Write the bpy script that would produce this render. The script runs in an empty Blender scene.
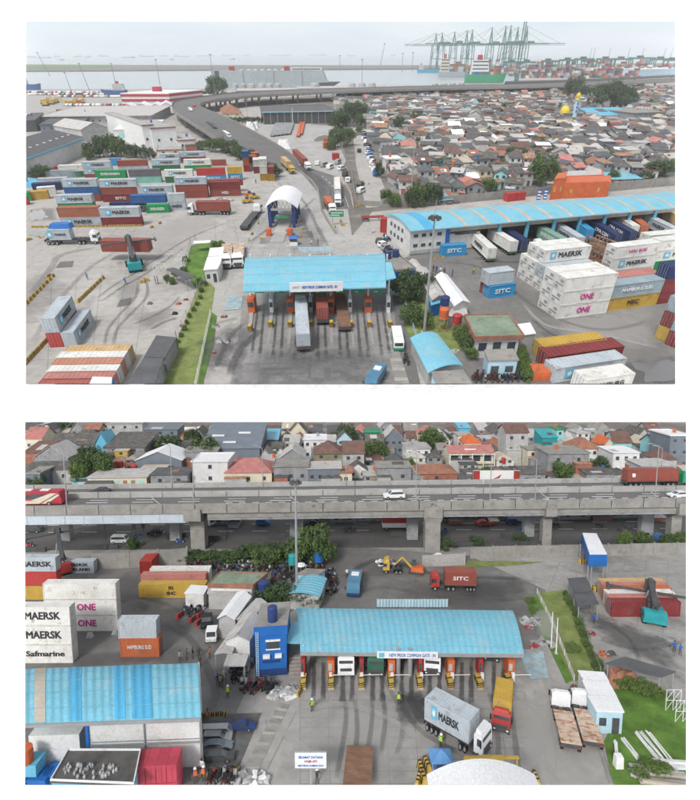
import bpy,bmesh,math,random
from mathutils import Vector,Matrix
random.seed(11)
scene=bpy.context.scene
COL=scene.collection
R=math.radians
# ------------------------------------------------------------------ camera, world, sun, exposure
FOC,CX,CY=500.0,350.0,400.0
PITCH1,H1=math.atan(347/500.0),46.0          # horizon of the upper view at row 53
PITCH2,H2=math.atan(60/500.0),49.0           # vanishing line of the lower board at row 340
CAMLOC=Vector((0,0,H1))
cd=bpy.data.cameras.new('camera')
cam=bpy.data.objects.new('camera',cd)
COL.objects.link(cam)
cam.location=CAMLOC
cam.rotation_euler=(math.pi/2-PITCH1,0,0)
cd.sensor_fit='HORIZONTAL'
cd.sensor_width=36
cd.lens=FOC/700*36
cd.clip_start=0.5
cd.clip_end=90000
scene.camera=cam
SUN=Vector((-0.30,-0.42,0.86)).normalized()
world=bpy.data.worlds.new('World')
scene.world=world
world.use_nodes=True
nt=world.node_tree
nt.nodes.clear()
sky=nt.nodes.new('ShaderNodeTexSky')
sky.sky_type='NISHITA'
sky.sun_disc=False
sky.sun_elevation=math.asin(SUN.z)
sky.sun_rotation=math.atan2(SUN.x,SUN.y)
sky.dust_density=3.0
sky.air_density=1.0
hs_=nt.nodes.new('ShaderNodeHueSaturation')
hs_.inputs['Saturation'].default_value=0.28       # overcast: the blue is washed out
bg=nt.nodes.new('ShaderNodeBackground')
bg.inputs['Strength'].default_value=0.122
wo=nt.nodes.new('ShaderNodeOutputWorld')
nt.links.new(sky.outputs[0],hs_.inputs['Color'])
nt.links.new(hs_.outputs[0],bg.inputs['Color'])
nt.links.new(bg.outputs[0],wo.inputs['Surface'])
sl=bpy.data.lights.new('sun','SUN')
sl.energy=1.6
sl.angle=R(11)
sl.color=(1.0,0.96,0.90)
so=bpy.data.objects.new('sun',sl)
so.rotation_euler=SUN.to_track_quat('Z','Y').to_euler()
so.location=(0,0,300)
COL.objects.link(so)
scene.view_settings.view_transform='Standard'
scene.view_settings.look='None'
scene.view_settings.exposure=0.45
scene.view_settings.gamma=1
scene.render.engine='CYCLES'
scene.cycles.max_bounces=6
scene.cycles.diffuse_bounces=3
scene.cycles.glossy_bounces=2
scene.cycles.transparent_max_bounces=12
scene.cycles.volume_bounces=1
scene.cycles.use_denoising=True
# ------------------------------------------------------------------ frames
# frame 1: the upper view, world axes.  frame 2: the lower view, a board that slopes away.
FRAME=1
SCALE2=0.25
RX=Matrix.Rotation(-(PITCH1-PITCH2),4,'X')
M2=Matrix.Translation(CAMLOC) @ RX @ Matrix.Scale(SCALE2,4) @ Matrix.Translation((0,0,-H2))
def fr(n):
 global FRAME
 FRAME=n
def P(x,y,h=0.0):
 """ground coordinates (at height h) of the place seen at x, y of the photograph, in metres of the current frame"""
 th,H=(PITCH1,H1) if FRAME==1 else (PITCH2,H2)
 u,w=(x-CX)/FOC,(y-CY)/FOC
 dx,dy,dz=u,math.cos(th)-w*math.sin(th),-math.sin(th)-w*math.cos(th)
 t=(h-H)/dz
 return Vector((dx*t,dy*t,h))
def PX(p):
 th,H=(PITCH1,H1) if FRAME==1 else (PITCH2,H2)
 z=p[2]-H
 zc=p[1]*math.cos(th)-z*math.sin(th)
 yc=p[1]*math.sin(th)+z*math.cos(th)
 return CX+FOC*p[0]/zc,CY-FOC*yc/zc
def HT(x,yb,yt):
 """height of the upright thing whose foot shows at row yb and whose top shows at row yt"""
 g=P(x,yb)
 th,H=(PITCH1,H1) if FRAME==1 else (PITCH2,H2)
 lo,hi=0.0,min(H*20,H+.97*g.y/math.tan(th))
 for _ in range(50):
  m=(lo+hi)/2
  if PX((g.x,g.y,m))[1]>yt:
   lo=m
  else:
   hi=m
 return lo
# ------------------------------------------------------------------ materials
MATS={}
def mat(key,rgb=None,rough=0.8,var=0.18,scale=0.6,bump=0.0,metal=0.0,wear=None,wear_amt=0.0,wave=0.0,wscale=1.0,waxis='X',spec=0.3,detail=5.0,fine=0.10):
 """matte paint / concrete / cloth: base colour broken up by two noises, optional worn patches and ribbed relief"""
 if key in MATS:
  return MATS[key]
 m=bpy.data.materials.new(key)
 m.use_nodes=True
 n,l=m.node_tree.nodes,m.node_tree.links
 b=n['Principled BSDF']
 b.inputs['Roughness'].default_value=rough
 b.inputs['Metallic'].default_value=metal
 b.inputs['Specular IOR Level'].default_value=spec
 tc=n.new('ShaderNodeTexCoord')
 oi=n.new('ShaderNodeObjectInfo')
 ad=n.new('ShaderNodeVectorMath')
 ad.operation='MULTIPLY_ADD'
 cb=n.new('ShaderNodeCombineXYZ')
 for i in range(3):
  l.new(oi.outputs['Random'],cb.inputs[i])
 l.new(cb.outputs[0],ad.inputs[0])
 ad.inputs[1].default_value=(57,31,13)
 l.new(tc.outputs['Object'],ad.inputs[2])
 n1=n.new('ShaderNodeTexNoise')
 n1.inputs['Scale'].default_value=scale
 n1.inputs['Detail'].default_value=detail
 n1.inputs['Roughness'].default_value=0.62
 l.new(ad.outputs[0],n1.inputs['Vector'])
 mr=n.new('ShaderNodeMapRange')
 mr.inputs['From Min'].default_value=0.3
 mr.inputs['From Max'].default_value=0.7
 l.new(n1.outputs['Fac'],mr.inputs['Value'])
 mx=n.new('ShaderNodeMix')
 mx.data_type='RGBA'
 mx.inputs['A'].default_value=(*[c*(1-var) for c in rgb],1)
 mx.inputs['B'].default_value=(*[min(1,c*(1+var)) for c in rgb],1)
 l.new(mr.outputs[0],mx.inputs['Factor'])
 out=mx.outputs['Result']
 if wear is not None:
  n2=n.new('ShaderNodeTexNoise')
  n2.inputs['Scale'].default_value=scale*1.7
  n2.inputs['Detail'].default_value=8
  n2.inputs['Roughness'].default_value=0.7
  l.new(ad.outputs[0],n2.inputs['Vector'])
  r2=n.new('ShaderNodeMapRange')
  r2.inputs['From Min'].default_value=0.62-0.25*wear_amt
  r2.inputs['From Max'].default_value=0.70-0.12*wear_amt
  l.new(n2.outputs['Fac'],r2.inputs['Value'])
  mw=n.new('ShaderNodeMix')
  mw.data_type='RGBA'
  l.new(r2.outputs[0],mw.inputs['Factor'])
  l.new(out,mw.inputs['A'])
  mw.inputs['B'].default_value=(*wear,1)
  out=mw.outputs['Result']
 n3=n.new('ShaderNodeTexNoise')
 n3.inputs['Scale'].default_value=scale*14
 n3.inputs['Detail'].default_value=4
 l.new(ad.outputs[0],n3.inputs['Vector'])
 r3=n.new('ShaderNodeMapRange')
 r3.inputs['From Min'].default_value=0.3
 r3.inputs['From Max'].default_value=0.7
 r3.inputs['To Min'].default_value=1-fine
 r3.inputs['To Max'].default_value=1+fine
 l.new(n3.outputs['Fac'],r3.inputs['Value'])
 vm=n.new('ShaderNodeVectorMath')
 vm.operation='SCALE'
 l.new(out,vm.inputs[0])
 l.new(r3.outputs[0],vm.inputs['Scale'])
 out=vm.outputs[0]
 l.new(out,b.inputs['Base Color'])
 hsrc=None
 if wave:
  wv=n.new('ShaderNodeTexWave')
  wv.bands_direction=waxis
  wv.inputs['Scale'].default_value=wscale
  if waxis=='X' and key.startswith('cyan'):
   at=n.new('ShaderNodeAttribute')
   at.attribute_name='rib'
   cx=n.new('ShaderNodeCombineXYZ')
   l.new(at.outputs['Fac'],cx.inputs[0])
   l.new(cx.outputs[0],wv.inputs['Vector'])
  else:
   l.new(tc.outputs['Object'],wv.inputs['Vector'])
  hsrc,amt=wv.outputs['Fac'],wave
 elif bump:
  hsrc,amt=n1.outputs['Fac'],bump
 if hsrc:
  bp=n.new('ShaderNodeBump')
  bp.inputs['Strength'].default_value=0.6
  bp.inputs['Distance'].default_value=amt
  l.new(hsrc,bp.inputs['Height'])
  l.new(bp.outputs[0],b.inputs['Normal'])
 MATS[key]=m
 return m
def stain_mat(key,rgb,rough=0.5,amount=0.5,scale=0.25,stretch=(1,1,1)):
 """a soft edged, broken patch: dirt or damp lying on the ground"""
 if key in MATS:
  return MATS[key]
 m=bpy.data.materials.new(key)
 m.use_nodes=True
 n,l=m.node_tree.nodes,m.node_tree.links
 b=n['Principled BSDF']
 b.inputs['Base Color'].default_value=(*rgb,1)
 b.inputs['Roughness'].default_value=rough
 tc=n.new('ShaderNodeTexCoord')
 at=n.new('ShaderNodeAttribute')
 at.attribute_name='edge'
 mp=n.new('ShaderNodeMapping')
 mp.inputs['Scale'].default_value=stretch
 l.new(tc.outputs['Object'],mp.inputs['Vector'])
 nz=n.new('ShaderNodeTexNoise')
 nz.inputs['Scale'].default_value=scale
 nz.inputs['Detail'].default_value=7
 nz.inputs['Roughness'].default_value=0.65
 l.new(mp.outputs[0],nz.inputs['Vector'])
 mu=n.new('ShaderNodeMath')
 mu.operation='MULTIPLY_ADD'
 l.new(at.outputs['Fac'],mu.inputs[0])
 mu.inputs[1].default_value=0.55
 l.new(nz.outputs['Fac'],mu.inputs[2])
 rg=n.new('ShaderNodeMapRange')
 rg.inputs['From Min'].default_value=0.62
 rg.inputs['From Max'].default_value=0.95
 rg.inputs['To Max'].default_value=amount
 l.new(mu.outputs[0],rg.inputs['Value'])
 l.new(rg.outputs[0],b.inputs['Alpha'])
 MATS[key]=m
 return m
G={}
def setup_mats():
 d=G
 d['concrete']=mat('concrete',(0.385,0.37,0.35),0.9,0.12,0.05,0.02,wear=(0.315,0.30,0.285),wear_amt=0.5,detail=10)
 d['concrete_pale']=mat('concrete_pale',(0.37,0.365,0.355),0.9,0.14,0.15,0.02,wear=(0.28,0.27,0.25),wear_amt=0.3)
 d['concrete_wall']=mat('concrete_wall',(0.27,0.262,0.245),0.9,0.18,0.35,0.02,wear=(0.21,0.20,0.18),wear_amt=0.35)
 d['girder']=mat('girder',(0.46,0.52,0.57),0.7,0.10,0.2)
 d['asphalt']=mat('asphalt',(0.10,0.10,0.103),0.85,0.22,0.08,0.01,wear=(0.145,0.142,0.138),wear_amt=0.4,detail=10)
 d['yard']=mat('yard',(0.165,0.16,0.153),0.85,0.2,0.05,0.01,wear=(0.215,0.208,0.198),wear_amt=0.45,detail=10)
 d['road']=mat('road',(0.145,0.143,0.142),0.85,0.14,0.1,0.01)
 d['plaza']=mat('plaza',(0.265,0.26,0.253),0.6,0.18,0.08,0.01,wear=(0.205,0.20,0.196),wear_amt=0.5,detail=10)
 d['apron_low']=mat('apron_low',(0.325,0.315,0.30),0.85,0.14,0.06,0.01,wear=(0.235,0.23,0.222),wear_amt=0.5,detail=10)
 d['street_dark']=mat('street_dark',(0.10,0.098,0.096),0.85,0.2,0.1)
 d['soil']=mat('soil',(0.17,0.155,0.14),0.95,0.3,0.05,0.05,wear=(0.28,0.27,0.25),wear_amt=0.4)
 d['grass']=mat('grass',(0.10,0.19,0.035),0.95,0.45,0.35,0.1,detail=9)
 d['grass_dry']=mat('grass_dry',(0.20,0.235,0.08),0.95,0.25,0.3,0.1,wear=(0.13,0.19,0.05),wear_amt=0.6,detail=9)
 d['leaf']=mat('leaf',(0.085,0.135,0.045),0.8,0.6,4.0)
 d['leaf_dark']=mat('leaf_dark',(0.062,0.10,0.042),0.8,0.6,4.0)
 d['leaf_light']=mat('leaf_light',(0.115,0.18,0.05),0.8,0.5,4.0)
 d['bark']=mat('bark',(0.12,0.09,0.065),0.95,0.3,2.0)
 d['white']=mat('white',(0.72,0.73,0.73),0.6,0.07,0.4,wear=(0.5,0.49,0.46),wear_amt=0.2)
 d['whitewall']=mat('whitewall',(0.62,0.625,0.62),0.8,0.10,0.3,wear=(0.48,0.47,0.45),wear_amt=0.3)
 d['black']=mat('black',(0.02,0.02,0.022),0.6,0.2)
 d['rubber']=mat('rubber',(0.025,0.025,0.025),0.9,0.2)
 d['steel']=mat('steel',(0.36,0.37,0.38),0.45,0.12,1.0,metal=0.3)
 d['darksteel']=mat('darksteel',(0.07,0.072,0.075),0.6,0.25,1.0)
 d['glass']=mat('glass',(0.055,0.068,0.08),0.12,0.3,0.5,spec=0.6)
 d['orange']=mat('orange',(0.55,0.13,0.045),0.6,0.15,0.5,wear=(0.4,0.1,0.05),wear_amt=0.2)
 d['yellow']=mat('yellow',(0.50,0.34,0.07),0.6,0.15,0.6)
 d['red']=mat('red',(0.36,0.045,0.042),0.55,0.15,0.5)
 d['green']=mat('green',(0.02,0.26,0.12),0.5,0.1)
 d['blue']=mat('blue',(0.02,0.13,0.42),0.5,0.12)
 d['teal']=mat('teal',(0.03,0.30,0.33),0.5,0.15)
 d['cyanroof']=mat('cyanroof',(0.175,0.45,0.575),0.65,0.09,0.22,wear=(0.26,0.45,0.52),wear_amt=0.45,wave=0.035,wscale=.35)
 d['cyanroof_deep']=mat('cyanroof_deep',(0.08,0.36,0.58),0.65,0.08,0.3,wave=0.035,wscale=.35)
 d['beige']=mat('beige',(0.45,0.40,0.33),0.8,0.15,0.3)
 d['tin']=mat('tin',(0.47,0.46,0.45),0.7,0.14,0.4,wave=0.015,wscale=1.5,wear=(0.30,0.25,0.20),wear_amt=0.3)
 d['tin_dark']=mat('tin_dark',(0.105,0.108,0.115),0.75,0.18,0.3,wave=0.02,wscale=1.5)
 d['whiteroof']=mat('whiteroof',(0.74,0.75,0.77),0.6,0.06,0.3,wave=0.012,wscale=1.5)
 d['greenroof']=mat('greenroof',(0.20,0.26,0.19),0.85,0.2,0.3,wear=(0.15,0.17,0.14),wear_amt=0.4)
 d['terracotta']=mat('terracotta',(0.32,0.145,0.095),0.85,0.3,0.5,wear=(0.2,0.13,0.105),wear_amt=0.5)
 d['brownroof']=mat('brownroof',(0.16,0.095,0.08),0.85,0.25,0.5)
 d['greyroof']=mat('greyroof',(0.105,0.10,0.096),0.85,0.3,0.4,wear=(0.19,0.18,0.165),wear_amt=0.4)
 d['rust']=mat('rust',(0.30,0.15,0.085),0.9,0.35,0.6,wear=(0.5,0.42,0.34),wear_amt=0.5)
 d['rustbed']=mat('rustbed',(0.52,0.43,0.34),0.9,0.25,0.5,wear=(0.32,0.12,0.05),wear_amt=0.6)
 d['browndeck']=mat('browndeck',(0.20,0.115,0.075),0.85,0.3,0.7)
 d['pinkroof']=mat('pinkroof',(0.48,0.20,0.18),0.8,0.2,0.5,wave=0.05,wscale=1.0)
 d['cream']=mat('cream',(0.60,0.56,0.44),0.8,0.12,0.4)
 d['greywall']=mat('greywall',(0.27,0.28,0.29),0.85,0.18,0.3,wear=(0.18,0.18,0.18),wear_amt=0.4)
 d['bluegrey']=mat('bluegrey',(0.16,0.19,0.225),0.8,0.12,0.3)
 d['palewall']=mat('palewall',(0.41,0.415,0.41),0.85,0.16,0.3,wear=(0.3,0.29,0.28),wear_amt=0.4)
 d['olive']=mat('olive',(0.22,0.23,0.15),0.85,0.2,0.4)
 d['brick']=mat('brick',(0.30,0.13,0.09),0.9,0.25,0.8)
 d['aqua']=mat('aqua',(0.30,0.58,0.60),0.8,0.12,0.4)
 d['lightblue']=mat('lightblue',(0.42,0.60,0.70),0.8,0.12,0.4)
 d['skin']=mat('skin',(0.30,0.17,0.11),0.7,0.05)
 d['magenta']=mat('magenta',(0.52,0.02,0.25),0.6,0.1)
 d['skyblue']=mat('skyblue',(0.13,0.42,0.58),0.5,0.06)
 d['lettergrey']=mat('lettergrey',(0.03,0.032,0.04),0.6,0.1)
 d['navy']=mat('navy',(0.025,0.05,0.16),0.55,0.15)
 d['busblue']=mat('busblue',(0.07,0.19,0.30),0.45,0.1)
 d['darkred']=mat('darkred',(0.16,0.03,0.03),0.55,0.1)
 d['jointdark']=mat('jointdark',(.19,.185,.178),.9)
 d['cyanseam']=mat('cyanseam',(.15,.39,.50),.7)
 d['scrap']=mat('scrap',(0.5,0.5,0.5),0.8,0.5,1.5)
 d['wetdark']=stain_mat('wetdark',(0.09,0.09,0.092),0.35,0.40,0.25)
 d['dampgrey']=stain_mat('dampgrey',(0.14,0.137,0.134),0.5,0.24,0.3)
 d['tyremark']=stain_mat('tyremark',(0.06,0.06,0.061),0.4,0.52,0.5)
 d['tyrefaint']=stain_mat('tyrefaint',(0.09,0.09,0.09),0.5,0.30,0.5)
 d['palepatch']=stain_mat('palepatch',(0.46,0.45,0.43),0.8,0.45,0.15)
 # water
 for key,rgb,ro in (('water',(0.30,0.37,0.40),0.30),('puddle',(0.17,0.17,0.17),0.06)):
  m=mat(key,rgb,ro,0.06,0.01,spec=0.5)
 d['water'],d['puddle']=MATS['water'],MATS['puddle']
setup_mats()
CCOL={
 'pale': (0.43,0.48,0.52),'white': (0.66,0.66,0.63),'redbrown': (0.27,0.075,0.055),'darkred': (0.20,0.035,0.035),
 'red': (0.42,0.05,0.045),'orange': (0.45,0.13,0.055),'blue': (0.035,0.12,0.30),'navy': (0.02,0.035,0.11),
 'brightblue': (0.035,0.27,0.52),'green': (0.02,0.27,0.085),'darkgreen': (0.03,0.15,0.07),'turquoise': (0.20,0.45,0.38),
 'yellow': (0.47,0.31,0.06),'rustbrown': (0.34,0.125,0.08),'salmon': (0.46,0.22,0.15),'dullred': (0.36,0.11,0.09),'tan': (0.52,0.36,0.18),'charcoal': (0.13,0.125,0.14),'pink': (0.45,0.19,0.16),
 'sage': (0.20,0.36,0.29),'steel': (0.28,0.35,0.39)}
CNAME={'pale': 'pale grey','redbrown': 'red-brown','darkred': 'dark red','brightblue': 'bright blue','darkgreen': 'dark green',
   'steel': 'steel grey','pink': 'faded pink','sage': 'sage green','navy': 'navy blue','charcoal': 'charcoal grey','tan': 'tan','rustbrown': 'rust-brown','salmon': 'salmon','dullred': 'dull red'}
def cmat(c):
 return mat('container_'+c,CCOL[c],0.6,0.13,0.35,wear=tuple(0.55*v+0.06 for v in (CCOL[c][0],CCOL[c][1]*.8,CCOL[c][2]*.7)),wear_amt=0.26)
# ------------------------------------------------------------------ mesh builder
class MB:
 def __init__(s):
  s.v,s.f,s.m,s.r=[],[],[],[]
 def add(s,vs,fs,m=0):
  o=len(s.v)
  s.v+=[tuple(p) for p in vs]
  for f in fs:
   s.f.append([i+o for i in f])
   s.m.append(m)
  return s
 def hexa(s,p,m=0):
  return s.add(p,[(0,3,2,1),(4,5,6,7),(0,1,5,4),(1,2,6,5),(2,3,7,6),(3,0,4,7)],m)
 def box(s,x0,y0,z0,x1,y1,z1,m=0):
  return s.hexa([(x0,y0,z0),(x1,y0,z0),(x1,y1,z0),(x0,y1,z0),(x0,y0,z1),(x1,y0,z1),(x1,y1,z1),(x0,y1,z1)],m)
 def taper(s,x0,y0,z0,x1,y1,z1,ix0=0,ix1=0,iy=0,m=0):
  return s.hexa([(x0,y0,z0),(x1,y0,z0),(x1,y1,z0),(x0,y1,z0),(x0+ix0,y0+iy,z1),(x1-ix1,y0+iy,z1),(x1-ix1,y1-iy,z1),(x0+ix0,y1-iy,z1)],m)
 def quad(s,a,b,c,d,m=0):
  return s.add([a,b,c,d],[(0,1,2,3)],m)
 def prism(s,poly,z0,z1,m=0):
  n=len(poly)
  vs=[(p[0],p[1],z0) for p in poly]+[(p[0],p[1],z1) for p in poly]
  fs=[tuple(range(n))[::-1],tuple(range(n,2*n))]+[(i,(i+1)%n,n+(i+1)%n,n+i) for i in range(n)]
  return s.add(vs,fs,m)
 def profile(s,prof,y0,y1,m=0):
  """closed outline in x, z pushed along y"""
  n=len(prof)
  vs=[(p[0],y0,p[1]) for p in prof]+[(p[0],y1,p[1]) for p in prof]
  fs=[tuple(range(n)),tuple(range(n,2*n))[::-1]]+[(i,n+i,n+(i+1)%n,(i+1)%n) for i in range(n)]
  return s.add(vs,fs,m)
 def xprofile(s,prof,x0,x1,m=0):
  """closed outline in y, z pushed along x"""
  n=len(prof)
  vs=[(x0,p[0],p[1]) for p in prof]+[(x1,p[0],p[1]) for p in prof]
  fs=[tuple(range(n))[::-1],tuple(range(n,2*n))]+[(i,(i+1)%n,n+(i+1)%n,n+i) for i in range(n)]
  return s.add(vs,fs,m)
 def tube(s,a,b,r,r2=None,n=6,m=0):
  a,b=Vector(a),Vector(b)
  r2=r if r2 is None else r2
  d=(b-a).normalized()
  u=d.orthogonal().normalized()
  w=d.cross(u)
  vs=[]
  for p,q in ((a,r),(b,r2)):
   for i in range(n):
    t=2*math.pi*i/n
    vs.append(p+u*(math.cos(t)*q)+w*(math.sin(t)*q))
  fs=[(i,(i+1)%n,n+(i+1)%n,n+i) for i in range(n)]+[tuple(range(n))[::-1],tuple(range(n,2*n))]
  return s.add(vs,fs,m)
 def path(s,pts,r,n=5,m=0):
  for a,b in zip(pts,pts[1:]):
   s.tube(a,b,r,n=n,m=m)
  return s
 def cyl(s,x,y,z0,z1,r,r2=None,n=12,m=0):
  return s.tube((x,y,z0),(x,y,z1),r,r2,n,m)
 def dome(s,x,y,z,r,rz,n=12,k=4,m=0,bulge=0.0):
  rings=[]
  for j in range(k):
   t=j/k*math.pi/2
   rr=r*(math.cos(t)+bulge*math.sin(2*t))
   rings.append([(x+rr*math.cos(2*math.pi*i/n),y+rr*math.sin(2*math.pi*i/n),z+rz*math.sin(t)) for i in range(n)])
  vs=[p for q in rings for p in q]+[(x,y,z+rz)]
  fs=[]
  for j in range(k-1):
   for i in range(n):
    fs.append((j*n+i,j*n+(i+1)%n,(j+1)*n+(i+1)%n,(j+1)*n+i))
  fs+=[((k-1)*n+i,(k-1)*n+(i+1)%n,k*n) for i in range(n)]+[tuple(range(n))[::-1]]
  return s.add(vs,fs,m)
 def mesh(s,name,mats):
  me=bpy.data.meshes.new(name)
  me.from_pydata(s.v,[],s.f)
  if not isinstance(mats,(list,tuple)):
   mats=[mats]
  for m in mats:
   me.materials.append(G[m] if isinstance(m,str) else m)
  if any(s.m):
   me.polygons.foreach_set('material_index',s.m)
  if s.r and len(s.r)==len(s.v):
   me.attributes.new('rib','FLOAT','POINT').data.foreach_set('value',s.r)
  me.update()
  return me
ROOTS={1: [],2: []}
INFO=[]
def O(name,me,parent=None,loc=(0,0,0),rz=0.0,scale=None,mats=None):
 o=bpy.data.objects.new(name,me)
 COL.objects.link(o)
 o.location=loc
 o.rotation_euler=(0,0,rz)
 if scale is not None:
  o.scale=scale
 if parent is not None:
  o.parent=parent
 else:
  ROOTS[FRAME].append(o)
 if mats:
  for i,m in enumerate(mats):
   if m is not None:
    o.material_slots[i].link='OBJECT'
    o.material_slots[i].material=G[m] if isinstance(m,str) else m
 return o
def note(o,desc,cat,group=None,fixed=False):
 o['category']=cat
 if group:
  o['group']=group
 p=PX(o.location)
 INFO.append([o,desc,cat,FRAME,p,fixed])
 return o
def T(name,desc,cat,loc=(0,0,0),rz=0.0,group=None,scale=None,fixed=False):
 return note(O(name,None,None,loc,rz,scale),desc,cat,group,fixed)
def part(parent,name,mb,mats,label=None,loc=(0,0,0)):
 me=mb.mesh(name,mats) if isinstance(mb,MB) else mb
 o=O(name,me,parent,loc)
 if label:
  o['label']=label
 return o
def struct(name,me,kind='structure',loc=(0,0,0)):
 o=O(name,me,None,loc)
 o['kind']=kind
 return o
def inst(tpl,root,mats=None):
 """children of a thing from a template: list of (name, mesh, slot materials or None, sub-parts)"""
 for t in tpl:
  nm,me,key=t[0],t[1],t[2]
  mm=None
  if key is not None and mats is not None:
   mm=[mats.get(key)]
  o=O(nm,me,root,t[4] if len(t)>4 else (0,0,0),0,None,mm)
  for sub in (t[3] if len(t)>3 and t[3] else ()):
   O(sub[0],sub[1],o,sub[4] if len(sub)>4 else (0,0,0),0,None,[mats.get(sub[2])] if sub[2] is not None and mats else None)
 return root
def sheet(name,pts,z,m,kind='structure',thick=0.0):
 """a ground sheet whose corners are given as places in the photograph"""
 mb=MB()
 g=[P(x,y) for x,y in pts]
 if sum(a.x*b.y-b.x*a.y for a,b in zip(g,g[1:]+g[:1]))<0:
  g.reverse()
 if thick:
  mb.prism([(p.x,p.y) for p in g],z-thick,z)
 else:
  mb.add([(p.x,p.y,z) for p in g],[tuple(range(len(g)))])
 return struct(name,mb.mesh(name,m),kind)
def stain(name,pts,z,m,n=10):
 """four-cornered soft patch on the ground"""
 a,b,c,d=[P(x,y) for x,y in pts]
 me=bpy.data.meshes.new(name)
 vs,fs,ed=[],[],[]
 for j in range(n+1):
  for i in range(n+1):
   s,t=i/n,j/n
   p=a.lerp(b,s).lerp(d.lerp(c,s),t)
   vs.append((p.x,p.y,z))
   ed.append(min(1.0,3.0*min(s,1-s,t,1-t)))
 for j in range(n):
  for i in range(n):
   k=j*(n+1)+i
   fs.append((k,k+1,k+n+2,k+n+1))
 me.from_pydata(vs,[],fs)
 at=me.attributes.new('edge','FLOAT','POINT')
 at.data.foreach_set('value',ed)
 me.materials.append(G[m])
 o=struct(name,me,'structure')
 return o
def ribbon(name,pts,w,z,m):
 """soft edged band that follows photo places: tyre track, wet trail, crack"""
 g=[P(*p) for p in pts]
 q=[]
 for i in range(len(g)-1):
  p0,p1,p2,p3=g[max(0,i-1)],g[i],g[i+1],g[min(len(g)-1,i+2)]
  for k in range(8):
   t=k/8
   q.append(.5*((2*p1)+(p2-p0)*t+(2*p0-5*p1+4*p2-p3)*t*t+(3*p1-p0-3*p2+p3)*t**3))
 q.append(g[-1])
 vs,fs,ed=[],[],[]
 for i,p in enumerate(q):
  d=(q[min(i+1,len(q)-1)]-q[max(i-1,0)])
  d.z=0
  n=Vector((-d.y,d.x,0)).normalized()*w/2
  e=min(1,6*i/len(q),6*(len(q)-1-i)/len(q))
  for s,v in ((-1,.0),(-.5,1),(.5,1),(1,.0)):
   vs.append((p.x+n.x*s,p.y+n.y*s,z))
   ed.append(v*e)
 for i in range(len(q)-1):
  for k in range(3):
   a=4*i+k
   fs.append((a,a+1,a+5,a+4))
 me=bpy.data.meshes.new(name)
 me.from_pydata(vs,[],fs)
 me.attributes.new('edge','FLOAT','POINT').data.foreach_set('value',ed)
 me.materials.append(G['tyrefaint' if m=='tyremark' else m])
 return struct(name,me)
def joints(a,b,c,d,nu,nv,z,w=.07):
 """straight slab joints across a four-cornered area"""
 A,B,C,D=P(*a),P(*b),P(*c),P(*d)
 mb=MB()
 def line(p,q):
  n=Vector((-(q-p).y,(q-p).x,0)).normalized()*w/2
  mb.add([(v.x,v.y,z) for v in (p-n,q-n,q+n,p+n)],[(0,1,2,3)])
 for i in range(nu+1):
  line(A.lerp(B,i/nu),D.lerp(C,i/nu))
 for j in range(nv+1):
  line(A.lerp(D,j/nv),B.lerp(C,j/nv))
 struct('slab_joint',mb.mesh('slab_joint','jointdark'))
TXT={}
def text_mesh(s,h,m,bold=0.0,width=None):
 """upright lettering in the x, z plane that reads along +x when seen from -y; letter height h, centred"""
 k=(s,h,m,bold,width)
 if k in TXT:
  return TXT[k]
 cu=bpy.data.curves.new('lettering','FONT')
 cu.body=s
 cu.size=1.0
 cu.offset=bold
 cu.align_x='CENTER'
 cu.resolution_u=2
 cu.bevel_depth=.028
 cu.bevel_resolution=0
 o=bpy.data.objects.new('lettering',cu)
 me=bpy.data.meshes.new_from_object(o)
 bpy.data.objects.remove(o)
 xs=[v.co.x for v in me.vertices] or [0,1]
 ys=[v.co.y for v in me.vertices] or [0,1]
 x0,x1,y0,y1=min(xs),max(xs),min(ys),max(ys)
 sc=h/max(1e-6,(y1-y0))
 sx=sc if width is None else width/max(1e-6,x1-x0)
 for v in me.vertices:
  v.co=Vector(((v.co.x-(x0+x1)/2)*sx,-v.co.z*sc,(v.co.y-(y0+y1)/2)*sc))
 me.materials.clear()
 me.materials.append(G[m])
 me.name='lettering'
 TXT[k]=me
 return me
def place(a,b):
 """loc, rotation and width of a front that runs from photo place a to photo place b (left to right as seen)"""
 p,q=P(*a),P(*b)
 d=q-p
 return p,math.atan2(d.y,d.x),d.length
def local_quad(o,pts,h=0.0):
 return [P(x,y,h)-o.location for x,y in pts]
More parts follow.
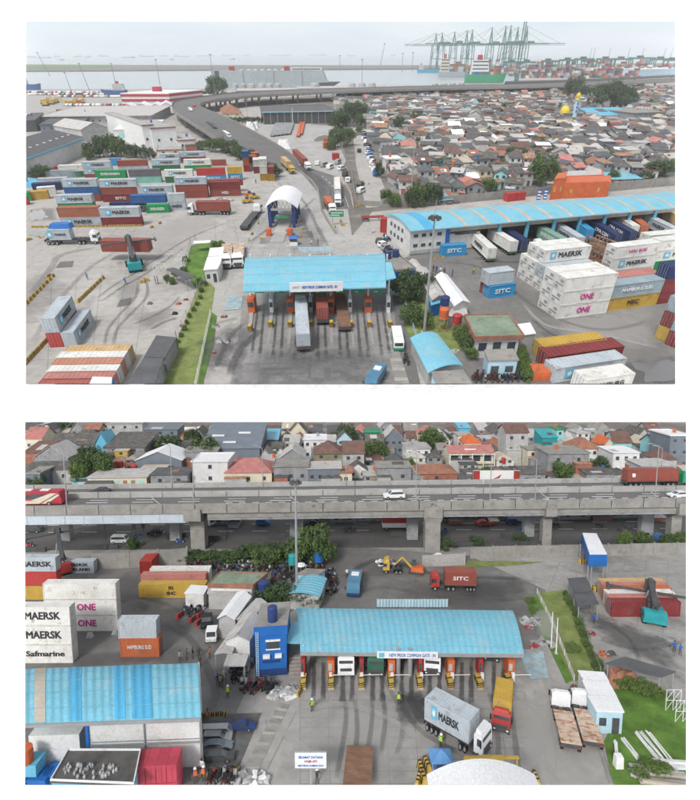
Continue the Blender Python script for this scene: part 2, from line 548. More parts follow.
# ------------------------------------------------------------------ containers
def corr_side(mb,x0,x1,y,z0,z1,depth,out,m=0,pitch=0.28):
 """a corrugated wall along x at y, folded by depth; out = -1 faces -y, +1 faces +y"""
 n=max(4,int((x1-x0)/pitch))
 pts=[]
 for i in range(n):
  a=x0+(x1-x0)*i/n
  w=(x1-x0)/n
  pts+=[(a,y),(a+w*.35,y),(a+w*.5,y-out*depth),(a+w*.85,y-out*depth)]
 pts.append((x1,y))
 vs=[(p[0],p[1],z0) for p in pts]+[(p[0],p[1],z1) for p in pts]
 k=len(pts)
 fs=[]
 for i in range(k-1):
  q=(i,i+1,k+i+1,k+i)
  fs.append(q if out<0 else q[::-1])
 mb.add(vs,fs,m)
CT={}
def container_tpl(L,reefer=False):
 key=(L,reefer)
 if key in CT:
  return CT[key]
 W,H=2.44,2.59
 b=MB()
 e=0.06
 if reefer:
  b.box(e,e,.12,L-e,W-e,H-.03)
  for i in range(1,12):
   x=L*i/12
   b.box(x-.02,-.0+e-.012,.15,x+.02,e,H-.1)
 else:
  corr_side(b,.1,L-.1,e,.14,H-.1,.05,-1)
  corr_side(b,.1,L-.1,W-e,.14,H-.1,.05,1)
  b.box(.06,e+.06,.12,L-.06,W-e-.06,H-.05)
  for i in range(1,int(L/.8)):
   x=L*i/int(L/.8)
   b.box(x-.2,.15,H-.05,x+.2,W-.15,H-.015)
 body=b.mesh('body',cmat('pale'))
 f=MB()
 for y in (0,W-.12):
  f.box(0,y,0,L,y+.12,.15)
  f.box(.1,y,H-.11,L-.1,y+.1,H)
  for x in (0,L-.14):
   f.box(x,y,.15,x+.14,y+.12,H+.01)
 for x in (0,L-.1):
  f.box(x,.12,H-.12,x+.1,W-.12,H)
  f.box(x,.12,0,x+.1,W-.12,.15)
 frame=f.mesh('frame',cmat('pale'))
 ends=[]
 for s in (0,1):
  if reefer and s==0:
   d=MB()
   d.box(-.03,.14,.17,-.01,W-.14,H-.14)
   q=MB()
   q.box(-.05,.3,.9,-.03,W-.3,1.25)
   q.box(-.05,.3,1.5,-.03,1.1,2.1)
   q.box(-.05,1.35,.3,-.03,W-.3,.75)
   ends.append((0,('cooling_unit',d.mesh('cooling_unit',cmat('pale')),'c',[('grille',q.mesh('grille','steel'),None)])))
   continue
  for k in (0,1):
   d=MB()
   x=-.012 if s==0 else L+.012
   y0,y1=(.14,W/2-.01) if k==0 else (W/2+.01,W-.14)
   d.box(x-.03,y0,.17,x+.03,y1,H-.14)
   for zz in (.55,1.15,1.75):
    d.box(x-.045,y0+.05,zz,x+.045,y1-.05,zz+.32)
   q=MB()
   for t in (.3,.75):
    yy=y0+(y1-y0)*t
    q.box(x-.085,yy-.02,.1,x+.085,yy+.02,H-.06,0)
   ends.append((s,('door',d.mesh('door',cmat('pale')),'c',[('lock_bar',q.mesh('lock_bar','steel'),None)])))
 CT[key]=(body,frame,ends)
 return CT[key]
STAR=None
def star_mesh(s=1.5):
 """light blue square with a white seven-pointed star, upright in x, z"""
 global STAR
 if STAR is None:
  mb=MB()
  mb.box(-s/2,-.01,-s/2,s/2,.03,s/2,0)
  pts=[]
  for i in range(14):
   r=s*(.40 if i%2==0 else .17)
   t=math.pi/2+math.pi*i/7
   pts.append((r*math.cos(t),-.02,r*math.sin(t)))
  mb.add(pts+[(0,-.02,0)],[(14,i,(i+1)%14) for i in range(14)],1)
  STAR=mb.mesh('logo',['skyblue','white'])
 return STAR
def container(a,b,color,text=None,level=0,hs=1.0,dw=2.44,logo=False,reefer=False,ends=(),txt='lettergrey',desc=None,z=None,group='shipping containers',tscale=1.0,tx=None,back=None,L=None,toplab=True,loc=None,rz=None):
 """a, b: photo places of the two ends of the container's long foot on the side one sees; loc, rz instead when it stands on something"""
 if loc is None:
  loc,rz,dist=place(a,b)
 else:
  dist=a
 L0=L or (12.19 if dist>9.0 else 6.06)
 W,H=2.44,2.59
 zz=level*2.66*hs if z is None else z
 size='' if L0>9 else 'short '
 lv='' if not toplab else {0: ' on the ground',1: ', second layer',2: ', third layer',3: ', fourth layer'}[min(3,level)]
 wr='' if not text else (' with white lettering' if txt=='white' else (' with magenta lettering' if txt=='magenta' else ' with dark lettering'))
 if logo:
  wr=' with blue star logo'
 o=T('shipping_container',desc or f"{size}{CNAME.get(color, color)} container{wr}{lv}",'container',(loc.x,loc.y,zz),rz,group,(dist/L0,dw/W,hs),fixed=False)
 body,frame,en=container_tpl(L0,reefer)
 c=cmat(color)
 O('body',body,o,mats=[c])
 O('frame',frame,o,mats=[c])
 for s,d in en:
  if s in ends:
   inst([d],o,{'c': c})
 if text:
  lines=text.split('|')
  for i,t in enumerate(lines):
   wd=min(L0*.62,.92*len(t)*tscale)
   me=text_mesh(t,(.98 if len(lines)==1 else .75)*tscale,txt,0.0,wd)
   x=L0*(tx if tx is not None else (.56 if logo else .5))
   O('lettering',me,o,(x,-.03,H*.53+(len(lines)-1)*.5-i*1.0))
 if logo:
  w=min(L0*.62,.92*len(text)*tscale) if text else 0
  x=L0*(tx if tx is not None else .56)-w/2-1.35
  O('logo',star_mesh(),o,(x,-.02,H*.53))
 return o
# ------------------------------------------------------------------ vehicles (front towards +x, centred, wheels on z = 0)
WH={}
def wheel_mesh(r,w):
 k=(r,w)
 if k not in WH:
  mb=MB()
  mb.tube((0,-w/2,0),(0,w/2,0),r,n=14,m=0)
  mb.tube((0,-w/2-.015,0),(0,w/2+.015,0),r*.55,n=10,m=1)
  WH[k]=mb.mesh('wheel',['rubber','steel'])
 return WH[k]
def wheels(xs,ys,r,w):
 return [('wheel',wheel_mesh(r,w),None,None,(x,y,r)) for x in xs for y in ys]
TP={}
def car_tpl(kind):
 if kind in TP:
  return TP[kind]
 L,W=4.5,1.8
 b=MB()
 g=MB()
 if kind=='pickup':
  L=5.2
  b.profile([(-2.6,.4),(2.5,.4),(2.6,.62),(2.55,.95),(1.3,1.1),(.75,1.72),(-.55,1.75),(-.7,1.15),(-2.6,1.12)],-.9,.9)
  b.box(-2.5,-.78,1.12,-.75,.78,1.16,0)
  g.profile([(1.2,1.14),(.74,1.66),(-.5,1.69),(-.6,1.2)],-.915,.915)
  g.quad((1.27,-.75,1.14),(1.27,.75,1.14),(.8,.7,1.66),(.8,-.7,1.66))
 elif kind=='sedan':
  b.profile([(-2.2,.3),(2.15,.3),(2.25,.5),(2.2,.78),(1.15,.95),(.45,1.42),(-1.0,1.45),(-1.75,1.02),(-2.25,.95)],-.86,.86)
  g.profile([(1.05,.97),(.42,1.37),(-.98,1.39),(-1.6,1.02)],-.875,.875)
  g.quad((1.16,-.7,.97),(1.16,.7,.97),(.5,.66,1.4),(.5,-.66,1.4))
 elif kind=='suv':
  b.profile([(-2.3,.38),(2.2,.38),(2.32,.6),(2.25,.98),(1.2,1.12),(.55,1.68),(-1.8,1.74),(-2.2,1.2),(-2.32,.9)],-.92,.92)
  g.profile([(1.1,1.14),(.52,1.62),(-1.76,1.66),(-2.02,1.2)],-.935,.935)
  g.quad((1.22,-.75,1.14),(1.22,.75,1.14),(.6,.72,1.65),(.6,-.72,1.65))
  g.quad((-2.25,-.7,1.2),(-1.86,-.66,1.66),(-1.86,.66,1.66),(-2.25,.7,1.2))
 else:  # van
  b.profile([(-2.2,.35),(2.1,.35),(2.25,.6),(2.15,1.05),(1.5,1.9),(-2.1,1.95),(-2.25,1.0)],-.85,.85)
  g.profile([(1.92,1.15),(1.45,1.78),(-2.0,1.82),(-2.08,1.2)],-.862,.862)
  g.quad((2.12,-.72,1.15),(2.12,.72,1.15),(1.6,.7,1.8),(1.6,-.7,1.8))
 t=MB()
 for y in (-.65,.5):
  t.box(2.17,y,.62,2.3,y+.2,.78)
 parts=[('body',b.mesh('body','white'),'c'),('window',g.mesh('window','glass'),None),('headlight',t.mesh('headlight','steel'),None)]
 parts+=wheels((-1.4,1.4),(-.82,.82),.34,.22)
 TP[kind]=parts
 return parts
def bus_tpl(kind):
 if kind in TP:
  return TP[kind]
 if kind=='bus':
  L,W,H,r=11.5,2.5,3.3,.5
 else:
  L,W,H,r=6.2,2.0,2.6,.36
 h=L/2
 b=MB()
 b.profile([(-h,.4),(h-.1,.4),(h,.8),(h-.15,H*.62),(h-.45,H-.1),(h-.7,H),(-h+.25,H),(-h,H-.25)],-W/2,W/2)
 lo=MB()
 lo.profile([(-h-.01,.38),(h-.08,.38),(h+.012,.8),(h-.02,1.0),(-h-.012,1.0)],-W/2-.012,W/2+.012)
 g=MB()
 n=6 if kind=='bus' else 4
 for i in range(n):
  x0=-h+.5+(L-1.4)*i/n
  x1=x0+(L-1.4)/n-.12
  for y in (-1,1):
   g.box(x0,y*(W/2+.012)-.01,H*.5,x1,y*(W/2+.012)+.01,H*.82)
 ws=MB()
 ws.quad((h-.10,-W/2+.12,H*.5),(h-.10,W/2-.12,H*.5),(h-.42,W/2-.12,H*.92),(h-.42,-W/2+.12,H*.92))
 ws.quad((-h-.015,W/2-.2,H*.55),(-h-.015,-W/2+.2,H*.55),(-h-.015,-W/2+.2,H*.85),(-h-.015,W/2-.2,H*.85))
 rf=MB()
 rf.box(-h*.5,-.6,H,-h*.1,.6,H+.18)
 if kind=='bus':
  rf.box(h*.2,-.6,H,h*.5,.6,H+.18)
 mi=MB()
 for y in (-1,1):
  mi.box(h-.1,y*(W/2+.18)-.06,H*.6,h+.1,y*(W/2+.18)+.06,H*.78)
 parts=[('body',b.mesh('body','white'),'c'),('skirt',lo.mesh('skirt','white'),'c2'),('window',g.mesh('window','glass'),None),('windscreen',ws.mesh('windscreen','glass'),None),
    ('roof_unit',rf.mesh('roof_unit','white'),'c3'),('mirror',mi.mesh('mirror','black'),None)]
 parts+=wheels((-h*.55,h*.55),(-W/2+.1,W/2-.1),r,.28)
 TP[kind]=parts
 return parts
def tractor_tpl():
 """prime mover: cab over engine, its front at x = +3, fifth wheel behind"""
 if 'tractor' in TP:
  return TP['tractor']
 c=MB()
 c.profile([(.9,.9),(3.0,.75),(3.05,1.5),(2.9,2.7),(2.55,3.0),(1.0,3.0),(.9,2.85)],-1.2,1.2)
 sp=MB()
 sp.taper(1.15,-1.0,3.0,2.5,1.0,3.35,0,.5,.1)
 g=MB()
 g.quad((3.0,-1.02,1.75),(3.0,1.02,1.75),(2.93,1.0,2.62),(2.93,-1.0,2.62))
 for y in (-1,1):
  g.box(1.7,y*1.21-.012,1.75,2.7,y*1.21+.012,2.55)
 bp=MB()
 bp.box(2.85,-1.22,.45,3.14,1.22,1.0)
 gr=MB()
 gr.box(3.0,-.85,1.02,3.09,.85,1.5)
 hl=MB()
 for y in (-.98,.72):
  hl.box(3.13,y,.68,3.17,y+.26,.88)
 mi=MB()
 for y in (-1,1):
  mi.box(2.75,y*1.38-.1,1.8,2.9,y*1.38+.1,2.6)
 ch=MB()
 for y in (-.45,.3):
  ch.box(-3.0,y,.75,2.8,y+.15,1.0)
 ch.box(-2.3,-.55,1.0,-1.3,.55,1.2)
 ch.box(-.3,-1.15,.5,.8,-.6,1.05)
 ch.box(-.3,.6,.5,.8,1.15,1.05)
 fd=MB()
 for x in (-1.35,-2.55):
  for y in (-1,1):
   fd.box(x-.55,y*1.0-.25,1.06,x+.55,y*1.0+.25,1.12)
 parts=[('cab',c.mesh('cab','white'),'c',[('windscreen',g.mesh('windscreen','glass'),None),('grille',gr.mesh('grille','darksteel'),None),('mirror',mi.mesh('mirror','black'),None)]),
    ('wind_deflector',sp.mesh('wind_deflector','white'),'c'),('bumper',bp.mesh('bumper','white'),'c2'),('headlight',hl.mesh('headlight','whiteroof'),None),
    ('chassis',ch.mesh('chassis','darksteel'),None),('mudguard',fd.mesh('mudguard','black'),None)]
 parts+=wheels((2.0,-1.35,-2.55),(-1.02,1.02),.5,.36)
 TP['tractor']=parts
 return parts
def trailer_tpl(L=12.4,bed=None):
 k=('trailer',L,bed)
 if k in TP:
  return TP[k]
 h=L/2
 c=MB()
 for y in (-.5,.35):
  c.box(-h,y,.95,h,y+.15,1.3)
 n=9
 for i in range(n+1):
  x=-h+.05+(L-.1)*i/n
  c.box(x-.06,-1.2,1.18,x+.06,1.2,1.34)
 for y in (-1.22,1.14):
  c.box(-h,y,1.2,h,y+.08,1.36)
 c.box(-h-.08,-1.22,.75,-h,1.22,1.36)
 lg=MB()
 for y in (-.6,.5):
  lg.box(h-3.0,y,.15,h-2.85,y+.1,1.2)
 tl=MB()
 for y in (-1.1,.8):
  tl.box(-h-.12,y,.85,-h-.08,y+.3,1.0)
 parts=[('frame',c.mesh('frame','darksteel'),'c'),('landing_leg',lg.mesh('landing_leg','darksteel'),None),('tail_light',tl.mesh('tail_light','red'),None)]
 if bed:
  d=MB()
  d.box(-h,-1.24,1.36,h,1.24,1.46,0)
  n=5
  for i in range(n):
   x0=-h+L*i/n
   d.box(x0+.06,-1.15,1.46,x0+L/n-.06,1.15,1.475,0)
  parts.append(('bed',d.mesh('bed',bed),None))
 parts+=wheels((-h+.9,-h+2.15,-h+3.4),(-1.02,1.02),.5,.36)
 TP[k]=parts
 return parts
def axis_place(rear,front,h=0.0):
 p,q=P(*rear,h),P(*front,h)
 d=q-p
 return (p+q)/2,math.atan2(d.y,d.x),d.length
def car(rear,front,kind,color,desc,group=None,wid=1.0,hs=1.0,cat='car',name='parked_car',z=0,length=None):
 c,rz,L=axis_place(rear,front,z)
 L0={'pickup': 5.2,'sedan': 4.5,'suv': 4.6,'van': 4.5}[kind]
 if length:
  L=length
 o=T(name,desc,cat,(c.x,c.y,z),rz,group,(L/L0,wid,hs))
 return inst(car_tpl(kind),o,{'c': color})
def bus(rear,front,kind,c1,c2,desc,wid=1.0,hs=1.0,z=0,c3='white',name='bus'):
 c,rz,L=axis_place(rear,front,z)
 L0=11.5 if kind=='bus' else 6.2
 o=T(name,desc,'bus',(c.x,c.y,z),rz,None,(L/L0,wid,hs))
 return inst(bus_tpl(kind),o,{'c': c1,'c2': c2,'c3': c3})
def truck(rear,front,cabcol,desc,trailer=True,bed=None,load=None,wid=1.0,hs=1.0,z=0,tcol='darksteel',group='trucks',artic=0.0,cab2='darksteel',total=None,cab=True,tdesc=None,name='truck'):
 """articulated truck from its tail to its bumper (photo places); load = (colour, text, length, options) stands on the trailer as a thing of its own"""
 c,rz,L=axis_place(rear,front,z)
 tot=total or (15.6 if trailer else 6.2)
 k=L/tot
 ca,sa=math.cos(rz),math.sin(rz)
 def W(x):
  return Vector((c.x+ca*x*k,c.y+sa*x*k,z))
 if cab:
  o=T(name,desc,'truck',W(tot/2-3.1),rz,group,(k,wid,hs))
  inst(tractor_tpl(),o,{'c': cabcol,'c2': cab2})
 if trailer:
  TL=tot-(4.7 if bed=='rustbed' else 3.2) if cab else tot
  off=-tot/2+TL/2
  tp=trailer_tpl(12.4,bed)
  kk=k*TL/12.4
  if cab:
   t=O('trailer',None,o)
   # the trailer is coupled to its cab: parts of one vehicle
   t.location=((off-(tot/2-3.1)),0,0)
   t.scale=(TL/12.4,1,1)
   inst([p[:3]+(None,)+tuple(p[4:]) for p in tp],t,{'c': tcol})
  else:
   t=T('trailer',tdesc or desc,'trailer',W(off),rz,group,(kk,wid,hs))
   inst(tp,t,{'c': tcol})
  if load:
   lc,lt,LL,opt=load
   opt=dict(opt)
   x0=off-TL/2+opt.pop('x',.05)
   sidey=1.22
   flip=opt.pop('flip',False)
   lh=opt.pop('hs',1.0)*hs
   opt.setdefault('toplab',False)
   # the long side that carries lettering is -y of the container
   if flip:
    q=W(x0+LL)
    r2=rz+math.pi
   else:
    q=W(x0)
    r2=rz
   nrm=Vector((math.sin(r2),-math.cos(r2),0))
   q=q+nrm*(sidey*wid)
   container(LL*k,None,lc,lt,z=z+1.38*hs,hs=lh,dw=2.44*wid,loc=q,rz=r2,L=12.19 if LL>9 else 6.06,**opt)
def bike_tpl():
 if 'bike' in TP:
  return TP['bike']
 b=MB()
 b.profile([(-.75,.55),(-.3,.4),(.15,.35),(.3,.35),(.45,.85),(.52,1.0),(.4,1.02),(.22,.5),(-.1,.52),(-.2,.72),(-.8,.8)],-.16,.16)
 s=MB()
 s.taper(-.8,-.15,.76,-.05,.15,.88,.05,.15,.02)
 h=MB()
 h.tube((.45,-.34,1.05),(.45,.34,1.05),.03)
 h.tube((.42,0,.9),(.62,0,.3),.045)
 parts=[('body',b.mesh('body','red'),'c'),('seat',s.mesh('seat','black'),None),('handlebar',h.mesh('handlebar','darksteel'),None)]
 parts+=[('wheel',wheel_mesh(.3,.1),None,None,(x,0,.3)) for x in (-.62,.62)]
 TP['bike']=parts
 return parts
def motorbike(x,y,rz,color,desc='parked motorcycle',group='parked motorcycles',s=1.0):
 p=P(x,y)
 desc=desc if desc[:4]=='park' or color in desc else {'darksteel': 'dark grey','darkred': 'dark red','steel': 'silver','navy': 'navy blue'}.get(color,color)+' '+desc
 o=T('motorcycle',desc,'motorcycle',p,rz,group,(s,s*1.15,s))
 return inst(bike_tpl(),o,{'c': color})
# ------------------------------------------------------------------ people
PT={}
def person_meshes(pose):
 if pose in PT:
  return PT[pose]
 # (name: position, radius) joints of one connected figure, 1.7 m tall
 if pose=='walk':
  lf,rf,lk,rk=(.34,.09,.05),(-.32,-.09,.1),(.22,.09,.47),(.0,-.09,.46)
  lh,rh,le,re=(-.22,.27,.82),(.28,-.27,.86),(-.1,.25,1.1),(.05,-.25,1.1)
 elif pose=='reach':
  lf,rf,lk,rk=(.05,.13,.05),(-.05,-.13,.05),(.06,.11,.47),(.02,-.11,.47)
  lh,rh,le,re=(.42,.18,1.22),(.4,-.14,1.05),(.2,.26,1.12),(.15,-.26,1.1)
 else:
  lf,rf,lk,rk=(.02,.12,.05),(0,-.12,.05),(.03,.11,.47),(.02,-.11,.47)
  lh,rh,le,re=(.08,.3,.78),(.08,-.3,.78),(-.02,.29,1.07),(-.02,-.29,1.07)
 V=[((0,0,.90),.135),((0,0,1.10),.125),((0,0,1.32),.145),((0,0,1.46),.06),((.02,0,1.56),.095),((.01,0,1.66),.085),
   ((0,.17,1.38),.065),(le,.045),(lh,.035),((lh[0]+.04,lh[1],lh[2]-.1),.03),
   ((0,-.17,1.38),.065),(re,.045),(rh,.035),((rh[0]+.04,rh[1],rh[2]-.1),.03),
   ((0,.1,.84),.09),(lk,.06),(lf,.045),((lf[0]+.17,lf[1],lf[2]-.01),.035),
   ((0,-.1,.84),.09),(rk,.06),(rf,.045),((rf[0]+.17,rf[1],rf[2]-.01),.035),((.13,0,1.56),.018)]
 E=[(0,1),(1,2),(2,3),(3,4),(4,5),(2,6),(6,7),(7,8),(8,9),(2,10),(10,11),(11,12),(12,13),(0,14),(14,15),(15,16),(16,17),(0,18),(18,19),(19,20),(20,21),(4,22)]
 me=bpy.data.meshes.new('figure')
 me.from_pydata([v[0] for v in V],E,[])
 o=bpy.data.objects.new('figure',me)
 COL.objects.link(o)
 sk=o.modifiers.new('skin','SKIN')
 for i,v in enumerate(V):
  d=me.skin_vertices[0].data[i]
  d.radius=(v[1],v[1])
  d.use_root=(i==0)
 ss=o.modifiers.new('smooth','SUBSURF')
 ss.levels=1
 dg=bpy.context.evaluated_depsgraph_get()
 res=bpy.data.meshes.new_from_object(o.evaluated_get(dg))
 bpy.data.objects.remove(o)
 res.name='body'
 res.materials.clear()
 for m in ('skin','navy','darksteel'):
  res.materials.append(G[m])
 for p in res.polygons:
  c=p.center
  if c.z>1.47 or (c.z<1.0 and abs(c.y)>.2) or (pose != 'stand' and abs(c.x)>.3 and c.z>.7):
   p.material_index=0
  elif c.z>.88:
   p.material_index=1
  else:
   p.material_index=2
  p.use_smooth=True
 hair=MB()
 hair.dome(-.005,0,1.6,.108,.14,10,3)
 hm=hair.mesh('hair','black')
 vest=MB()
 vest.taper(-.165,-.2,.92,.165,.2,1.42,.02,.02,.03)
 vm=vest.mesh('vest',mat('hivis',(0.38,0.62,0.05),0.6,0.1))
 hel=MB()
 hel.dome(0,0,1.61,.135,.16,12,3)
 hel.cyl(.02,0,1.6,1.62,.165)
 he=hel.mesh('helmet','white')
 PT[pose]=(res,hm,vm,he)
 return PT[pose]
def person(x,y,desc,pose='stand',rz=0.0,shirt='navy',trousers='darksteel',vest=None,helmet=None,s=1.0,z=0.0):
 p=P(x,y)
 o=T('person',desc,'person',(p.x,p.y,z),rz,None,(s,s,s))
 body,hm,vm,he=person_meshes(pose)
 O('body',body,o,mats=[None,shirt,trousers])
 if helmet:
  O('helmet',he,o,mats=[helmet])
 else:
  O('hair',hm,o)
 if vest:
  O('vest',vm,o,mats=[vest] if vest != 'hivis' else None)
 return o
# ------------------------------------------------------------------ trees
TREES={}
def crown_mesh(kind,seed):
 k=(kind,seed)
 if k in TREES:
  return TREES[k]
 rnd=random.Random(100+seed)
 mb=MB()
 clumps=[]
 N=26 if kind=='round' else 16
 for i in range(N):
  for _ in range(20):
   x,y,z=rnd.uniform(-1,1),rnd.uniform(-1,1),rnd.uniform(-1,1)
   if .25<x*x+y*y+z*z<1:
    break
  clumps.append((x*.78,y*.78,.5+z*.42,rnd.uniform(.16,.36)))
 for cx,cy,cz,r in clumps:
  n=int(135*(r/.3)**2)
  for _ in range(n):
   u=Vector((rnd.gauss(0,1),rnd.gauss(0,1),rnd.gauss(0,1))).normalized()
   q=Vector((cx,cy,cz))+Vector((u.x,u.y,u.z*.62))*r*rnd.uniform(.55,1.08)
   s=rnd.uniform(.02,.052)
   a=Vector((rnd.gauss(0,1),rnd.gauss(0,1),rnd.gauss(0,.6))).normalized()
   b=a.cross(u+Vector((rnd.gauss(0,.5),rnd.gauss(0,.5),rnd.gauss(0,.5))))
   if b.length<.05:
    continue
   b.normalize()
   mb.quad(q-a*s-b*s*.6,q+a*s-b*s*.4,q+a*s*.8+b*s*.6,q-a*s*.7+b*s*.5)
 TREES[k]=mb.mesh('crown','leaf')
 return TREES[k]
TRUNK=None
def trunk_mesh():
 global TRUNK
 if TRUNK is None:
  mb=MB()
  mb.tube((0,0,-.02),(.01,0,.3),.045,.032,7)
  rnd=random.Random(5)
  for i in range(7):
   t=2*math.pi*i/7
   a=(.01,0,.2+.02*i)
   b=(.38*math.cos(t),.38*math.sin(t),.5+.05*rnd.random())
   mb.tube(a,b,.02,.011,5)
   mb.tube(b,(b[0]*1.5,b[1]*1.5,b[2]+.16),.011,.004,4)
  TRUNK=mb.mesh('trunk','bark')
 return TRUNK
def tree(x,y,w,h,desc,leaf='leaf',seed=0,bush=False,d=None,group=None,stray=None):
 """foot at photo place x, y; w and h in metres"""
 p=P(x,y)
 if stray is not None:
  p=Vector(stray)
 rnd=random.Random(int(x*31+y*17+seed))
 o=T('bush' if bush else 'tree',desc,'bush' if bush else 'tree',p,rnd.uniform(0,6.28) if d is None else 0,group,(w/2,(d or w)/2,h*(1.0 if not bush else 1.15)))
 O('crown',crown_mesh('round',rnd.randrange(4)),o,(0,0,0 if not bush else-.14),mats=[leaf])
 O('trunk',trunk_mesh(),o)
 return o
# ------------------------------------------------------------------ street furniture
def barrier_tpl():
 """a low concrete block painted in yellow and black"""
 if 'barrier' in TP:
  return TP['barrier']
 b=MB()
 b.xprofile([(-.3,0),(.3,0),(.14,.75),(-.14,.75)],-.75,.75)
 parts=[('block',b.mesh('block','yellow'),'c')]
 for x in (-.5,-.05,.4):
  q=MB()
  q.hexa([(x,-.305,.01),(x+.2,-.305,.01),(x+.2,.305,.01),(x,.305,.01),(x+.12,-.147,.755),(x+.32,-.147,.755),(x+.32,.147,.755),(x+.12,.147,.755)])
  parts.append(('stripe',q.mesh('stripe','black'),None))
 TP['barrier']=parts
 return parts
def barrier(x,y,rz,desc='yellow and black concrete barrier block',s=1.0,group='barrier blocks',color='yellow'):
 o=T('barrier_block',desc,'barrier',P(x,y),rz,group,(s,s,s))
 return inst(barrier_tpl(),o,{'c': color})
def lamp_mast(x,yb,yt,desc,r=.18,heads=True,double=False,m='steel',arm=None):
 h=HT(x,yb,yt)
 o=T('lamp_post',desc,'lamp post',P(x,yb))
 mb=MB()
 mb.cyl(0,0,0,h,r,r*.5,8)
 part(o,'pole',mb,m)
 b=MB()
 b.box(-r*2,-r*2,0,r*2,r*2,.25)
 part(o,'base',b,'concrete_pale')
 if heads=='ring':
  q=MB()
  q.cyl(0,0,h-.35,h-.1,r*2.4,n=12)
  part(o,'ring',q,'darksteel')
  for i in range(6):
   t=math.pi*i/3
   c=MB()
   c.taper(r*3*math.cos(t)-.28,r*3*math.sin(t)-.28,h-.75,r*3*math.cos(t)+.28,r*3*math.sin(t)+.28,h-.2,.1,.1,.1)
   part(o,'lamp_head',c,'darksteel')
  lr=MB()
  lr.cyl(0,0,h,h+2.4,.05,n=5)
  part(o,'lightning_rod',lr,'steel')
 elif heads:
  L=arm or 1.8
  for s in ((-1,1) if double else (1,)):
   c=MB()
   c.tube((0,0,h-.1),(s*L,0,h+.35),.06)
   part(o,'arm',c,m)
   c=MB()
   c.taper(s*L-.4,-.16,h+.26,s*L+.4,.16,h+.44,.05,.05,.03)
   part(o,'lamp_head',c,'darksteel')
 return o
# ------------------------------------------------------------------ houses
def house(a,b,depth,hw,roof,rcol,wcol,rise=1.6,desc=None,win=2,storeys=1,over=.45,group=None,name='house',cat='house',z=0.0,fixed=False,door=True):
 """front foot from photo place a to b (as seen), depth and heights in metres; roof: g ridge along the front, f gable towards us, h hip, n flat, s sloping forward"""
 loc,rz,w=place(a,b)
 o=T(name,desc or 'house',cat,(loc.x,loc.y,z),rz,group,fixed=fixed)
 build_house(o,w,depth,hw,roof,rcol,wcol,rise,win,storeys,over,door)
 return o
def roof_mb(w,d,h,roof,rise,over):
 mb=MB()
 t=.14
 x0,x1,y0,y1=-over,w+over,-over,d+over
 if roof=='n':
  mb.box(x0,y0,h,x1,y1,h+.22)
  mb.box(x0,y0,h+.22,x1,y0+.15,h+.5)
  mb.box(x0,y1-.15,h+.22,x1,y1,h+.5)
  mb.box(x0,y0+.15,h+.22,x0+.15,y1-.15,h+.5)
  mb.box(x1-.15,y0+.15,h+.22,x1,y1-.15,h+.5)
 elif roof=='s':
  mb.hexa([(x0,y0,h),(x1,y0,h),(x1,y1,h+rise),(x0,y1,h+rise),(x0,y0,h+t),(x1,y0,h+t),(x1,y1,h+rise+t),(x0,y1,h+rise+t)])
 elif roof=='g':
  ym=d/2
  for ya,yb in ((y0,ym),(y1,ym)):
   mb.hexa([(x0,ya,h-.05),(x1,ya,h-.05),(x1,yb,h+rise),(x0,yb,h+rise),(x0,ya,h+t),(x1,ya,h+t),(x1,yb,h+rise+t),(x0,yb,h+rise+t)] if ya<yb else
     [(x1,ya,h-.05),(x0,ya,h-.05),(x0,yb,h+rise),(x1,yb,h+rise),(x1,ya,h+t),(x0,ya,h+t),(x0,yb,h+rise+t),(x1,yb,h+rise+t)])
 elif roof=='f':
  xm=w/2
  for xa,xb in ((x0,xm),(x1,xm)):
   p=[(xa,y0,h-.05),(xb,y0,h+rise),(xb,y1,h+rise),(xa,y1,h-.05),(xa,y0,h+t),(xb,y0,h+rise+t),(xb,y1,h+rise+t),(xa,y1,h+t)]
   if xa>xb:
    p=[p[1],p[0],p[3],p[2],p[5],p[4],p[7],p[6]]
   mb.hexa(p)
 else:  # hip
  k=min(w,d)/2*.85
  if w>=d:
   r0,r1=(x0+k,d/2,h+rise),(x1-k,d/2,h+rise)
  else:
   r0,r1=(w/2,y0+k,h+rise),(w/2,y1-k,h+rise)
  vs=[(x0,y0,h),(x1,y0,h),(x1,y1,h),(x0,y1,h),r0,r1]
  if w>=d:
   fs=[(0,1,5,4),(1,2,5),(2,3,4,5),(3,0,4),(3,2,1,0)]
  else:
   fs=[(0,1,4),(1,2,5,4),(2,3,5),(3,0,4,5),(3,2,1,0)]
  mb.add(vs,fs)
 return mb
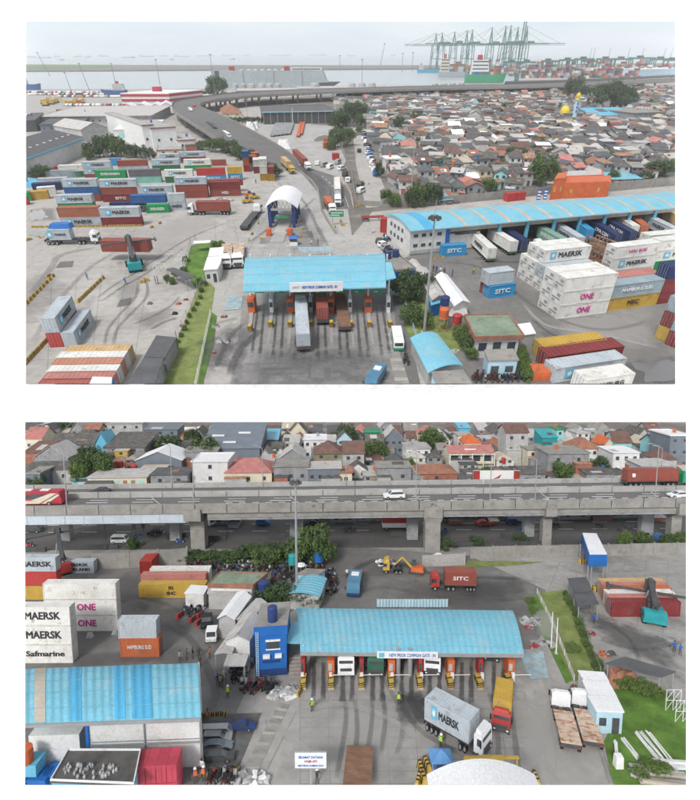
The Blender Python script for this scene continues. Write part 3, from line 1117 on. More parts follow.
def build_house(o,w,d,h,roof,rcol,wcol,rise,win,storeys,over,door):
 wl=MB()
 wl.box(0,0,-.3,w,d,h-.02)
 if roof=='f':
  wl.add([(0,0,h-.02),(w,0,h-.02),(w/2,0,h+rise-.08),(0,d,h-.02),(w,d,h-.02),(w/2,d,h+rise-.08)],[(0,1,2),(4,3,5),(0,2,5,3),(2,1,4,5)])
 elif roof=='g':
  wl.add([(0,0,h-.02),(0,d,h-.02),(0,d/2,h+rise-.08),(w,0,h-.02),(w,d,h-.02),(w,d/2,h+rise-.08)],[(1,0,2),(3,4,5),(0,3,5,2),(4,1,2,5)])
 elif roof=='s':
  wl.add([(0,0,h-.02),(w,0,h-.02),(w,d,h+rise-.05),(0,d,h+rise-.05),(0,d,h-.03),(w,d,h-.03)],[(0,1,2,3),(1,5,2),(0,3,4),(5,4,3,2)])
 part(o,'wall',wl,wcol)
 part(o,'roof',roof_mb(w,d,h,roof,rise,over),rcol)
 rl=random.Random(int(w*977+d*131))
 if roof in 'gs' and rl.random()<.65:
  run=d/2 if roof=='g' else d
  for _ in range(rl.choice((1,1,2))):
   a0,b0=rl.uniform(.0,.6),rl.uniform(.05,.5)
   a1,b1=a0+rl.uniform(.18,.38),b0+rl.uniform(.25,.45)
   zf=lambda q: h+.03+(rise+.05)*(run*q+over*.0)/run+.14
   mb=MB()
   mb.hexa([(w*a0,run*b0,zf(b0)),(w*a1,run*b0,zf(b0)),(w*a1,run*b1,zf(b1)),(w*a0,run*b1,zf(b1)),(w*a0,run*b0,zf(b0)+.07),(w*a1,run*b0,zf(b0)+.07),(w*a1,run*b1,zf(b1)+.07),(w*a0,run*b1,zf(b1)+.07)])
   part(o,'roof_patch',mb,rl.choice(('tin','rust','greyroof','tin_dark','whiteroof','terracotta')))
 if roof=='n' and rl.random()<.5:
  mb=MB()
  mb.cyl(w*rl.uniform(.2,.8),d*rl.uniform(.4,.8),h+.22,h+1.7,.6,n=8)
  part(o,'roof_tank',mb,rl.choice(('orange','blue','steel')))
 if rl.random()<.6:
  lw,ld,lh=w*rl.uniform(.35,.7),rl.uniform(1.5,3.0),h*rl.uniform(.5,.75)
  x0=rl.choice((0,w-lw))
  mb=MB()
  mb.box(x0+.15,-ld+.2,0,x0+lw-.15,-.01,lh-.25)
  le=part(o,'lean_to',mb,rl.choice(('greywall','palewall','brick',wcol)))
  mb=MB()
  mb.hexa([(x0,-ld,lh-.35),(x0+lw,-ld,lh-.35),(x0+lw,-.02,lh),(x0,-.02,lh),(x0,-ld,lh-.27),(x0+lw,-ld,lh-.27),(x0+lw,-.02,lh+.08),(x0,-.02,lh+.08)])
  part(le,'roof',mb,rl.choice(('tin','rust','greyroof','tin_dark')))
 if win:
  for s in range(storeys):
   zz=h*(s+.42)/storeys if storeys>1 else h*.42
   hh=min(1.25,h/storeys*.4)
   for i in range(win):
    x=w*(i+.5)/win
    if door and s==0 and i==win // 2:
     q=MB()
     q.box(x-.5,-.06,0,x+.5,.02,min(2.05,h*.7))
     part(o,'door',q,'darksteel')
     continue
    ww=min(.6,w/win*.24)
    q=MB()
    q.box(x-ww,-.05,zz,x+ww,.02,zz+hh)
    wo_=part(o,'window',q,'glass')
    f=MB()
    f.box(x-ww-.1,-.1,zz-.14,x+ww+.1,.0,zz-.02)
    part(wo_,'sill',f,'palewall')
 return o
# ================================================================== UPPER VIEW
LM={1: [],2: []}          # landmarks used to tell alike things apart
def barrel(E0,E1,C0,C1,n=10,thick=.18,s0=0.0,s1=1.0,lift=0.0,org=Vector((0,0,0)),t0=-1.0,t1=1.0,mb=None,m=0,flat_end=True):
 """an arched roof over front eave E0-E1 and crest C0-C1 (mirrored behind the crest)"""
 mb=mb or MB()
 rows=[]
 for i in range(n+1):
  t=t0+(t1-t0)*i/n
  pr=[]
  for s in (s0,s1):
   E,C=E0.lerp(E1,s),C0.lerp(C1,s)
   d=Vector((E.x-C.x,E.y-C.y,0))
   z=E.z+(C.z-E.z)*(1-t*t)
   pr.append(Vector((C.x,C.y,z+lift))+d*(-t)-org)
  rows.append(pr)
 vs,fs=[],[]
 for a,b in rows:
  vs+=[a,b,a-Vector((0,0,thick)),b-Vector((0,0,thick))]
 for i in range(n):
  k,q=4*i,4*i+4
  fs+=[(k,k+1,q+1,q),(k+2,q+2,q+3,k+3),(k,q,q+2,k+2),(k+1,k+3,q+3,q+1)]
 fs+=[(0,2,3,1),(4*n,4*n+1,4*n+3,4*n+2)]
 mb.add(vs,fs,m)
 Lr=(E1-E0).length
 mb.r=[(s0,s1,s0,s1)[i%4]*Lr for i in range(len(vs))]
 return mb
def pxprism(root,name,pts,z0,z1,m,inset=0):
 g=local_quad(root,pts)
 mb=MB()
 if sum(a.x*b.y-b.x*a.y for a,b in zip(g,g[1:]+g[:1]))<0:
  g.reverse()
 mb.prism([(p.x,p.y) for p in g],z0,z1)
 return part(root,name,mb,m)
def setting1():
 land=[(-30,480),(740,480),(740,62),(560,68),(505,84),(440,88),(345,88.5),(205,88.5),(120,89),(-30,89)]
 sheet('ground',land,0.0,'concrete')
 sheet('sea',[(-60,110),(760,110),(760,54.6),(-60,54.6)],-0.06,'water')
 # far breakwater and spit
 br=T('breakwater','long low grey breakwater across the bay','breakwater',P(200,68))
 pxprism(br,'bank',[(-20,72.3),(440,69.5),(440,66.2),(180,66),(-20,65)],-.5,3.5,'soil')
 pxprism(br,'grass_cover',[(-20,70.5),(110,69),(112,66.3),(-20,65.6)],3.5,4.0,'grass')
 pxprism(br,'far_spit',[(440,69),(720,66),(720,63.5),(440,66)],-.5,3.5,'soil')
 # ground colours
 sheet('village_ground',[(352,236),(372,212),(740,176),(740,84),(440,91),(330,95),(240,100),(336,132)],.03,'soil')
 sheet('container_yard',[(398,292),(392,262),(415,254),(450,249),(740,216),(740,480),(470,480)],.03,'yard')
 sheet('dock_floor',[(410,256),(740,219),(740,190),(392,236)],.05,'asphalt')
 sheet('gate_plaza',[(214,480),(240,326),(243,296),(390,292),(398,330),(430,480)],.04,'plaza')
 sheet('side_road',[(392,296),(402,296),(440,480),(416,480)],.055,'road')
 sheet('access_road',[(224,296),(262,166),(300,172),(318,190),(321,209),(345,236),(382,250),(390,262),(240,262)],.04,'concrete_pale')
 sheet('ramp_apron',[(300,165),(338,177),(351,195),(354,209),(321,209),(318,190),(300,172),(286,168)],.05,'road')
 sheet('village_street',[(352.5,128),(358.5,128),(375,165),(392,206),(366,208),(356,165)],.06,'concrete')
 sheet('truck_park',[(240,166),(300,163),(338,175),(347,160),(334,126),(262,121),(232,128)],.05,'concrete_pale')
 sheet('lawn',[(184,270),(191,246),(211,240),(226,244),(214,262),(207,280),(198,292)],.06,'grass')
 sheet('verge',[(196,292),(206,279),(215,288),(211,314),(196,400),(158,400),(177,340)],.05,'grass_dry')
 sheet('verge_edge',[(211,312),(217,316),(214,345),(204,380),(203,400),(196,400)],.06,'grass')
 sheet('garden',[(398,292),(432,285),(446,306),(470,330),(470,345),(440,362),(408,335)],.06,'grass_dry')
 # left coastal terminal
 sheet('car_terminal',[(-30,112),(125,112),(125,90),(-30,90)],.05,'concrete_pale')
 # river through the village
 for pts in ([(580,93.5),(604,91.5),(598,101),(584,102)],[(625,103),(652,110),(655,113.5),(622,106.5)],[(600,90.2),(640,89),(640,90.6),(602,92.2)]):
  sheet('river',pts,.09,'water')
 # damp, tyre dirt and pale repairs on the concrete
 for pts,m in (([(-30,292),(60,262),(88,290),(-30,385)],'dampgrey'),([(26,208),(60,206),(62,222),(26,224)],'wetdark'),([(95,240),(210,205),(240,215),(150,270)],'palepatch'),
       ([(104,290),(140,262),(150,272),(128,330)],'dampgrey'),([(130,318),(176,300),(182,318),(140,335)],'dampgrey'),([(205,360),(232,318),(262,330),(236,395)],'wetdark'),
       ([(190,340),(236,316),(240,350),(200,395)],'wetdark'),([(225,345),(400,345),(420,395),(200,395)],'wetdark'),([(250,330),(395,326),(405,372),(240,385)],'dampgrey'),
       ([(430,262),(650,226),(677,240),(470,296)],'dampgrey'),([(520,320),(660,292),(680,360),(560,345)],'palepatch'),([(600,362),(690,350),(690,392),(620,392)],'wetdark'),
       ([(246,214),(300,214),(340,252),(250,256)],'palepatch'),([(290,160),(330,180),(332,205),(318,195)],'tyremark'),([(280,220),(330,224),(335,258),(285,258)],'dampgrey'),
       ([(40,310),(100,292),(90,340),(40,360)],'dampgrey')):
  stain('ground_stain',pts,.075 if m != 'palepatch' else .07,m)
 for i,x in enumerate((262,281,301,321,341,359,378)):
  k=(x-318)/318
  for q in (-4.2,1.6):
   stain('lane_stain',[(x+q,300),(x+q+3,300),(x+q*1.5+5+46*k,366),(x+q*1.5+46*k,366)],.085+.004*i,'tyremark',8)
  stain('lane_stain',[(x+7.5,322),(x+12.5,322),(x+13+36*k,352),(x+8.5+36*k,352)],.12+.004*i,'palepatch',8)
 for pts in ([(27,211),(44,208),(50,219),(30,223)],[(630,362),(676,356),(690,380),(640,384)],[(29,229),(52,231),(46,238),(26,236)]):
  g=[P(*p) for p in pts]
  ce=sum(g,Vector())/4
  mb=MB()
  rnd=random.Random(int(pts[0][0]))
  ring=[]
  for i in range(22):
   t=i/22*4
   e=g[int(t)].lerp(g[(int(t)+1)%4],t%1)
   ring.append(ce+(e-ce)*rnd.uniform(.65,1.0))
  if sum(a.x*b.y-b.x*a.y for a,b in zip(ring,ring[1:]+ring[:1]))<0:
   ring.reverse()
  mb.add([(p.x,p.y,.095) for p in ring],[tuple(range(22))])
  struct('puddle',mb.mesh('puddle','puddle'))
 # tyre tracks, wet trails, slab joints
 for pts,w,m in (([(95,300),(115,285),(140,270),(190,238),(240,218)],1.0,'tyremark'),([(100,303),(121,288),(147,273),(196,240)],1.0,'tyremark'),([(104,352),(108,330),(122,312),(136,296),(138,276)],.9,'tyremark'),([(112,352),(117,330),(131,314),(147,296),(146,278)],.9,'tyremark'),
       ([(30,345),(60,300),(90,268),(120,250)],1.6,'dampgrey'),([(27,300),(50,270),(62,255),(100,247)],2.5,'dampgrey'),([(150,330),(165,322),(178,318)],1.2,'wetdark'),([(131,325),(150,318),(172,305),(180,296)],.8,'tyremark'),
       ([(246,246),(270,228),(296,214),(318,196)],1.4,'tyremark'),([(330,250),(316,225),(306,205),(285,180)],1.6,'tyremark'),([(322,254),(306,228),(296,205),(275,178)],1.6,'dampgrey'),([(300,248),(290,226),(284,212)],1.2,'tyremark'),
       ([(430,262),(480,268),(540,310),(600,330),(660,318)],1.5,'dampgrey'),([(470,258),(520,262),(560,246),(640,240)],1.6,'wetdark'),([(520,300),(545,325),(600,335),(670,352)],1.2,'palepatch'),([(530,318),(560,338),(620,345)],1.0,'wetdark'),
       ([(228,380),(240,350),(262,330)],2.0,'wetdark'),([(215,370),(228,340),(245,322)],1.2,'wetdark'),([(205,330),(222,322),(240,318)],1.6,'dampgrey'),([(322,205),(330,190),(310,172),(270,150)],1.2,'tyremark')):
  ribbon('tyre_track',pts,w,.13,m)
 joints((246,256),(326,256),(312,210),(268,212),5,7,.065,.10)
 joints((30,250),(240,250),(232,216),(60,228),9,4,.012,.09)
 joints((26,384),(130,384),(150,268),(26,280),5,6,.012,.08)
 for q in ([(60,262),(74,261),(72,267),(56,268)],[(120,300),(132,298),(130,305),(117,307)],[(300,232),(312,231),(314,238),(301,239)],[(262,238),(272,237),(270,243),(259,244)],[(540,332),(556,329),(562,335),(545,338)],[(600,322),(622,318),(630,324),(606,328)],[(480,262),(500,260),(504,265),(483,267)]):
  sheet('road_patch',q,.068,'road')
 # faded lines on the access road and the ramp
 mb=MB()
 for a,b in (((268,180),(318,214)),((322,176),(344,196)),((345,197),(349,208)),((262,246),(330,246))):
  p,q=P(*a),P(*b)
  n=Vector((-(q-p).y,(q-p).x,0)).normalized()*.12
  for i in range(0,12,2):
   c,d=p.lerp(q,i/12),p.lerp(q,(i+1)/12)
   mb.add([(c-n)+Vector((0,0,.07)),(d-n)+Vector((0,0,.07)),(d+n)+Vector((0,0,.07)),(c+n)+Vector((0,0,.07))],[(0,1,2,3)])
 struct('road_marking',mb.mesh('road_marking','white'))
setting1()
def sky1():
 m=bpy.data.materials.new('sky')
 m.use_nodes=True
 n,l=m.node_tree.nodes,m.node_tree.links
 n.clear()
 e=n.new('ShaderNodeEmission')
 o=n.new('ShaderNodeOutputMaterial')
 tc=n.new('ShaderNodeTexCoord')
 mp=n.new('ShaderNodeMapping')
 mp.inputs['Scale'].default_value=(.00016,1,.0009)
 nz=n.new('ShaderNodeTexNoise')
 nz.inputs['Scale'].default_value=1.4
 nz.inputs['Detail'].default_value=5
 mx=n.new('ShaderNodeMix')
 mx.data_type='RGBA'
 mx.inputs['A'].default_value=(.53,.62,.665,1)
 mx.inputs['B'].default_value=(.66,.71,.74,1)
 rg=n.new('ShaderNodeMapRange')
 rg.inputs['From Min'].default_value=.3
 rg.inputs['From Max'].default_value=.7
 l.new(tc.outputs['Object'],mp.inputs['Vector'])
 l.new(mp.outputs[0],nz.inputs['Vector'])
 l.new(nz.outputs['Fac'],rg.inputs['Value'])
 l.new(rg.outputs[0],mx.inputs['Factor'])
 l.new(mx.outputs['Result'],e.inputs['Color'])
 l.new(e.outputs[0],o.inputs['Surface'])
 e.inputs['Strength'].default_value=1.0
 Y=P(350,54.6).y+60
 mb=MB()
 mb.box(-22000,Y,-40,22000,Y+40,4200)
 struct('sky',mb.mesh('sky',m))
sky1()
# ------------------------------------------------------------------ toll gate (seen from inside the port)
LM[1]+=[((318,272),'the toll gate roof'),((281,200),'the white weigh-station canopy'),((135,250),'the reach stacker'),((428,245),'the long blue-roofed warehouse'),
    ((205,260),'the white sheds'),((65,325),'the twin grey containers'),((95,368),'the row of end-to-end containers'),((580,188),'the big orange boxes'),((574,104),'the mosque minaret'),
    ((613,114),'the long blue village roof'),((540,170),'the big dark village tree'),((493,327),'the green-roofed office'),((580,300),'the tall white container stack'),
    ((160,96),'the red and white car park'),((270,78),'the grey car carrier'),((300,117),'the long dark shed'),((365,165),'the village street'),((190,130),'the motorway ramp'),
    ((640,290),'the yellow container pair'),((500,45),'the quay cranes'),((500,280),'the small blue container'),((411,170),'the tall village mast'),((245,130),'the truck park'),((26,150),'the dark-roofed depot')]
def toll_gate1():
 he,hc=7.0,8.3
 E0,E1=P(243.3,291.5,he),P(386,287,he)
 B0,B1=P(245.8,257.6,he),P(384.8,253.8,he)
 C0,C1=(E0+B0)/2,(E1+B1)/2
 C0.z=C1.z=hc
 ctr=(E0+E1+C0+C1)/4
 o=T('toll_gate','blue barrel-roofed toll gate with white name board, seen with its lanes in front','toll gate',(ctr.x,ctr.y,0),fixed=True)
 og=o.location
 part(o,'roof',barrel(E0,E1,C0,C1,14,.25,org=og),'cyanroof')
 for k in range(5):
  part(o,'sheet_lap',barrel(E0,E1,C0,C1,1,.03,0,1,.03,og,t0=-.8+.4*k,t1=-.788+.4*k),'cyanseam')
 ex=MB()
 q=[P(386.3,280,7.6),P(396,277.7,7.6),P(391,262,9.0),P(385.8,262,9.0)]
 q=[p-og for p in q]
 ex.hexa([p-Vector((0,0,.2)) for p in q]+q)
 part(o,'side_roof',ex,'cyanroof')
 # board
 a,b=P(290,290.3,he+.1),P(342.7,289,he+.1)
 u=(b-a)
 w=u.length
 ang=math.atan2(u.y,u.x)
 nrm=Vector((math.sin(ang),-math.cos(ang),0))
 sb=MB()
 sb.box(0,-.15,-.2,w,.05,1.75)
 so_=part(o,'name_board',sb,'whiteroof')
 so_.location=a-og+nrm*.35
 so_.rotation_euler=(0,0,ang)
 t=O('lettering',text_mesh('NEW PRIOK COMMON GATE - IN',.62,'blue',.012,w*.66),so_,(w*.56,-.18,.75))
 t2=O('lettering',text_mesh('NPCT',.5,'brightred' if 'brightred' in G else 'steel',.0,w*.14),so_,(w*.12,-.18,.75))
 # columns, lane islands, booths, lane signs
 dx=(E1-E0)
 L=dx.length
 dirx=dx/L
 xs=[252,272,291,311,331,350,368,388]
 hb=P(245,262)
 beam=MB()
 for t_ in (.1,.5,.9):
  p0,p1=E0.lerp(C0,t_)-og,E1.lerp(C1,t_)-og
  beam.tube(p0-Vector((0,0,.5)),p1-Vector((0,0,.5)),.15,n=5)
 part(o,'roof_truss',beam,'darksteel')
 for i,x in enumerate(xs):
  base=P(x,313)-og
  back=P(x+(x-318)*-.03,283)-og
  c=MB()
  for tt in (.1,.95):
   p=base.lerp(back,tt)
   c.cyl(p.x,p.y,0,he+.4,.2,n=8)
  part(o,'column',c,'whiteroof')
  nose=P(x+(x-318)*.03,328 if i not in (0,) else 332)-og
  isl=MB()
  d=(nose-back).normalized()
  nn=Vector((-d.y,d.x,0))*.55
  isl.hexa([back-nn,nose-nn*.6,nose+nn*.6,back+nn]+[p+Vector((0,0,.25)) for p in (back-nn,nose-nn*.6,nose+nn*.6,back+nn)])
  part(o,'lane_island',isl,'concrete_pale')
  bo=MB()
  q0=base.lerp(nose,.02)
  bw=.75 if i in (0,2,4,6) else .4
  bo.box(q0.x-bw,q0.y-.2,.25,q0.x+bw,q0.y+2.6,3.3)
  bt=part(o,'booth',bo,'orange' if i in (0,2,4,6) else 'whiteroof')
  gl=MB()
  gl.box(q0.x-bw*.8,q0.y-.23,1.5,q0.x+bw*.8,q0.y-.19,2.6)
  part(bt,'window',gl,'glass')
  ns=MB()
  ns.taper(nose.x-.42,nose.y-.1,.25,nose.x+.42,nose.y+1.2,1.35,.05,.05,.1)
  nb=part(o,'bumper_block',ns,'yellow')
  st=MB()
  for k in range(3):
   st.box(nose.x-.44,nose.y-.12,.35+k*.34,nose.x+.44,nose.y+1.0,.48+k*.34)
  part(nb,'stripe',st,'black')
  if i<7:
   p=P((x+xs[i+1])/2,313)-og
   sg=MB()
   sg.box(p.x-1.0,p.y-.1,4.6,p.x+1.0,p.y+.05,5.25)
   lg=part(o,'lane_sign',sg,'green')
   aw=MB()
   aw.box(p.x-.9,p.y-.13,4.85,p.x-.2,p.y-.1,5.0)
   part(lg,'arrow',aw,'white')
 g=MB()
 p0,p1=P(250,313)-og,P(388,311)-og
 g.tube(p0+Vector((0,-.1,5.3)),p1+Vector((0,-.1,5.3)),.09,n=5)
 part(o,'sign_beam',g,'steel')
 # translucent wind panels behind the roof
 f=T('panel_fence','row of pale blue translucent panels behind the toll gate roof','fence',P(316,254),fixed=True)
 for i in range(13):
  a,b=P(299+i*2.6,255.3,0)-f.location,P(301.3+i*2.6,255.2,0)-f.location
  mb=MB()
  mb.box(a.x,a.y,1.2,b.x,a.y+.08,2.3)
  part(f,'panel',mb,'lightblue')
 mb=MB()
 for i in range(4):
  a=P(299+i*11,255.3)-f.location
  mb.cyl(a.x,a.y+.15,0,2.4,.06,n=5)
 part(f,'post',mb,'steel')
toll_gate1()
truck((304,353),(301,306),'white','truck seen from behind under a pale grey container leaving the third gate lane',load=('pale',None,12.1,dict(ends=(0,),desc='pale grey container with closed rear doors on the truck leaving the gate',hs=1)),wid=1.05,group='trucks at the toll gate')
truck((323,326),(319,292),'white','truck seen from behind under a rusty red container in the gate',load=('redbrown',None,12.1,dict(ends=(0,),desc='rusty red container with pale roof and white door marks in the gate',hs=1)),group='trucks at the toll gate')
truck((345,333),(339,296),'orange','brown empty flatbed truck leaving the toll gate',bed='browndeck',group='trucks at the toll gate')
truck((301,304),(299,284),'red','yellow box truck waiting under the toll gate roof',trailer=True,load=('yellow',None,12.0,dict(desc='yellow container half hidden under the toll gate roof',ends=(0,))),group='trucks at the toll gate')
bus((398.5,352),(395.5,334),'minibus','whiteroof','green','white minibus with green skirt on the paved strip',wid=.95,hs=.85)
bus((381,374),(370,392),'minibus','busblue','navy','blue minibus with pale roof leaving the plaza',wid=1.0,hs=.9)
def paved_strip(pts_l,pts_r,n,name,z=.08):
 o=T(name,'strip of pale concrete drain covers along the plaza edge'+(' of the upper view' if FRAME==1 else ' of the lower view'),'drain cover',P(*pts_l[0]),fixed=True)
 def along(pts,t):
  k=t*(len(pts)-1)
  i=min(int(k),len(pts)-2)
  return P(*pts[i]).lerp(P(*pts[i+1]),k-i)
 for i in range(n):
  a,b=along(pts_l,(i+.02)/n),along(pts_l,(i+.98)/n)
  d,c=along(pts_r,(i+.02)/n),along(pts_r,(i+.98)/n)
  q=[p-o.location for p in (a,b,c,d)]
  if (q[1]-q[0]).cross(q[2]-q[0]).z<0:
   q.reverse()
  mb=MB()
  mb.prism([(p.x,p.y) for p in q],.0,z)
  part(o,'slab',mb,'concrete_wall' if i%3 else 'concrete')
paved_strip([(383,326),(397,392)],[(391,326),(412,392)],22,'drain_strip')
# ------------------------------------------------------------------ blue gate office
def gate_office1():
 loc,rz,w=place((395,293),(414,290.5))
 o=T('gate_office','bright blue gate office with flat grey roof beside the toll gate','office',loc,rz,fixed=True)
 h=HT(395,293,272)
 d=11.5
 b=MB()
 b.box(0,0,0,w,d,h-.02)
 part(o,'wall',b,'blue')
 r=MB()
 r.box(-.1,-.1,h,w+.1,d,h+.15)
 for q in ((-.1,-.1,w+.1,.1),(-.1,d-.2,w+.1,d),(-.1,.1,.1,d-.2),(w-.1,.1,w+.1,d-.2)):
  r.box(q[0],q[1],h+.15,q[2],q[3],h+.55)
 part(o,'roof',r,'concrete_wall')
 q=MB()
 q.box(w*.3,-.06,h*.45,w*.75,.02,h*.8)
 part(o,'window',q,'glass')
 tnk=MB()
 tnk.cyl(w*.3,d*.75,h+.15,h+1.9,.8,n=10)
 part(o,'water_tank',tnk,'navy')
 tnk=MB()
 tnk.cyl(w*.75,d*.8,h+.15,h+1.9,.8,n=10)
 part(o,'water_tank',tnk,'navy')
 ac=MB()
 ac.box(w*.3,-.4,h*.3,w*.5,0,h*.42)
 part(o,'air_conditioner',ac,'white')
gate_office1()
# ------------------------------------------------------------------ warehouse with loading dock
def warehouse1():
 he=HT(409,254.5,230)
 hc=he*1.22
 A0=P(409,254.5)
 A1=P(700,204.7,he)
 A1.z=0
 B0=P(386.5,238)
 E0,E1=Vector((A0.x,A0.y,he)),Vector((A1.x,A1.y,he))
 M=(A0+B0)/2
 C0=Vector((M.x,M.y,hc))
 C1=C0+(E1-E0)
 o=T('warehouse','long warehouse with light blue arched roof and white two-storey end above loading docks','warehouse',A0,0,fixed=True)
 og=A0
 ud=(E1-E0)
 Lw=ud.length
 u=ud/Lw
 v=(B0-A0)
 ov=-(v.normalized())*.9
 part(o,'roof',barrel(E0+ov*1.0-u*.5,E1+ov,C0-u*.5,C1,16,.3,org=og),'cyanroof')
 def s_of(x):
  y=229.7-(x-409)*(23.2/268)
  return (P(x,y,he)-E0).dot(u)/Lw
 for x in (466,488,509,529.5,550,570.6,592,613,632.5,652,671):
  s=s_of(x)
  part(o,'roof_stripe',barrel(E0+ov-u*.5,E1+ov,C0-u*.5,C1,12,.05,s-.55/Lw,s+.55/Lw,.06,og),'beige')
 s=s_of(430)
 part(o,'roof_stripe',barrel(E0+ov-u*.5,E1+ov,C0-u*.5,C1,12,.05,s-1.5/Lw,s+1.5/Lw,.05,og),'cyanroof_deep')
 # white gable end
 w=MB()
 n=10
 top=[]
 for i in range(n+1):
  t=i/n
  p=A0.lerp(B0,t)-og
  top.append((p.x,p.y,he+(hc-he)*(1-(2*t-1)**2)-.32))
 base=[(p[0],p[1],0) for p in top]
 dd=u*.3
 vs=base+top+[(p[0]+dd.x,p[1]+dd.y,p[2]) for p in base+top]
 k=n+1
 fs=[]
 for i in range(n):
  fs+=[(i,k+i,k+i+1,i+1),(2*k+i,2*k+i+1,3*k+i+1,3*k+i),(k+i,3*k+i,3*k+i+1,k+i+1)]
 fs+=[(0,2*k,3*k,k),(n,k+n,3*k+n,2*k+n)]
 w.add(vs,fs)
 part(o,'gable_wall',w,'whitewall')
 def wall_piece(name,s0,s1,t,z0,z1,m,th=.25,parent=None):
  """upright panel along the front between distances s0..s1, set back t metres"""
  vv=v.normalized()
  q=[u*s0+vv*t,u*s1+vv*t,u*s1+vv*(t+th),u*s0+vv*(t+th)]
  mb=MB()
  mb.hexa([(p.x,p.y,z0) for p in q]+[(p.x,p.y,z1) for p in q])
  return part(parent or o,name,mb,m)
 off=s_of(446)*Lw
 wall_piece('front_wall',.32,off,0.02,0,he-.35,'whitewall')
 wall_piece('corner_column',off,off+1.2,-.1,0,he-.35,'blue')
 wall_piece('plinth_band',.32,off,-.12,0,he*.16,'palewall',.12)
 for zz in (.28,.68):
  for k in range(4):
   s0=off*(.1+.22*k)
   f=wall_piece('window',s0,s0+off*.12,-.04,he*zz,he*zz+he*.13,'glass',.05)
 vv=v.normalized()
 for zz in (.3,.68):
  for k in range(4):
   p=v*(.28+.16*k)-u*.05
   q=p+v*.08
   mb=MB()
   mb.hexa([(p.x,p.y,he*zz),(p.x+.06*u.x,p.y+.06*u.y,he*zz),(q.x+.06*u.x,q.y+.06*u.y,he*zz),(q.x,q.y,he*zz)]+
     [(p.x,p.y,he*zz+1.1),(p.x+.06*u.x,p.y+.06*u.y,he*zz+1.1),(q.x+.06*u.x,q.y+.06*u.y,he*zz+1.1),(q.x,q.y,he*zz+1.1)])
   part(o,'window',mb,'glass')
 # fascia band, recessed dock wall, columns
 wall_piece('fascia',off+1.2,Lw,.35,he*.76,he-.35,'beige',.2)
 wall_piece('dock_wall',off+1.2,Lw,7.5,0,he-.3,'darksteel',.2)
 wall_piece('loading_bay',off+1.4,s_of(482)*Lw,.6,0,he*.66,'whitewall',3.0)
 wall_piece('bay_window',off+3,s_of(478)*Lw,.3,he*.62,he*.74,'glass',.1)
 for x in (500,528,555,581,606,631,656.5):
  s=s_of(x)*Lw
  wall_piece('column',s-.5,s+.5,-.25,0,he-.33,'skyblue',.5)
 g=wall_piece('gutter',0,Lw,-.95,he-.3,he-.08,'steel',.2)
warehouse1()
for i,(x0,y0,x1,y1,c,tx,kw) in enumerate((
  (442,257,465.5,255.5,'brightblue','SITC',dict(txt='white',desc='bright blue container with white lettering standing by the white warehouse end',ends=(1,))),)):
 container((x0,y0),(x1,y1),c,tx,hs=1.15,toplab=False,**kw)
def docked(x0,y0,x1,y1,c,text,desc,logo=False,txt='white',L=12.19,hs=1.1,tl='darkgreen_frame'):
 """container on a chassis backed against the dock: far foot (x0, y0) to near foot (x1, y1) of its visible long side"""
 loc,rz,dist=place((x0,y0),(x1,y1))
 n=Vector((-math.sin(rz),math.cos(rz),0))
 k=dist/12.4
 t=T('trailer','green chassis under the '+desc.split(' backed')[0].split(' at the')[0]+(' at the far end' if 'far end' in desc else ' at the dock'),'trailer',loc+(P(x1,y1)-loc)*.5+n*1.22,rz+math.pi,'trailers at the loading dock',(k,1,.8))
 inst(trailer_tpl(12.4,None),t,{'c': G['green_dark']})
 container((x0,y0),(x1,y1),c,text,z=1.12,hs=hs,ends=(1,),logo=logo,txt=txt,desc=desc,toplab=False,group='containers at the loading dock',L=L)
G['green_dark']=mat('green_dark',(0.03,0.12,0.07),0.7)
docked(469,246,486,263,'white','MAERSK','white container with dark lettering backed to the dock beside the white bay',txt='lettergrey')
docked(486,241.5,508,256,'white',None,'white container without lettering backed to the dock')
docked(497,239.5,518,254,'navy',None,'navy container backed to the dock beside a white one')
docked(535,240,557,253,'sage','EVERGREEN','sage green container with white lettering at the loading dock')
docked(551,236,574,251.5,'pale','MAERSK','grey container with dark lettering beside the sage green one',txt='lettergrey')
docked(570,233,583,243,'brightblue',None,'short bright blue container at the loading dock',L=6.06)
docked(588,234,611,249,'navy','CMA CGM','navy container with white lettering at the loading dock')
docked(601,231,626,246,'navy','CMA CGM','second navy container with white lettering at the dock')
docked(613,229,628,239,'white',None,'short white container at the dock beside the orange one',L=6.06)
docked(624,226.5,637,238,'orange',None,'short orange container at the loading dock',L=6.06)
docked(641,228,668,242,'pale','MAERSK','grey container with blue star logo at the far end of the dock',logo=True,txt='lettergrey')
docked(660,222,690,236,'tan',None,'tan container at the far end of the dock')
truck((526,241),(540,250),'white','small grey box truck parked nose out at the dock',trailer=False,wid=.8,hs=.75,group='trucks at the dock')
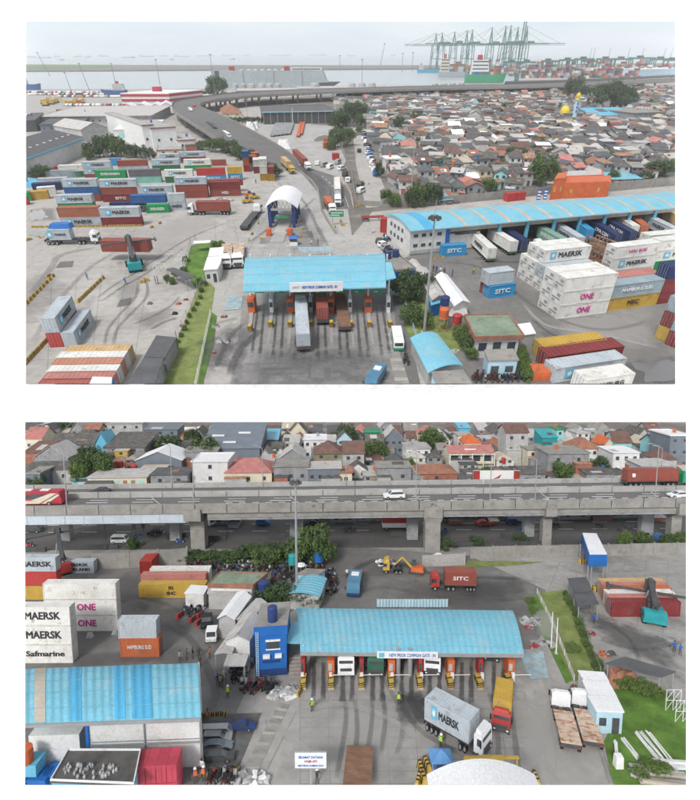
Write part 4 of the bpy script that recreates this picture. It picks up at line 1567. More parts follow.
# big orange hull-like boxes behind the warehouse
for pts,ht,lab in (([(556,199),(606,197),(606,190),(557,191)],183.5,'wide orange steel box with yellow marks behind the warehouse roof'),
      ([(560,192),(599,190),(598,184),(562,186)],176.5,'orange steel box with grey top behind the wide orange one'),
      ([(549,200),(560,199),(562,192),(553,193)],179.0,'narrow leaning orange steel box at the end of the others')):
 g=[P(*p) for p in pts]
 h=HT(pts[0][0],pts[0][1],ht)
 o=T('steel_box',lab,'steel box',g[0],fixed=True)
 mb=MB()
 q=[p-g[0] for p in g]
 mb.hexa([(p.x,p.y,0) for p in q]+[(p.x*1.0+.3,p.y,h) for p in q])
 part(o,'shell',mb,'orange')
 r=MB()
 c=sum(q,Vector())/4
 r.prism([((p.x-c.x)*.9+c.x+.3,(p.y-c.y)*.9+c.y) for p in q],h,h+.12)
 part(o,'cover',r,'tin' if 'grey' in lab else 'orange')
 for t in (.25,.8):
  p=q[0].lerp(q[1],t)
  m_=MB()
  m_.box(p.x-.55,p.y-.07,h*.38,p.x+.55,p.y+.1,h*.62)
  part(o,'mark',m_,'yellow')
for x,yb in ((538,200),(544.5,199.5)):
 o=T('totem_sign','blue and white totem sign behind the warehouse','sign',P(x,yb),group='totem signs')
 mb=MB()
 mb.box(-.7,-.12,0,.7,.12,3.8)
 part(o,'board',mb,'blue')
 for k in range(3):
  mb=MB()
  mb.box(-.6,-.16,.5+k*1.1,.6,-.12,1.0+k*1.1)
  part(o,'panel',mb,'white')
container((507,202),(516,201),'red',None,hs=1.1,ends=(1,),desc='red container with rear doors behind the warehouse',toplab=False)
container((516.5,201),(525,200),'red',None,hs=1.1,ends=(1,),desc='second red container behind the warehouse',toplab=False)
# perimeter wall
def block_wall(pts,rows,name,desc,m='concrete_wall',seg=6.0,cat='wall',th=.25,h=None):
 """concrete wall in bays between posts; rows: photo row of its top at the first place"""
 g=[P(*p) for p in pts]
 h=h or HT(pts[0][0],pts[0][1],rows)
 o=T(name,desc,cat,g[0],fixed=True)
 for a,b in zip(g,g[1:]):
  d=b-a
  L=d.length
  n=max(1,int(L/seg))
  u=d/L
  nn=Vector((-u.y,u.x,0))*th/2
  for i in range(n):
   p,q=a+d*(i/n)-g[0],a+d*((i+1)/n)-g[0]-u*.3
   mb=MB()
   hh=h*random.uniform(.96,1.0)
   mb.hexa([p-nn,q-nn,q+nn,p+nn]+[x+Vector((0,0,hh)) for x in (p-nn,q-nn,q+nn,p+nn)])
   part(o,'panel',mb,m)
   mb=MB()
   r=q
   s=q+u*.3
   n2=nn*1.6
   mb.hexa([r-n2,s-n2,s+n2,r+n2]+[x+Vector((0,0,h*1.06)) for x in (r-n2,s-n2,s+n2,r+n2)])
   part(o,'post',mb,m)
 return o
block_wall([(381,207),(420,206),(506,198.5),(550,193.5)],199,'perimeter_wall','weathered concrete perimeter wall between warehouse and village')
block_wall([(606,192),(677,185),(720,181)],183,'perimeter_wall','weathered concrete wall behind the orange boxes')
block_wall([(346,160),(352,178),(356,205),(380,207)],156,'street_wall','concrete wall between the ramp and the village street',seg=7)
block_wall([(334,132),(346,160)],128.5,'street_wall','concrete wall along the truck park',seg=9)
# ------------------------------------------------------------------ containers, left yard
def stack(a,b,rows,hs=1.0,dw=3.0,**kw):
 """rows from the ground up: (colour, text, options) or None for a hidden gap"""
 for lv,r in enumerate(rows):
  if r is None:
   continue
  c,t,opt=r
  container(a,b,c,t,lv,hs,dw,**{**kw,**opt})
MK=('pale','MAERSK',dict(logo=True))
W_=dict(txt='white')
# back rows first
stack((161,164),(180.5,163.6),[MK,MK],.85)
stack((180.5,162),(206,161.2),[('redbrown',None,{}),MK],.85)
stack((153,171),(180,170.3),[('darkgreen',None,{}),MK],.9)
stack((185,171),(211.5,170.2),[('green',None,{}),('white','MAERSK',dict(logo=True))],.9)
stack((119,172),(148.6,171),[('pale',None,{}),('redbrown',None,{})],.9)
container((110.5,166),(121.7,165.6),'brightblue',None,0,1.2)
container((212,166),(226.5,165.5),'redbrown',None,0,1.0)
stack((61,178),(85,177),[('darkgreen',None,{}),('white',None,{})],.95)
stack((86,180),(114,179.2),[('redbrown',None,{}),MK,MK],.9)
stack((97.8,184.5),(127.6,183.8),[('green',None,{}),('green','EVERGREEN',W_)],1.0)
stack((131,183.5),(161.8,182.6),[('turquoise',None,{}),('charcoal',None,{})],1.0)
stack((166,183),(194,182.2),[('darkgreen',None,{}),('white','MAERSK',dict(logo=True))],.95)
stack((198,182),(226,181.2),[('brightblue','HAMBURG SUD',W_),('red',None,{})],1.0)
stack((228.5,180.5),(243,180),[('brightblue','SITC',W_),('yellow',None,{})],1.0)
stack((67.5,202),(101.5,201.2),[('redbrown',None,{}),('blue',None,{}),MK],.98)
stack((103.5,202.3),(140,201.4),[('darkred','SITC',W_),('redbrown',None,{}),MK],.98)
stack((140,201.5),(174,200.6),[('pale',None,{}),MK],1.0)
stack((177.5,198.6),(208.7,197.8),[('redbrown',None,{}),('redbrown',None,{}),MK],.93)
container((208,193),(244,191.6),'redbrown',None,1,.9)
stack((210.5,196.8),(241,195.8),[('redbrown','HSD',W_),('darkred',None,{})],1.0)
stack((133,211.5),(168,210.6),[None,('blue',None,{})],1.0)
container((147,213.4),(169.5,212.6),'green','EVERGREEN',0,1.0,txt='white',desc='green container with white lettering behind a front loader')
stack((169.6,210.6),(186.5,210),[('pale','MAERSK',{}),('pale',None,{})],1.05,2.6)
stack((111,211),(146,210),[('navy',None,{})],1.0)
stack((59.5,211.4),(94.5,210.5),[('green',None,{}),MK],1.0)
stack((62,227),(102.5,226),[('pale','MAERSK',dict(logo=True)),('rustbrown',None,dict(ends=(1,)))],1.12)
stack((103,227),(142,226),[('darkred',None,{}),MK],1.1)
# jumble at the left end
container((30,200.5),(49.5,199),'yellow',None,0,1.15,3.0,ends=(1,))
container((39,196.5),(57,195),'white',None,0,1.2,3.0,ends=(1,))
container((33.5,191.5),(62,190),'navy',None,0,1.1,3.0,ends=(1,))
container((39,187),(69,185.6),'pale',None,0,1.2,3.0)
container((52,178.5),(84,177),'steel',None,0,1.2,3.0)
container((55,173),(74,172),'red',None,0,1.0,3.0)
container((75,172),(88,171.6),'orange',None,0,1.0)
container((18,202),(32,201),'green',None,0,1.2,3.0)
container((16,206),(29,205),'red',None,0,1.1,3.0)
o=T('tarpaulin','crumpled bright blue tarpaulin over low stalls at the yard edge','tarpaulin',P(31,186))
mb=MB()
rnd=random.Random(3)
hgt=[[rnd.uniform(1.5,2.6) for _ in range(6)] for _ in range(4)]
vs=[(-7+14*i/5,-3+8*j/3,hgt[j][i]) for j in range(4) for i in range(6)]+[(-7+14*i/5,-3+8*j/3,0) for j in range(4) for i in range(6)]
fs=[(j*6+i,j*6+i+1,j*6+i+7,j*6+i+6) for j in range(3) for i in range(5)]+[(24+i,25+i,i+1,i) for i in range(5)]+[(24+6*j,6*j,6*j+6,30+6*j) for j in range(3)]+[(29+6*j,35+6*j,11+6*j,5+6*j) for j in range(3)]
mb.add(vs,fs)
part(o,'sheet',mb,'skyblue')
# small cluster below the ramp, stood with their ends to us
for x0,x1,y,rows in ((244,250,172,[('red',0),('orange',0),('blue',0)]),(250,257,170,[('white',0),('redbrown',0)]),(254,260.5,173.5,[('redbrown',0),('white',0)]),
      (260.5,268,181,[('yellow',0),('white',0),('white',0)]),(268,275,181.5,[('yellow',0),('redbrown',0)]),(252,259,166,[('brightblue',0),('orange',0)])):
 for lv,(c,_) in enumerate(rows):
  container((x0,y),(x1,y-.2),c,None,lv,1.1,7.0,L=6.06,desc=f'{CNAME.get(c, c)} container end below the ramp'+(' on the ground',' upon another',' on top')[lv],toplab=False)
# twin grey Maersk containers and the red one
for a,b,c,lv,t in (((80.5,346),(66.2,346.6),None,0,None),):
 pass
def endon(f0,f1,back,c,lv,text,desc,hs=1.15):
 """container whose door end faces us: door foot from f0 to f1 and the far end of its right-hand foot"""
 p1,pb=P(*f1),P(*back)
 d=pb-p1
 rz=math.atan2(d.y,d.x)
 w=(P(*f1)-P(*f0)).length*abs(math.sin(rz-math.atan2((P(*f1)-P(*f0)).y,(P(*f1)-P(*f0)).x)))
 container(d.length,None,c,text,z=lv*2.66*hs,hs=hs,dw=w,loc=p1,rz=rz,logo=bool(text),ends=(0,),desc=desc,toplab=False,L=12.19,txt='lettergrey')
endon((65,347),(78,346.3),(94.5,322.5),'pale',0,'MAERSK','pale grey container standing on the ground at the front of the pair, doors to us')
endon((51,347),(65.2,346.8),(81,323),'red',0,None,'red container under a pale grey one, only its doors showing')
endon((51,347),(65.2,346.8),(81,323),'pale',1,'MAERSK','pale grey container lying on top of the red one')
# end-to-end row in front
for i,(xl,xr,y,c) in enumerate(((69,132,365.5,'tan'),(61,128,372,'white'),(56.5,124.5,379,'salmon'),(52,121,386,'white'),(48,117,393.5,'pink'),(42,113,401,'dullred'))):
 container((xl,y),(xr,y-1.0),c,None,0,1.12,(P(90,y-6.9)-P(90,y)).y*.93,ends=(1,),desc=f'{["tan", "white", "salmon", "second white", "pink", "dull red"][i]} container in the row of six parallel ones',toplab=False,group='row of six containers')
# inspection portal that shows its top at the bottom edge
def portal(quad,h,hb,legs,desc):
 g=[P(x,y,h) for x,y in quad]
 c=sum(g,Vector())/4
 o=T('inspection_portal',desc,'portal',(c.x,c.y,0),fixed=True)
 q=[Vector((p.x-c.x,p.y-c.y,0)) for p in g]
 b=MB()
 b.hexa([(p.x,p.y,h-hb) for p in q]+[(p.x,p.y,h) for p in q])
 part(o,'housing',b,'blue')
 r=MB()
 r.hexa([(p.x*.93,p.y*.96,h) for p in q]+[(p.x*.93,p.y*.96,h+.15) for p in q])
 part(o,'roof',r,'whiteroof')
 for i,p in enumerate(q):
  for dx in (-.35,.35):
   m=MB()
   m.cyl(p.x*.85+dx,p.y*.92,0,h-hb,.16,n=6)
   part(o,'leg',m,'steel')
 return o
portal([(84,396),(112,397),(113,377.5),(92,377)],3.9,.75,None,'blue inspection portal with white roof over the container row')
# yellow-black blocks
rnd=random.Random(8)
for i in range(26):
 x=34+i*4.25
 barrier(x+rnd.uniform(-.6,.6),227.8-i*.06,rnd.uniform(-.1,.1),s=.85)
for (x0,y0),(x1,y1),n in (((27,304),(53,277),9),((79,302),(103,279),9),((26,364),(50,338),9)):
 for i in range(n):
  t=i/(n-1)
  a,b=P(x0,y0),P(x1,y1)
  barrier(x0+(x1-x0)*t,y0+(y1-y0)*t,math.atan2((b-a).y,(b-a).x)+rnd.uniform(-.15,.15),s=.95)
for x,y in ((30,240),(40,238),(152,228),(139,241),(160,224),(27,241),(49,277),(248,228),(252,235),(249,241),(287,232),(301,222),(303,230),(300,238),(258,224),(290,240),(262,240),(335,228),(341,222),(343,226),(357,207),(361,206),(419,206),(424,206),(434,259),(442,258),(258,214),(147,281),(143,283)):
 barrier(x,y,rnd.uniform(0,3),s=.9)
# trucks in the left yard
truck((48,244),(101,243),'white','white truck pulling a short container with blue cover past the puddles',hs=1.1,wid=1.1,
   load=('pale','MAERSK',6.3,dict(x=1.6,logo=True,tscale=.6,desc='short pale grey container with blue star logo on a truck')),group='trucks in the yard')
cov=T('tarpaulin','blue cover stretched over the short container on the truck','tarpaulin',P(66,242.5))
mb=MB()
mb.taper(-3.1,-1.3,4.35,3.3,1.5,5.6,.6,.5,.3)
part(cov,'sheet',mb,'blue')
truck((231,214),(189,214.5),'white','white truck carrying a red-brown container past the stacks',hs=1.1,wid=1.15,
   load=('redbrown',None,12.1,dict(flip=True,desc='red-brown container on the white-cabbed truck')),group='trucks in the yard')
truck((244,231),(259,212),'white','empty low trailer truck with white cab beside the canopy',bed='darksteel',group='trucks in the yard')
for i,(x0,y0,x1,y1) in enumerate(((228,249,226.5,270),(240,248.5,238.5,269))):
 truck((x0,y0),(x1,y1),'white','white-cabbed truck with rusty empty flatbed '+('next to the white sheds' if i==0 else 'on the gate side of its twin'),bed='rustbed',wid=1.2,hs=1.1,group='flatbed trucks by the sheds')
# reach stacker holding a container
def reach_stacker(rear,front,desc,hold,col='teal',wid=1.0,hs=1.0,lift=4.0,reach=5.0,up=8.5):
 """container handler: rear to front places on the ground; the boom starts high at the rear"""
 c,rz,L=axis_place(rear,front)
 k=L/7.5
 o=T('reach_stacker',desc,'reach stacker',c,rz,None,(k,wid,hs))
 b=MB()
 b.taper(-3.7,-1.6,.7,3.3,1.6,1.9,.2,.2,.1)
 b.box(-3.8,-1.5,1.0,-2.3,1.5,2.7)
 part(o,'chassis',b,col)
 cb=MB()
 cb.taper(-1.2,-.8,1.9,.6,.8,3.7,.3,.2,.1)
 cbo=part(o,'cab',cb,'darksteel')
 g=MB()
 g.box(-1.0,-.83,2.4,.4,.83,3.4)
 part(cbo,'window',g,'glass')
 bm=MB()
 e=Vector((reach,0,up))
 s=Vector((-3.0,0,3.4))
 for y in (-.4,.15):
  bm.hexa([(s.x,y,s.z-.5),(e.x,y,e.z-.4),(e.x,y+.25,e.z-.4),(s.x,y+.25,s.z-.5),(s.x,y,s.z+.4),(e.x,y,e.z+.3),(e.x,y+.25,e.z+.3),(s.x,y+.25,s.z+.4)])
 bm.hexa([(s.x,-.3,s.z),(e.x,-.3,e.z),(e.x,.3,e.z),(s.x,.3,s.z),(s.x,-.3,s.z+.55),(e.x,-.3,e.z+.45),(e.x,.3,e.z+.45),(s.x,.3,s.z+.55)])
 part(o,'boom',bm,'darksteel')
 cy=MB()
 for y in (-.9,.9):
  cy.tube((1.6,y,1.8),((s.x+e.x)/2+.8,y*.5,(s.z+e.z)/2),.16)
 part(o,'cylinder',cy,'steel')
 sp=MB()
 sp.box(e.x-.28,-6.1,lift+2.8,e.x+.28,6.1,lift+3.08)
 sp.box(e.x-.4,-.7,lift+3.1,e.x+.4,.7,e.z)
 for y in (-6.1,5.7):
  sp.box(e.x-1.2,y,lift+2.62,e.x+1.2,y+.4,lift+3.1)
 part(o,'spreader',sp,'darksteel')
 for x,ys in ((2.2,(-1.7,-1.05,1.05,1.7)),(-2.6,(-1.3,1.3))):
  for y in ys:
   O('wheel',wheel_mesh(.85,.5),o,(x,y,.85))
 return o,c,rz,k
LM[1].append(((136,262),'the turquoise reach stacker'))
reach_stacker((136.5,273),(134.5,264),'turquoise reach stacker lifting a red-brown container in the open yard',None,wid=1.1,hs=.95,lift=3.0,reach=4.6,up=7.6)
container((105,261.5),(151.5,261.8),'redbrown',None,z=2.6,hs=1.12,dw=3.0,desc='red-brown container held up by the turquoise reach stacker',toplab=False)
# front loader silhouette by the green container
o,*_=reach_stacker((141,211),(152,212),'dark front loader parked against the green container',None,col='darksteel',wid=.8,hs=.55,lift=.0,reach=3.2,up=3.2)
# yellow plant by the canopy
for x,y,c in ((247,203,'yellow'),(254,199,'yellow'),(249.5,197,'orange')):
 o=T('wheel_loader',f'small {c} loader parked near the weigh-station canopy','loader',P(x,y),.4,'loaders by the canopy',(.75,.9,.75))
 mb=MB()
 mb.taper(-2.5,-1,.8,2.0,1,2.0,.3,.3,.1)
 part(o,'body',mb,c)
 mb=MB()
 mb.taper(-.6,-.8,2.0,.9,.8,3.1,.2,.2,.1)
 part(o,'cab',mb,'glass')
 mb=MB()
 mb.profile([(2.6,.1),(3.6,.1),(3.0,.5),(2.8,1.3),(2.5,1.3)],-1.3,1.3)
 part(o,'bucket',mb,c)
 for xx in (-1.5,1.3):
  for yy in (-1,1):
   O('wheel',wheel_mesh(.6,.4),o,(xx,yy,.6))
# ------------------------------------------------------------------ white arched canopy over the weighbridge
def canopy1():
 he=HT(268,226,206)
 E0,E1=P(264,209,he),P(297.5,207,he)
 fr_=(E0+E1)/2
 o=T('canopy','white arched weigh-station canopy on dark blue legs','canopy',(fr_.x,fr_.y,0),fixed=True)
 w=(E1-E0).length
 d=20
 mb=MB()
 n=12
 pr=[]
 for i in range(n+1):
  t=-1+2*i/n
  pr.append((t*w/2,he+2.6*(1-t*t)))
 vs=[(x,y,z+k) for y in (0,d) for x,z in pr for k in (0,-.25)]
 m=2*(n+1)
 fs=[]
 for i in range(n):
  a=2*i
  fs+=[(a,a+2,m+a+2,m+a),(a+1,m+a+1,m+a+3,a+3),(a,a+1,a+3,a+2),(m+a,m+a+2,m+a+3,m+a+1)]
 fs+=[(0,m,m+1,1),(m-2,m-1,2*m-1,2*m-2)]
 mb.add(vs,fs)
 part(o,'roof',mb,'whiteroof')
 for x in (-w*.36,w*.36):
  lg=MB()
  for y in (.6,5.5,11,16.5):
   lg.box(x-.5,y-.4,0,x+.5,y+.4,he+.8)
  lg.box(x-.3,.6,he*.55,x+.3,16.5,he*.75)
  part(o,'leg',lg,'navy')
 bm=MB()
 bm.box(-w*.36,.2,he-.9,w*.36,.5,he-.2)
 for i in range(6):
  x=-w*.36+w*.72*i/6
  bm.tube((x,.35,he-.3),(x+w*.06,.35,he+1.8),.1,n=4)
  bm.tube((x+w*.06,.35,he+1.8),(x+w*.12,.35,he-.3),.1,n=4)
 part(o,'truss',bm,'steel')
 sg=MB()
 sg.box(-2.2,-.1,he*.5,2.2,.1,he*.6)
 part(o,'lane_sign',sg,'green')
 dk=MB()
 dk.box(-2.0,-15,.05,2.0,17,.3)
 part(o,'weighbridge',dk,'concrete_pale')
 for x in (-3.2,3.2):
  bt=MB()
  bt.box(x-.7,-9,0,x+.7,-7,2.2)
  part(o,'post_box',bt,'orange')
canopy1()
# booth and green sign
o=T('guard_booth','small blue and white booth in front of the canopy','booth',P(294,245))
mb=MB()
mb.box(-1.1,-.9,0,1.1,.9,1.1)
part(o,'base',mb,'whiteroof')
mb=MB()
mb.box(-1.05,-.85,1.1,1.05,.85,2.1)
part(o,'window',mb,'glass')
mb=MB()
mb.taper(-1.4,-1.2,2.1,1.4,1.2,2.6,.5,.5,.4)
part(o,'roof',mb,'blue')
o=T('road_sign','green direction sign on posts beside the access road','sign',P(337,225))
mb=MB()
mb.box(-2.2,-.08,2.6,2.2,.08,4.4)
b_=part(o,'board',mb,'green')
mb=MB()
mb.box(-1.9,-.1,3.7,1.9,-.08,3.95)
mb.box(-1.9,-.1,3.0,.9,-.08,3.25)
part(b_,'lettering',mb,'white')
mb=MB()
for x in (-1.4,1.4):
 mb.cyl(x,.15,0,4.3,.09,n=6)
part(o,'post',mb,'steel')
# traffic on the ramp and the access road
truck((337,187),(338,207),'white','white box truck coming down the ramp',trailer=True,total=12,load=('white',None,8.0,dict(desc='white box body of the truck on the ramp',toplab=False)),group='traffic on the ramp')
truck((295,157),(309,171),'white','truck with red container coming down the ramp',load=('redbrown',None,12.1,dict(desc='red-brown container on the truck on the ramp')),group='traffic on the ramp')
truck((283.5,165),(293,174.5),'yellow','yellow truck beside the ramp foot',trailer=True,total=11,load=('tan',None,7.0,dict(desc='yellow-tan body on the truck by the ramp foot')),group='traffic on the ramp')
truck((327,204),(333,215),'white','white truck with brown load turning round the median end',total=11,load=('orange',None,7.0,dict(desc='low brown load on the turning truck',hs=.6)),group='traffic on the ramp')
truck((362,221),(384,220),'red','red empty trailer parked by the red container',cab=False,tcol='red',tdesc='red empty trailer parked by the red container',total=12.4)
container((380,232.5),(391,233.5),'red',None,0,1.6,3,ends=(0,),desc='red container standing against the white warehouse end',toplab=False)
# median barrier along the ramp foot
def jersey(pts,name,desc,h=.95,m='concrete_wall',hts=None):
 g=[P(x,y,0 if not hts else 0) for x,y in pts]
 o=T(name,desc,'barrier',g[0],fixed=True)
 for i,(a,b) in enumerate(zip(g,g[1:])):
  d=(b-a)
  u=d.normalized()
  n=Vector((-u.y,u.x,0))*.3
  k=max(1,int(d.length/6))
  for j in range(k):
   p,q=a+d*(j/k)-g[0],a+d*((j+.985)/k)-g[0]
   mb=MB()
   mb.hexa([p-n,q-n,q+n,p+n]+[x+Vector((0,0,h)) for x in (p-n*.4,q-n*.4,q+n*.4,p+n*.4)])
   part(o,'segment',mb,m)
jersey([(300,172),(311,181),(318,190),(320,200),(322,211),(328,222),(336,234)],'median_barrier','concrete median barrier between the ramp and the access road')
jersey([(338,177),(346,185),(351,195),(353.5,208)],'kerb_barrier','yellow-topped concrete barrier on the outer bend of the ramp',m='beige')
# ------------------------------------------------------------------ motorway ramp and viaduct
def viaduct(name,desc,left,right,hts,piers,m='concrete_wall',deck='road',par=1.0,th=1.2):
 """deck between two edges given as photo places on the deck, with the deck height at each"""
 Lp=[P(x,y,h) for (x,y),h in zip(left,hts)]
 Rp=[P(x,y,h) for (x,y),h in zip(right,hts)]
 # smooth subdivision
 def sub(pts,n=4):
  out=[]
  for i in range(len(pts)-1):
   p0,p1,p2,p3=pts[max(0,i-1)],pts[i],pts[i+1],pts[min(len(pts)-1,i+2)]
   for k in range(n):
    t=k/n
    out.append(.5*((2*p1)+(p2-p0)*t+(2*p0-5*p1+4*p2-p3)*t*t+(3*p1-p0-3*p2+p3)*t**3))
  return out+[pts[-1]]
 Lp,Rp=sub(Lp),sub(Rp)
 o=T(name,desc,'viaduct',(Lp[0].x,Lp[0].y,0),fixed=True)
 og=o.location
 n=len(Lp)
 for i in range(n-1):
  a,b,c,d=[p-og for p in (Lp[i],Lp[i+1],Rp[i+1],Rp[i])]
  mb=MB()
  dn=Vector((0,0,th))
  mb.hexa([a-dn,b-dn,c-dn,d-dn,a,b,c,d])
  s=part(o,'deck',mb,deck)
  for p,q,w in ((a,b,(d-a)),(d,c,(a-d))):
   w=w.normalized()*.35
   mb=MB()
   up=Vector((0,0,par))
   lo=Vector((0,0,th*.9))
   mb.hexa([p-lo-w*.1,q-lo-w*.1,q+w,p+w]+[x for x in (p+up-w*.1,q+up-w*.1,q+up+w,p+up+w)])
   part(o,'parapet',mb,m)
 for i in range(0,n,piers):
  a,b=Lp[i]-og,Rp[i]-og
  z=min(a.z,b.z)-th
  if z<1.5:
   continue
  mb=MB()
  for t in (.15,.85):
   p=a.lerp(b,t)
   mb.box(p.x-.9,p.y-.9,0,p.x+.9,p.y+.9,z-.8)
  part(o,'pier',mb,m)
  mb=MB()
  d=(b-a)
  uu=Vector((-d.y,d.x,0)).normalized()*1.0
  p,q=a.lerp(b,.02),a.lerp(b,.98)
  p.z=q.z=0
  mb.hexa([(p-uu)+Vector((0,0,z-.85)),(q-uu)+Vector((0,0,z-.85)),(q+uu)+Vector((0,0,z-.85)),(p+uu)+Vector((0,0,z-.85))]+
    [(p-uu)+Vector((0,0,z)),(q-uu)+Vector((0,0,z)),(q+uu)+Vector((0,0,z)),(p+uu)+Vector((0,0,z))])
  part(o,'pier_cap',mb,m)
 return o
viaduct('motorway_ramp','curved motorway ramp rising from the gate road towards the harbour',[(286,171),(250,160),(222,143),(196,126),(176,113),(172,106),(178,101),(205,96.5)],
  [(300,163.5),(284,150),(255,133),(228,119),(205,109.5),(200,105.5),(206,102.5),(228,99)],[.06,1.2,5,7.5,8.5,9,9,9],3,par=1.1)
viaduct('viaduct','long grey viaduct crossing between village and harbour',[(205,96.6),(250,92),(340,88.8),(440,86),(560,83.5),(720,76.5)],[(228,99.2),(260,96),(345,92.2),(445,89),(562,86.4),(720,79.5)],[9,9,9,9,9,9],1,deck='road')
viaduct('viaduct','farther dark viaduct along the container port',[(505,82),(600,79),(720,73)],[(505,83.3),(600,80.2),(720,74.2)],[7,7,7],1,deck='road',m='darksteel')
for rear,front,k,c,d in (((192,112),(188.5,109.5),'van','whiteroof','white van on the upper bend of the ramp'),((195,108),(193,106),'van','red','red and white van on the upper bend of the ramp'),
        ((207.5,123.2),(216,129),'pickup','darksteel','dark flat truck in the middle of the ramp'),((223,133.5),(231,138.5),'van','white','white delivery truck on the ramp')):
 y=front[1]
 hgt=8.4 if y<115 else (7.0 if y<130 else 4.9)
 p,q=P(*rear,hgt),P(*front,hgt)
 dd=q-p
 cc=(p+q)/2
 o=T('ramp_vehicle' if k != 'van' else 'delivery_van',d,'van' if k=='van' else 'truck',(cc.x,cc.y,hgt+.1),math.atan2(dd.y,dd.x),'traffic on the ramp',(dd.length/4.6*.8,1.1,1.0))
 inst(car_tpl(k),o,{'c': c})
for x,yb,yt in ((218,134,104),(237.5,96,84),(285,122,97),(248,122,88)):
 lamp_mast(x,yb,yt,'grey street lamp along the ramp',.14,True,True)
# ------------------------------------------------------------------ containers, right yard
stack((487,288),(512.5,285),[None],1.0)
container((489,299),(514,295.5),'brightblue','SITC',0,1.12,3.2,txt='white',ends=(0,),L=6.06,desc='short bright blue container with white lettering under a pale one',toplab=False)
container((485.5,298.2),(510.5,294.7),'pale',None,1,1.12,3.2,ends=(0,),L=6.06,desc='short rust-streaked pale container on top of the bright blue one',toplab=False)
container((479,292.5),(489,296),'redbrown',None,0,1.0,3.0,L=6.06,desc='red-brown container end peeping out beside the short bright blue one',toplab=False)
def reefer_block(a,b,n,levels,dwm,hs,color,desc,skip=(),text=None):
 """n reefers side by side behind a-b, stacked"""
 loc,rz,dist=place(a,b)
 nrm=Vector((-math.sin(rz),math.cos(rz),0))
 for k in range(n):
  for lv in range(levels):
   if (k,lv) in skip:
    continue
   t=text.get((k,lv)) if text else None
   c=color.get((k,lv),'white') if isinstance(color,dict) else color
   container(dist,None,c,t[0] if t else None,z=lv*2.66*hs,hs=hs,dw=dwm*.96,loc=loc+nrm*(k*dwm),rz=rz,ends=(0,),reefer=True,logo=bool(t and t[1]),txt=(t[2] if t else 'lettergrey'),
       desc=f'{CNAME.get(c, c)} refrigerated container{" with lettering" if t else ""}, {["ground", "second", "third"][lv]} layer, {["front", "second", "third", "fourth"][k]} column {desc}',toplab=False,L=12.19,tscale=1.15)
reefer_block((556,319.5),(606,313),2,3,3.6,1.13,'white','of the tall white stack',text={(0,0): ('ONE',False,'magenta'),(0,1): ('ONE',False,'magenta')})
reefer_block((548,297),(596,291),4,2,3.4,1.13,{(1,1): 'pale',(2,1): 'white'},'of the white block',skip=())
reefer_block((537.5,287.8),(582,282.2),2,3,3.4,1.13,'white','of the white back block',skip=((0,0),(0,1),(1,0),(1,1)),text={(0,2): ('MAERSK',True,'lettergrey')})
# rusty open flat racks
for lv in range(3):
 loc,rz,dist=place((579,268),(609,282))
 o=T('flat_rack','rusty open flat rack, %s in the pile beside the white containers'%('lowest','middle','uppermost')[lv],'flat rack',(loc.x,loc.y,lv*2.4+1.2),rz,'rusty flat racks')
 mb=MB()
 mb.box(0,0,0,dist,3.0,.45)
 part(o,'floor',mb,'browndeck')
 mb=MB()
 for y in (0,2.8):
  for i in range(9):
   x=dist*i/8
   mb.box(x-.09,y,.45,x+.09,y+.2,2.3)
  mb.box(0,y,2.1,dist,y+.2,2.35)
  for i in range(8):
   mb.tube((dist*i/8,y+.1,.5),(dist*(i+1)/8,y+.1,2.1),.07,n=4)
 part(o,'frame',mb,'rust')
stack((606,283),(650,277),[('white',None,{}),('white','MAERSK',dict(logo=True)),('white','HAI KAI',dict(txt='magenta',tscale=.75))],1.1,3.2,reefer=True,ends=(0,))
stack((605,312),(656,304.5),[('yellow','MSC',{}),('steel','HAMBURG SUD',dict(txt='white',tscale=.7))],1.12,3.4,ends=(0,))
container((611,303),(652,297.5),'pink',None,1,1.12,3.4)
stack((657,304.5),(700,299),[('darkred','TEX',dict(txt='white',tscale=.7)),('darkred','TEX',dict(txt='white',tscale=.7)),('navy',None,{})],1.08,3.2,ends=(0,))
stack((650,272),(700,266),[('green',None,{}),('white','MAERSK',dict(logo=True)),('white',None,{})],1.0,3.2,ends=(0,))
stack((640,266),(690,260.5),[('darkgreen',None,{}),('white',None,{}),('white',None,{})],1.0,3.2,ends=(0,))
# stack cut by the picture's right edge, ends towards us
for k,(a,b,bk,rows) in enumerate((((656,337),(666.5,343),(720,318),('yellow','darkred','steel')),((666.5,343),(678,349.5),(730,325),('darkred','steel','white')))):
 for lv,c in enumerate(rows):
  endon(a,b,bk,c,lv,None,f'{CNAME.get(c, c)} container end, {("lowest", "middle", "top")[lv]} row, {("outer", "inner")[k]} column of the stack at the yard edge',1.12)
# group in the foreground
container((541,361),(603,353),'yellow',None,0,1.1,3.4,ends=(0,),desc='yellow container behind a faded red one in the front row',toplab=False)
container((546.5,371),(620,360),'darkred',None,0,1.1,3.6,ends=(0,1),desc='long faded red container between the yellow and the pale grey one',toplab=False)
container((552,383.5),(622,372.5),'pale','MAERSK',0,1.12,3.2,logo=True,ends=(0,),tx=.55,desc='pale grey container with blue star logo in the front row',toplab=False)
container((582,396),(630,388.5),'white','HAMBURG',0,1.15,3.4,ends=(0,),L=6.06,tscale=.8,desc='short rust-stained white container in front of the pale grey one',toplab=False)
o=T('scrap_bin','orange scrap bin beside the yellow container','bin',P(540,377))
mb=MB()
mb.taper(-1.6,-1.3,0,1.6,1.3,1.8,-.3,-.3,-.2)
part(o,'tub',mb,'orange')
mb=MB()
for a in ((-1.9,-1.5),(1.9,-1.5),(1.9,1.5),(-1.9,1.5)):
 mb.tube((a[0],a[1],0),(a[0]*.6,a[1]*.6,3.0),.1,n=5)
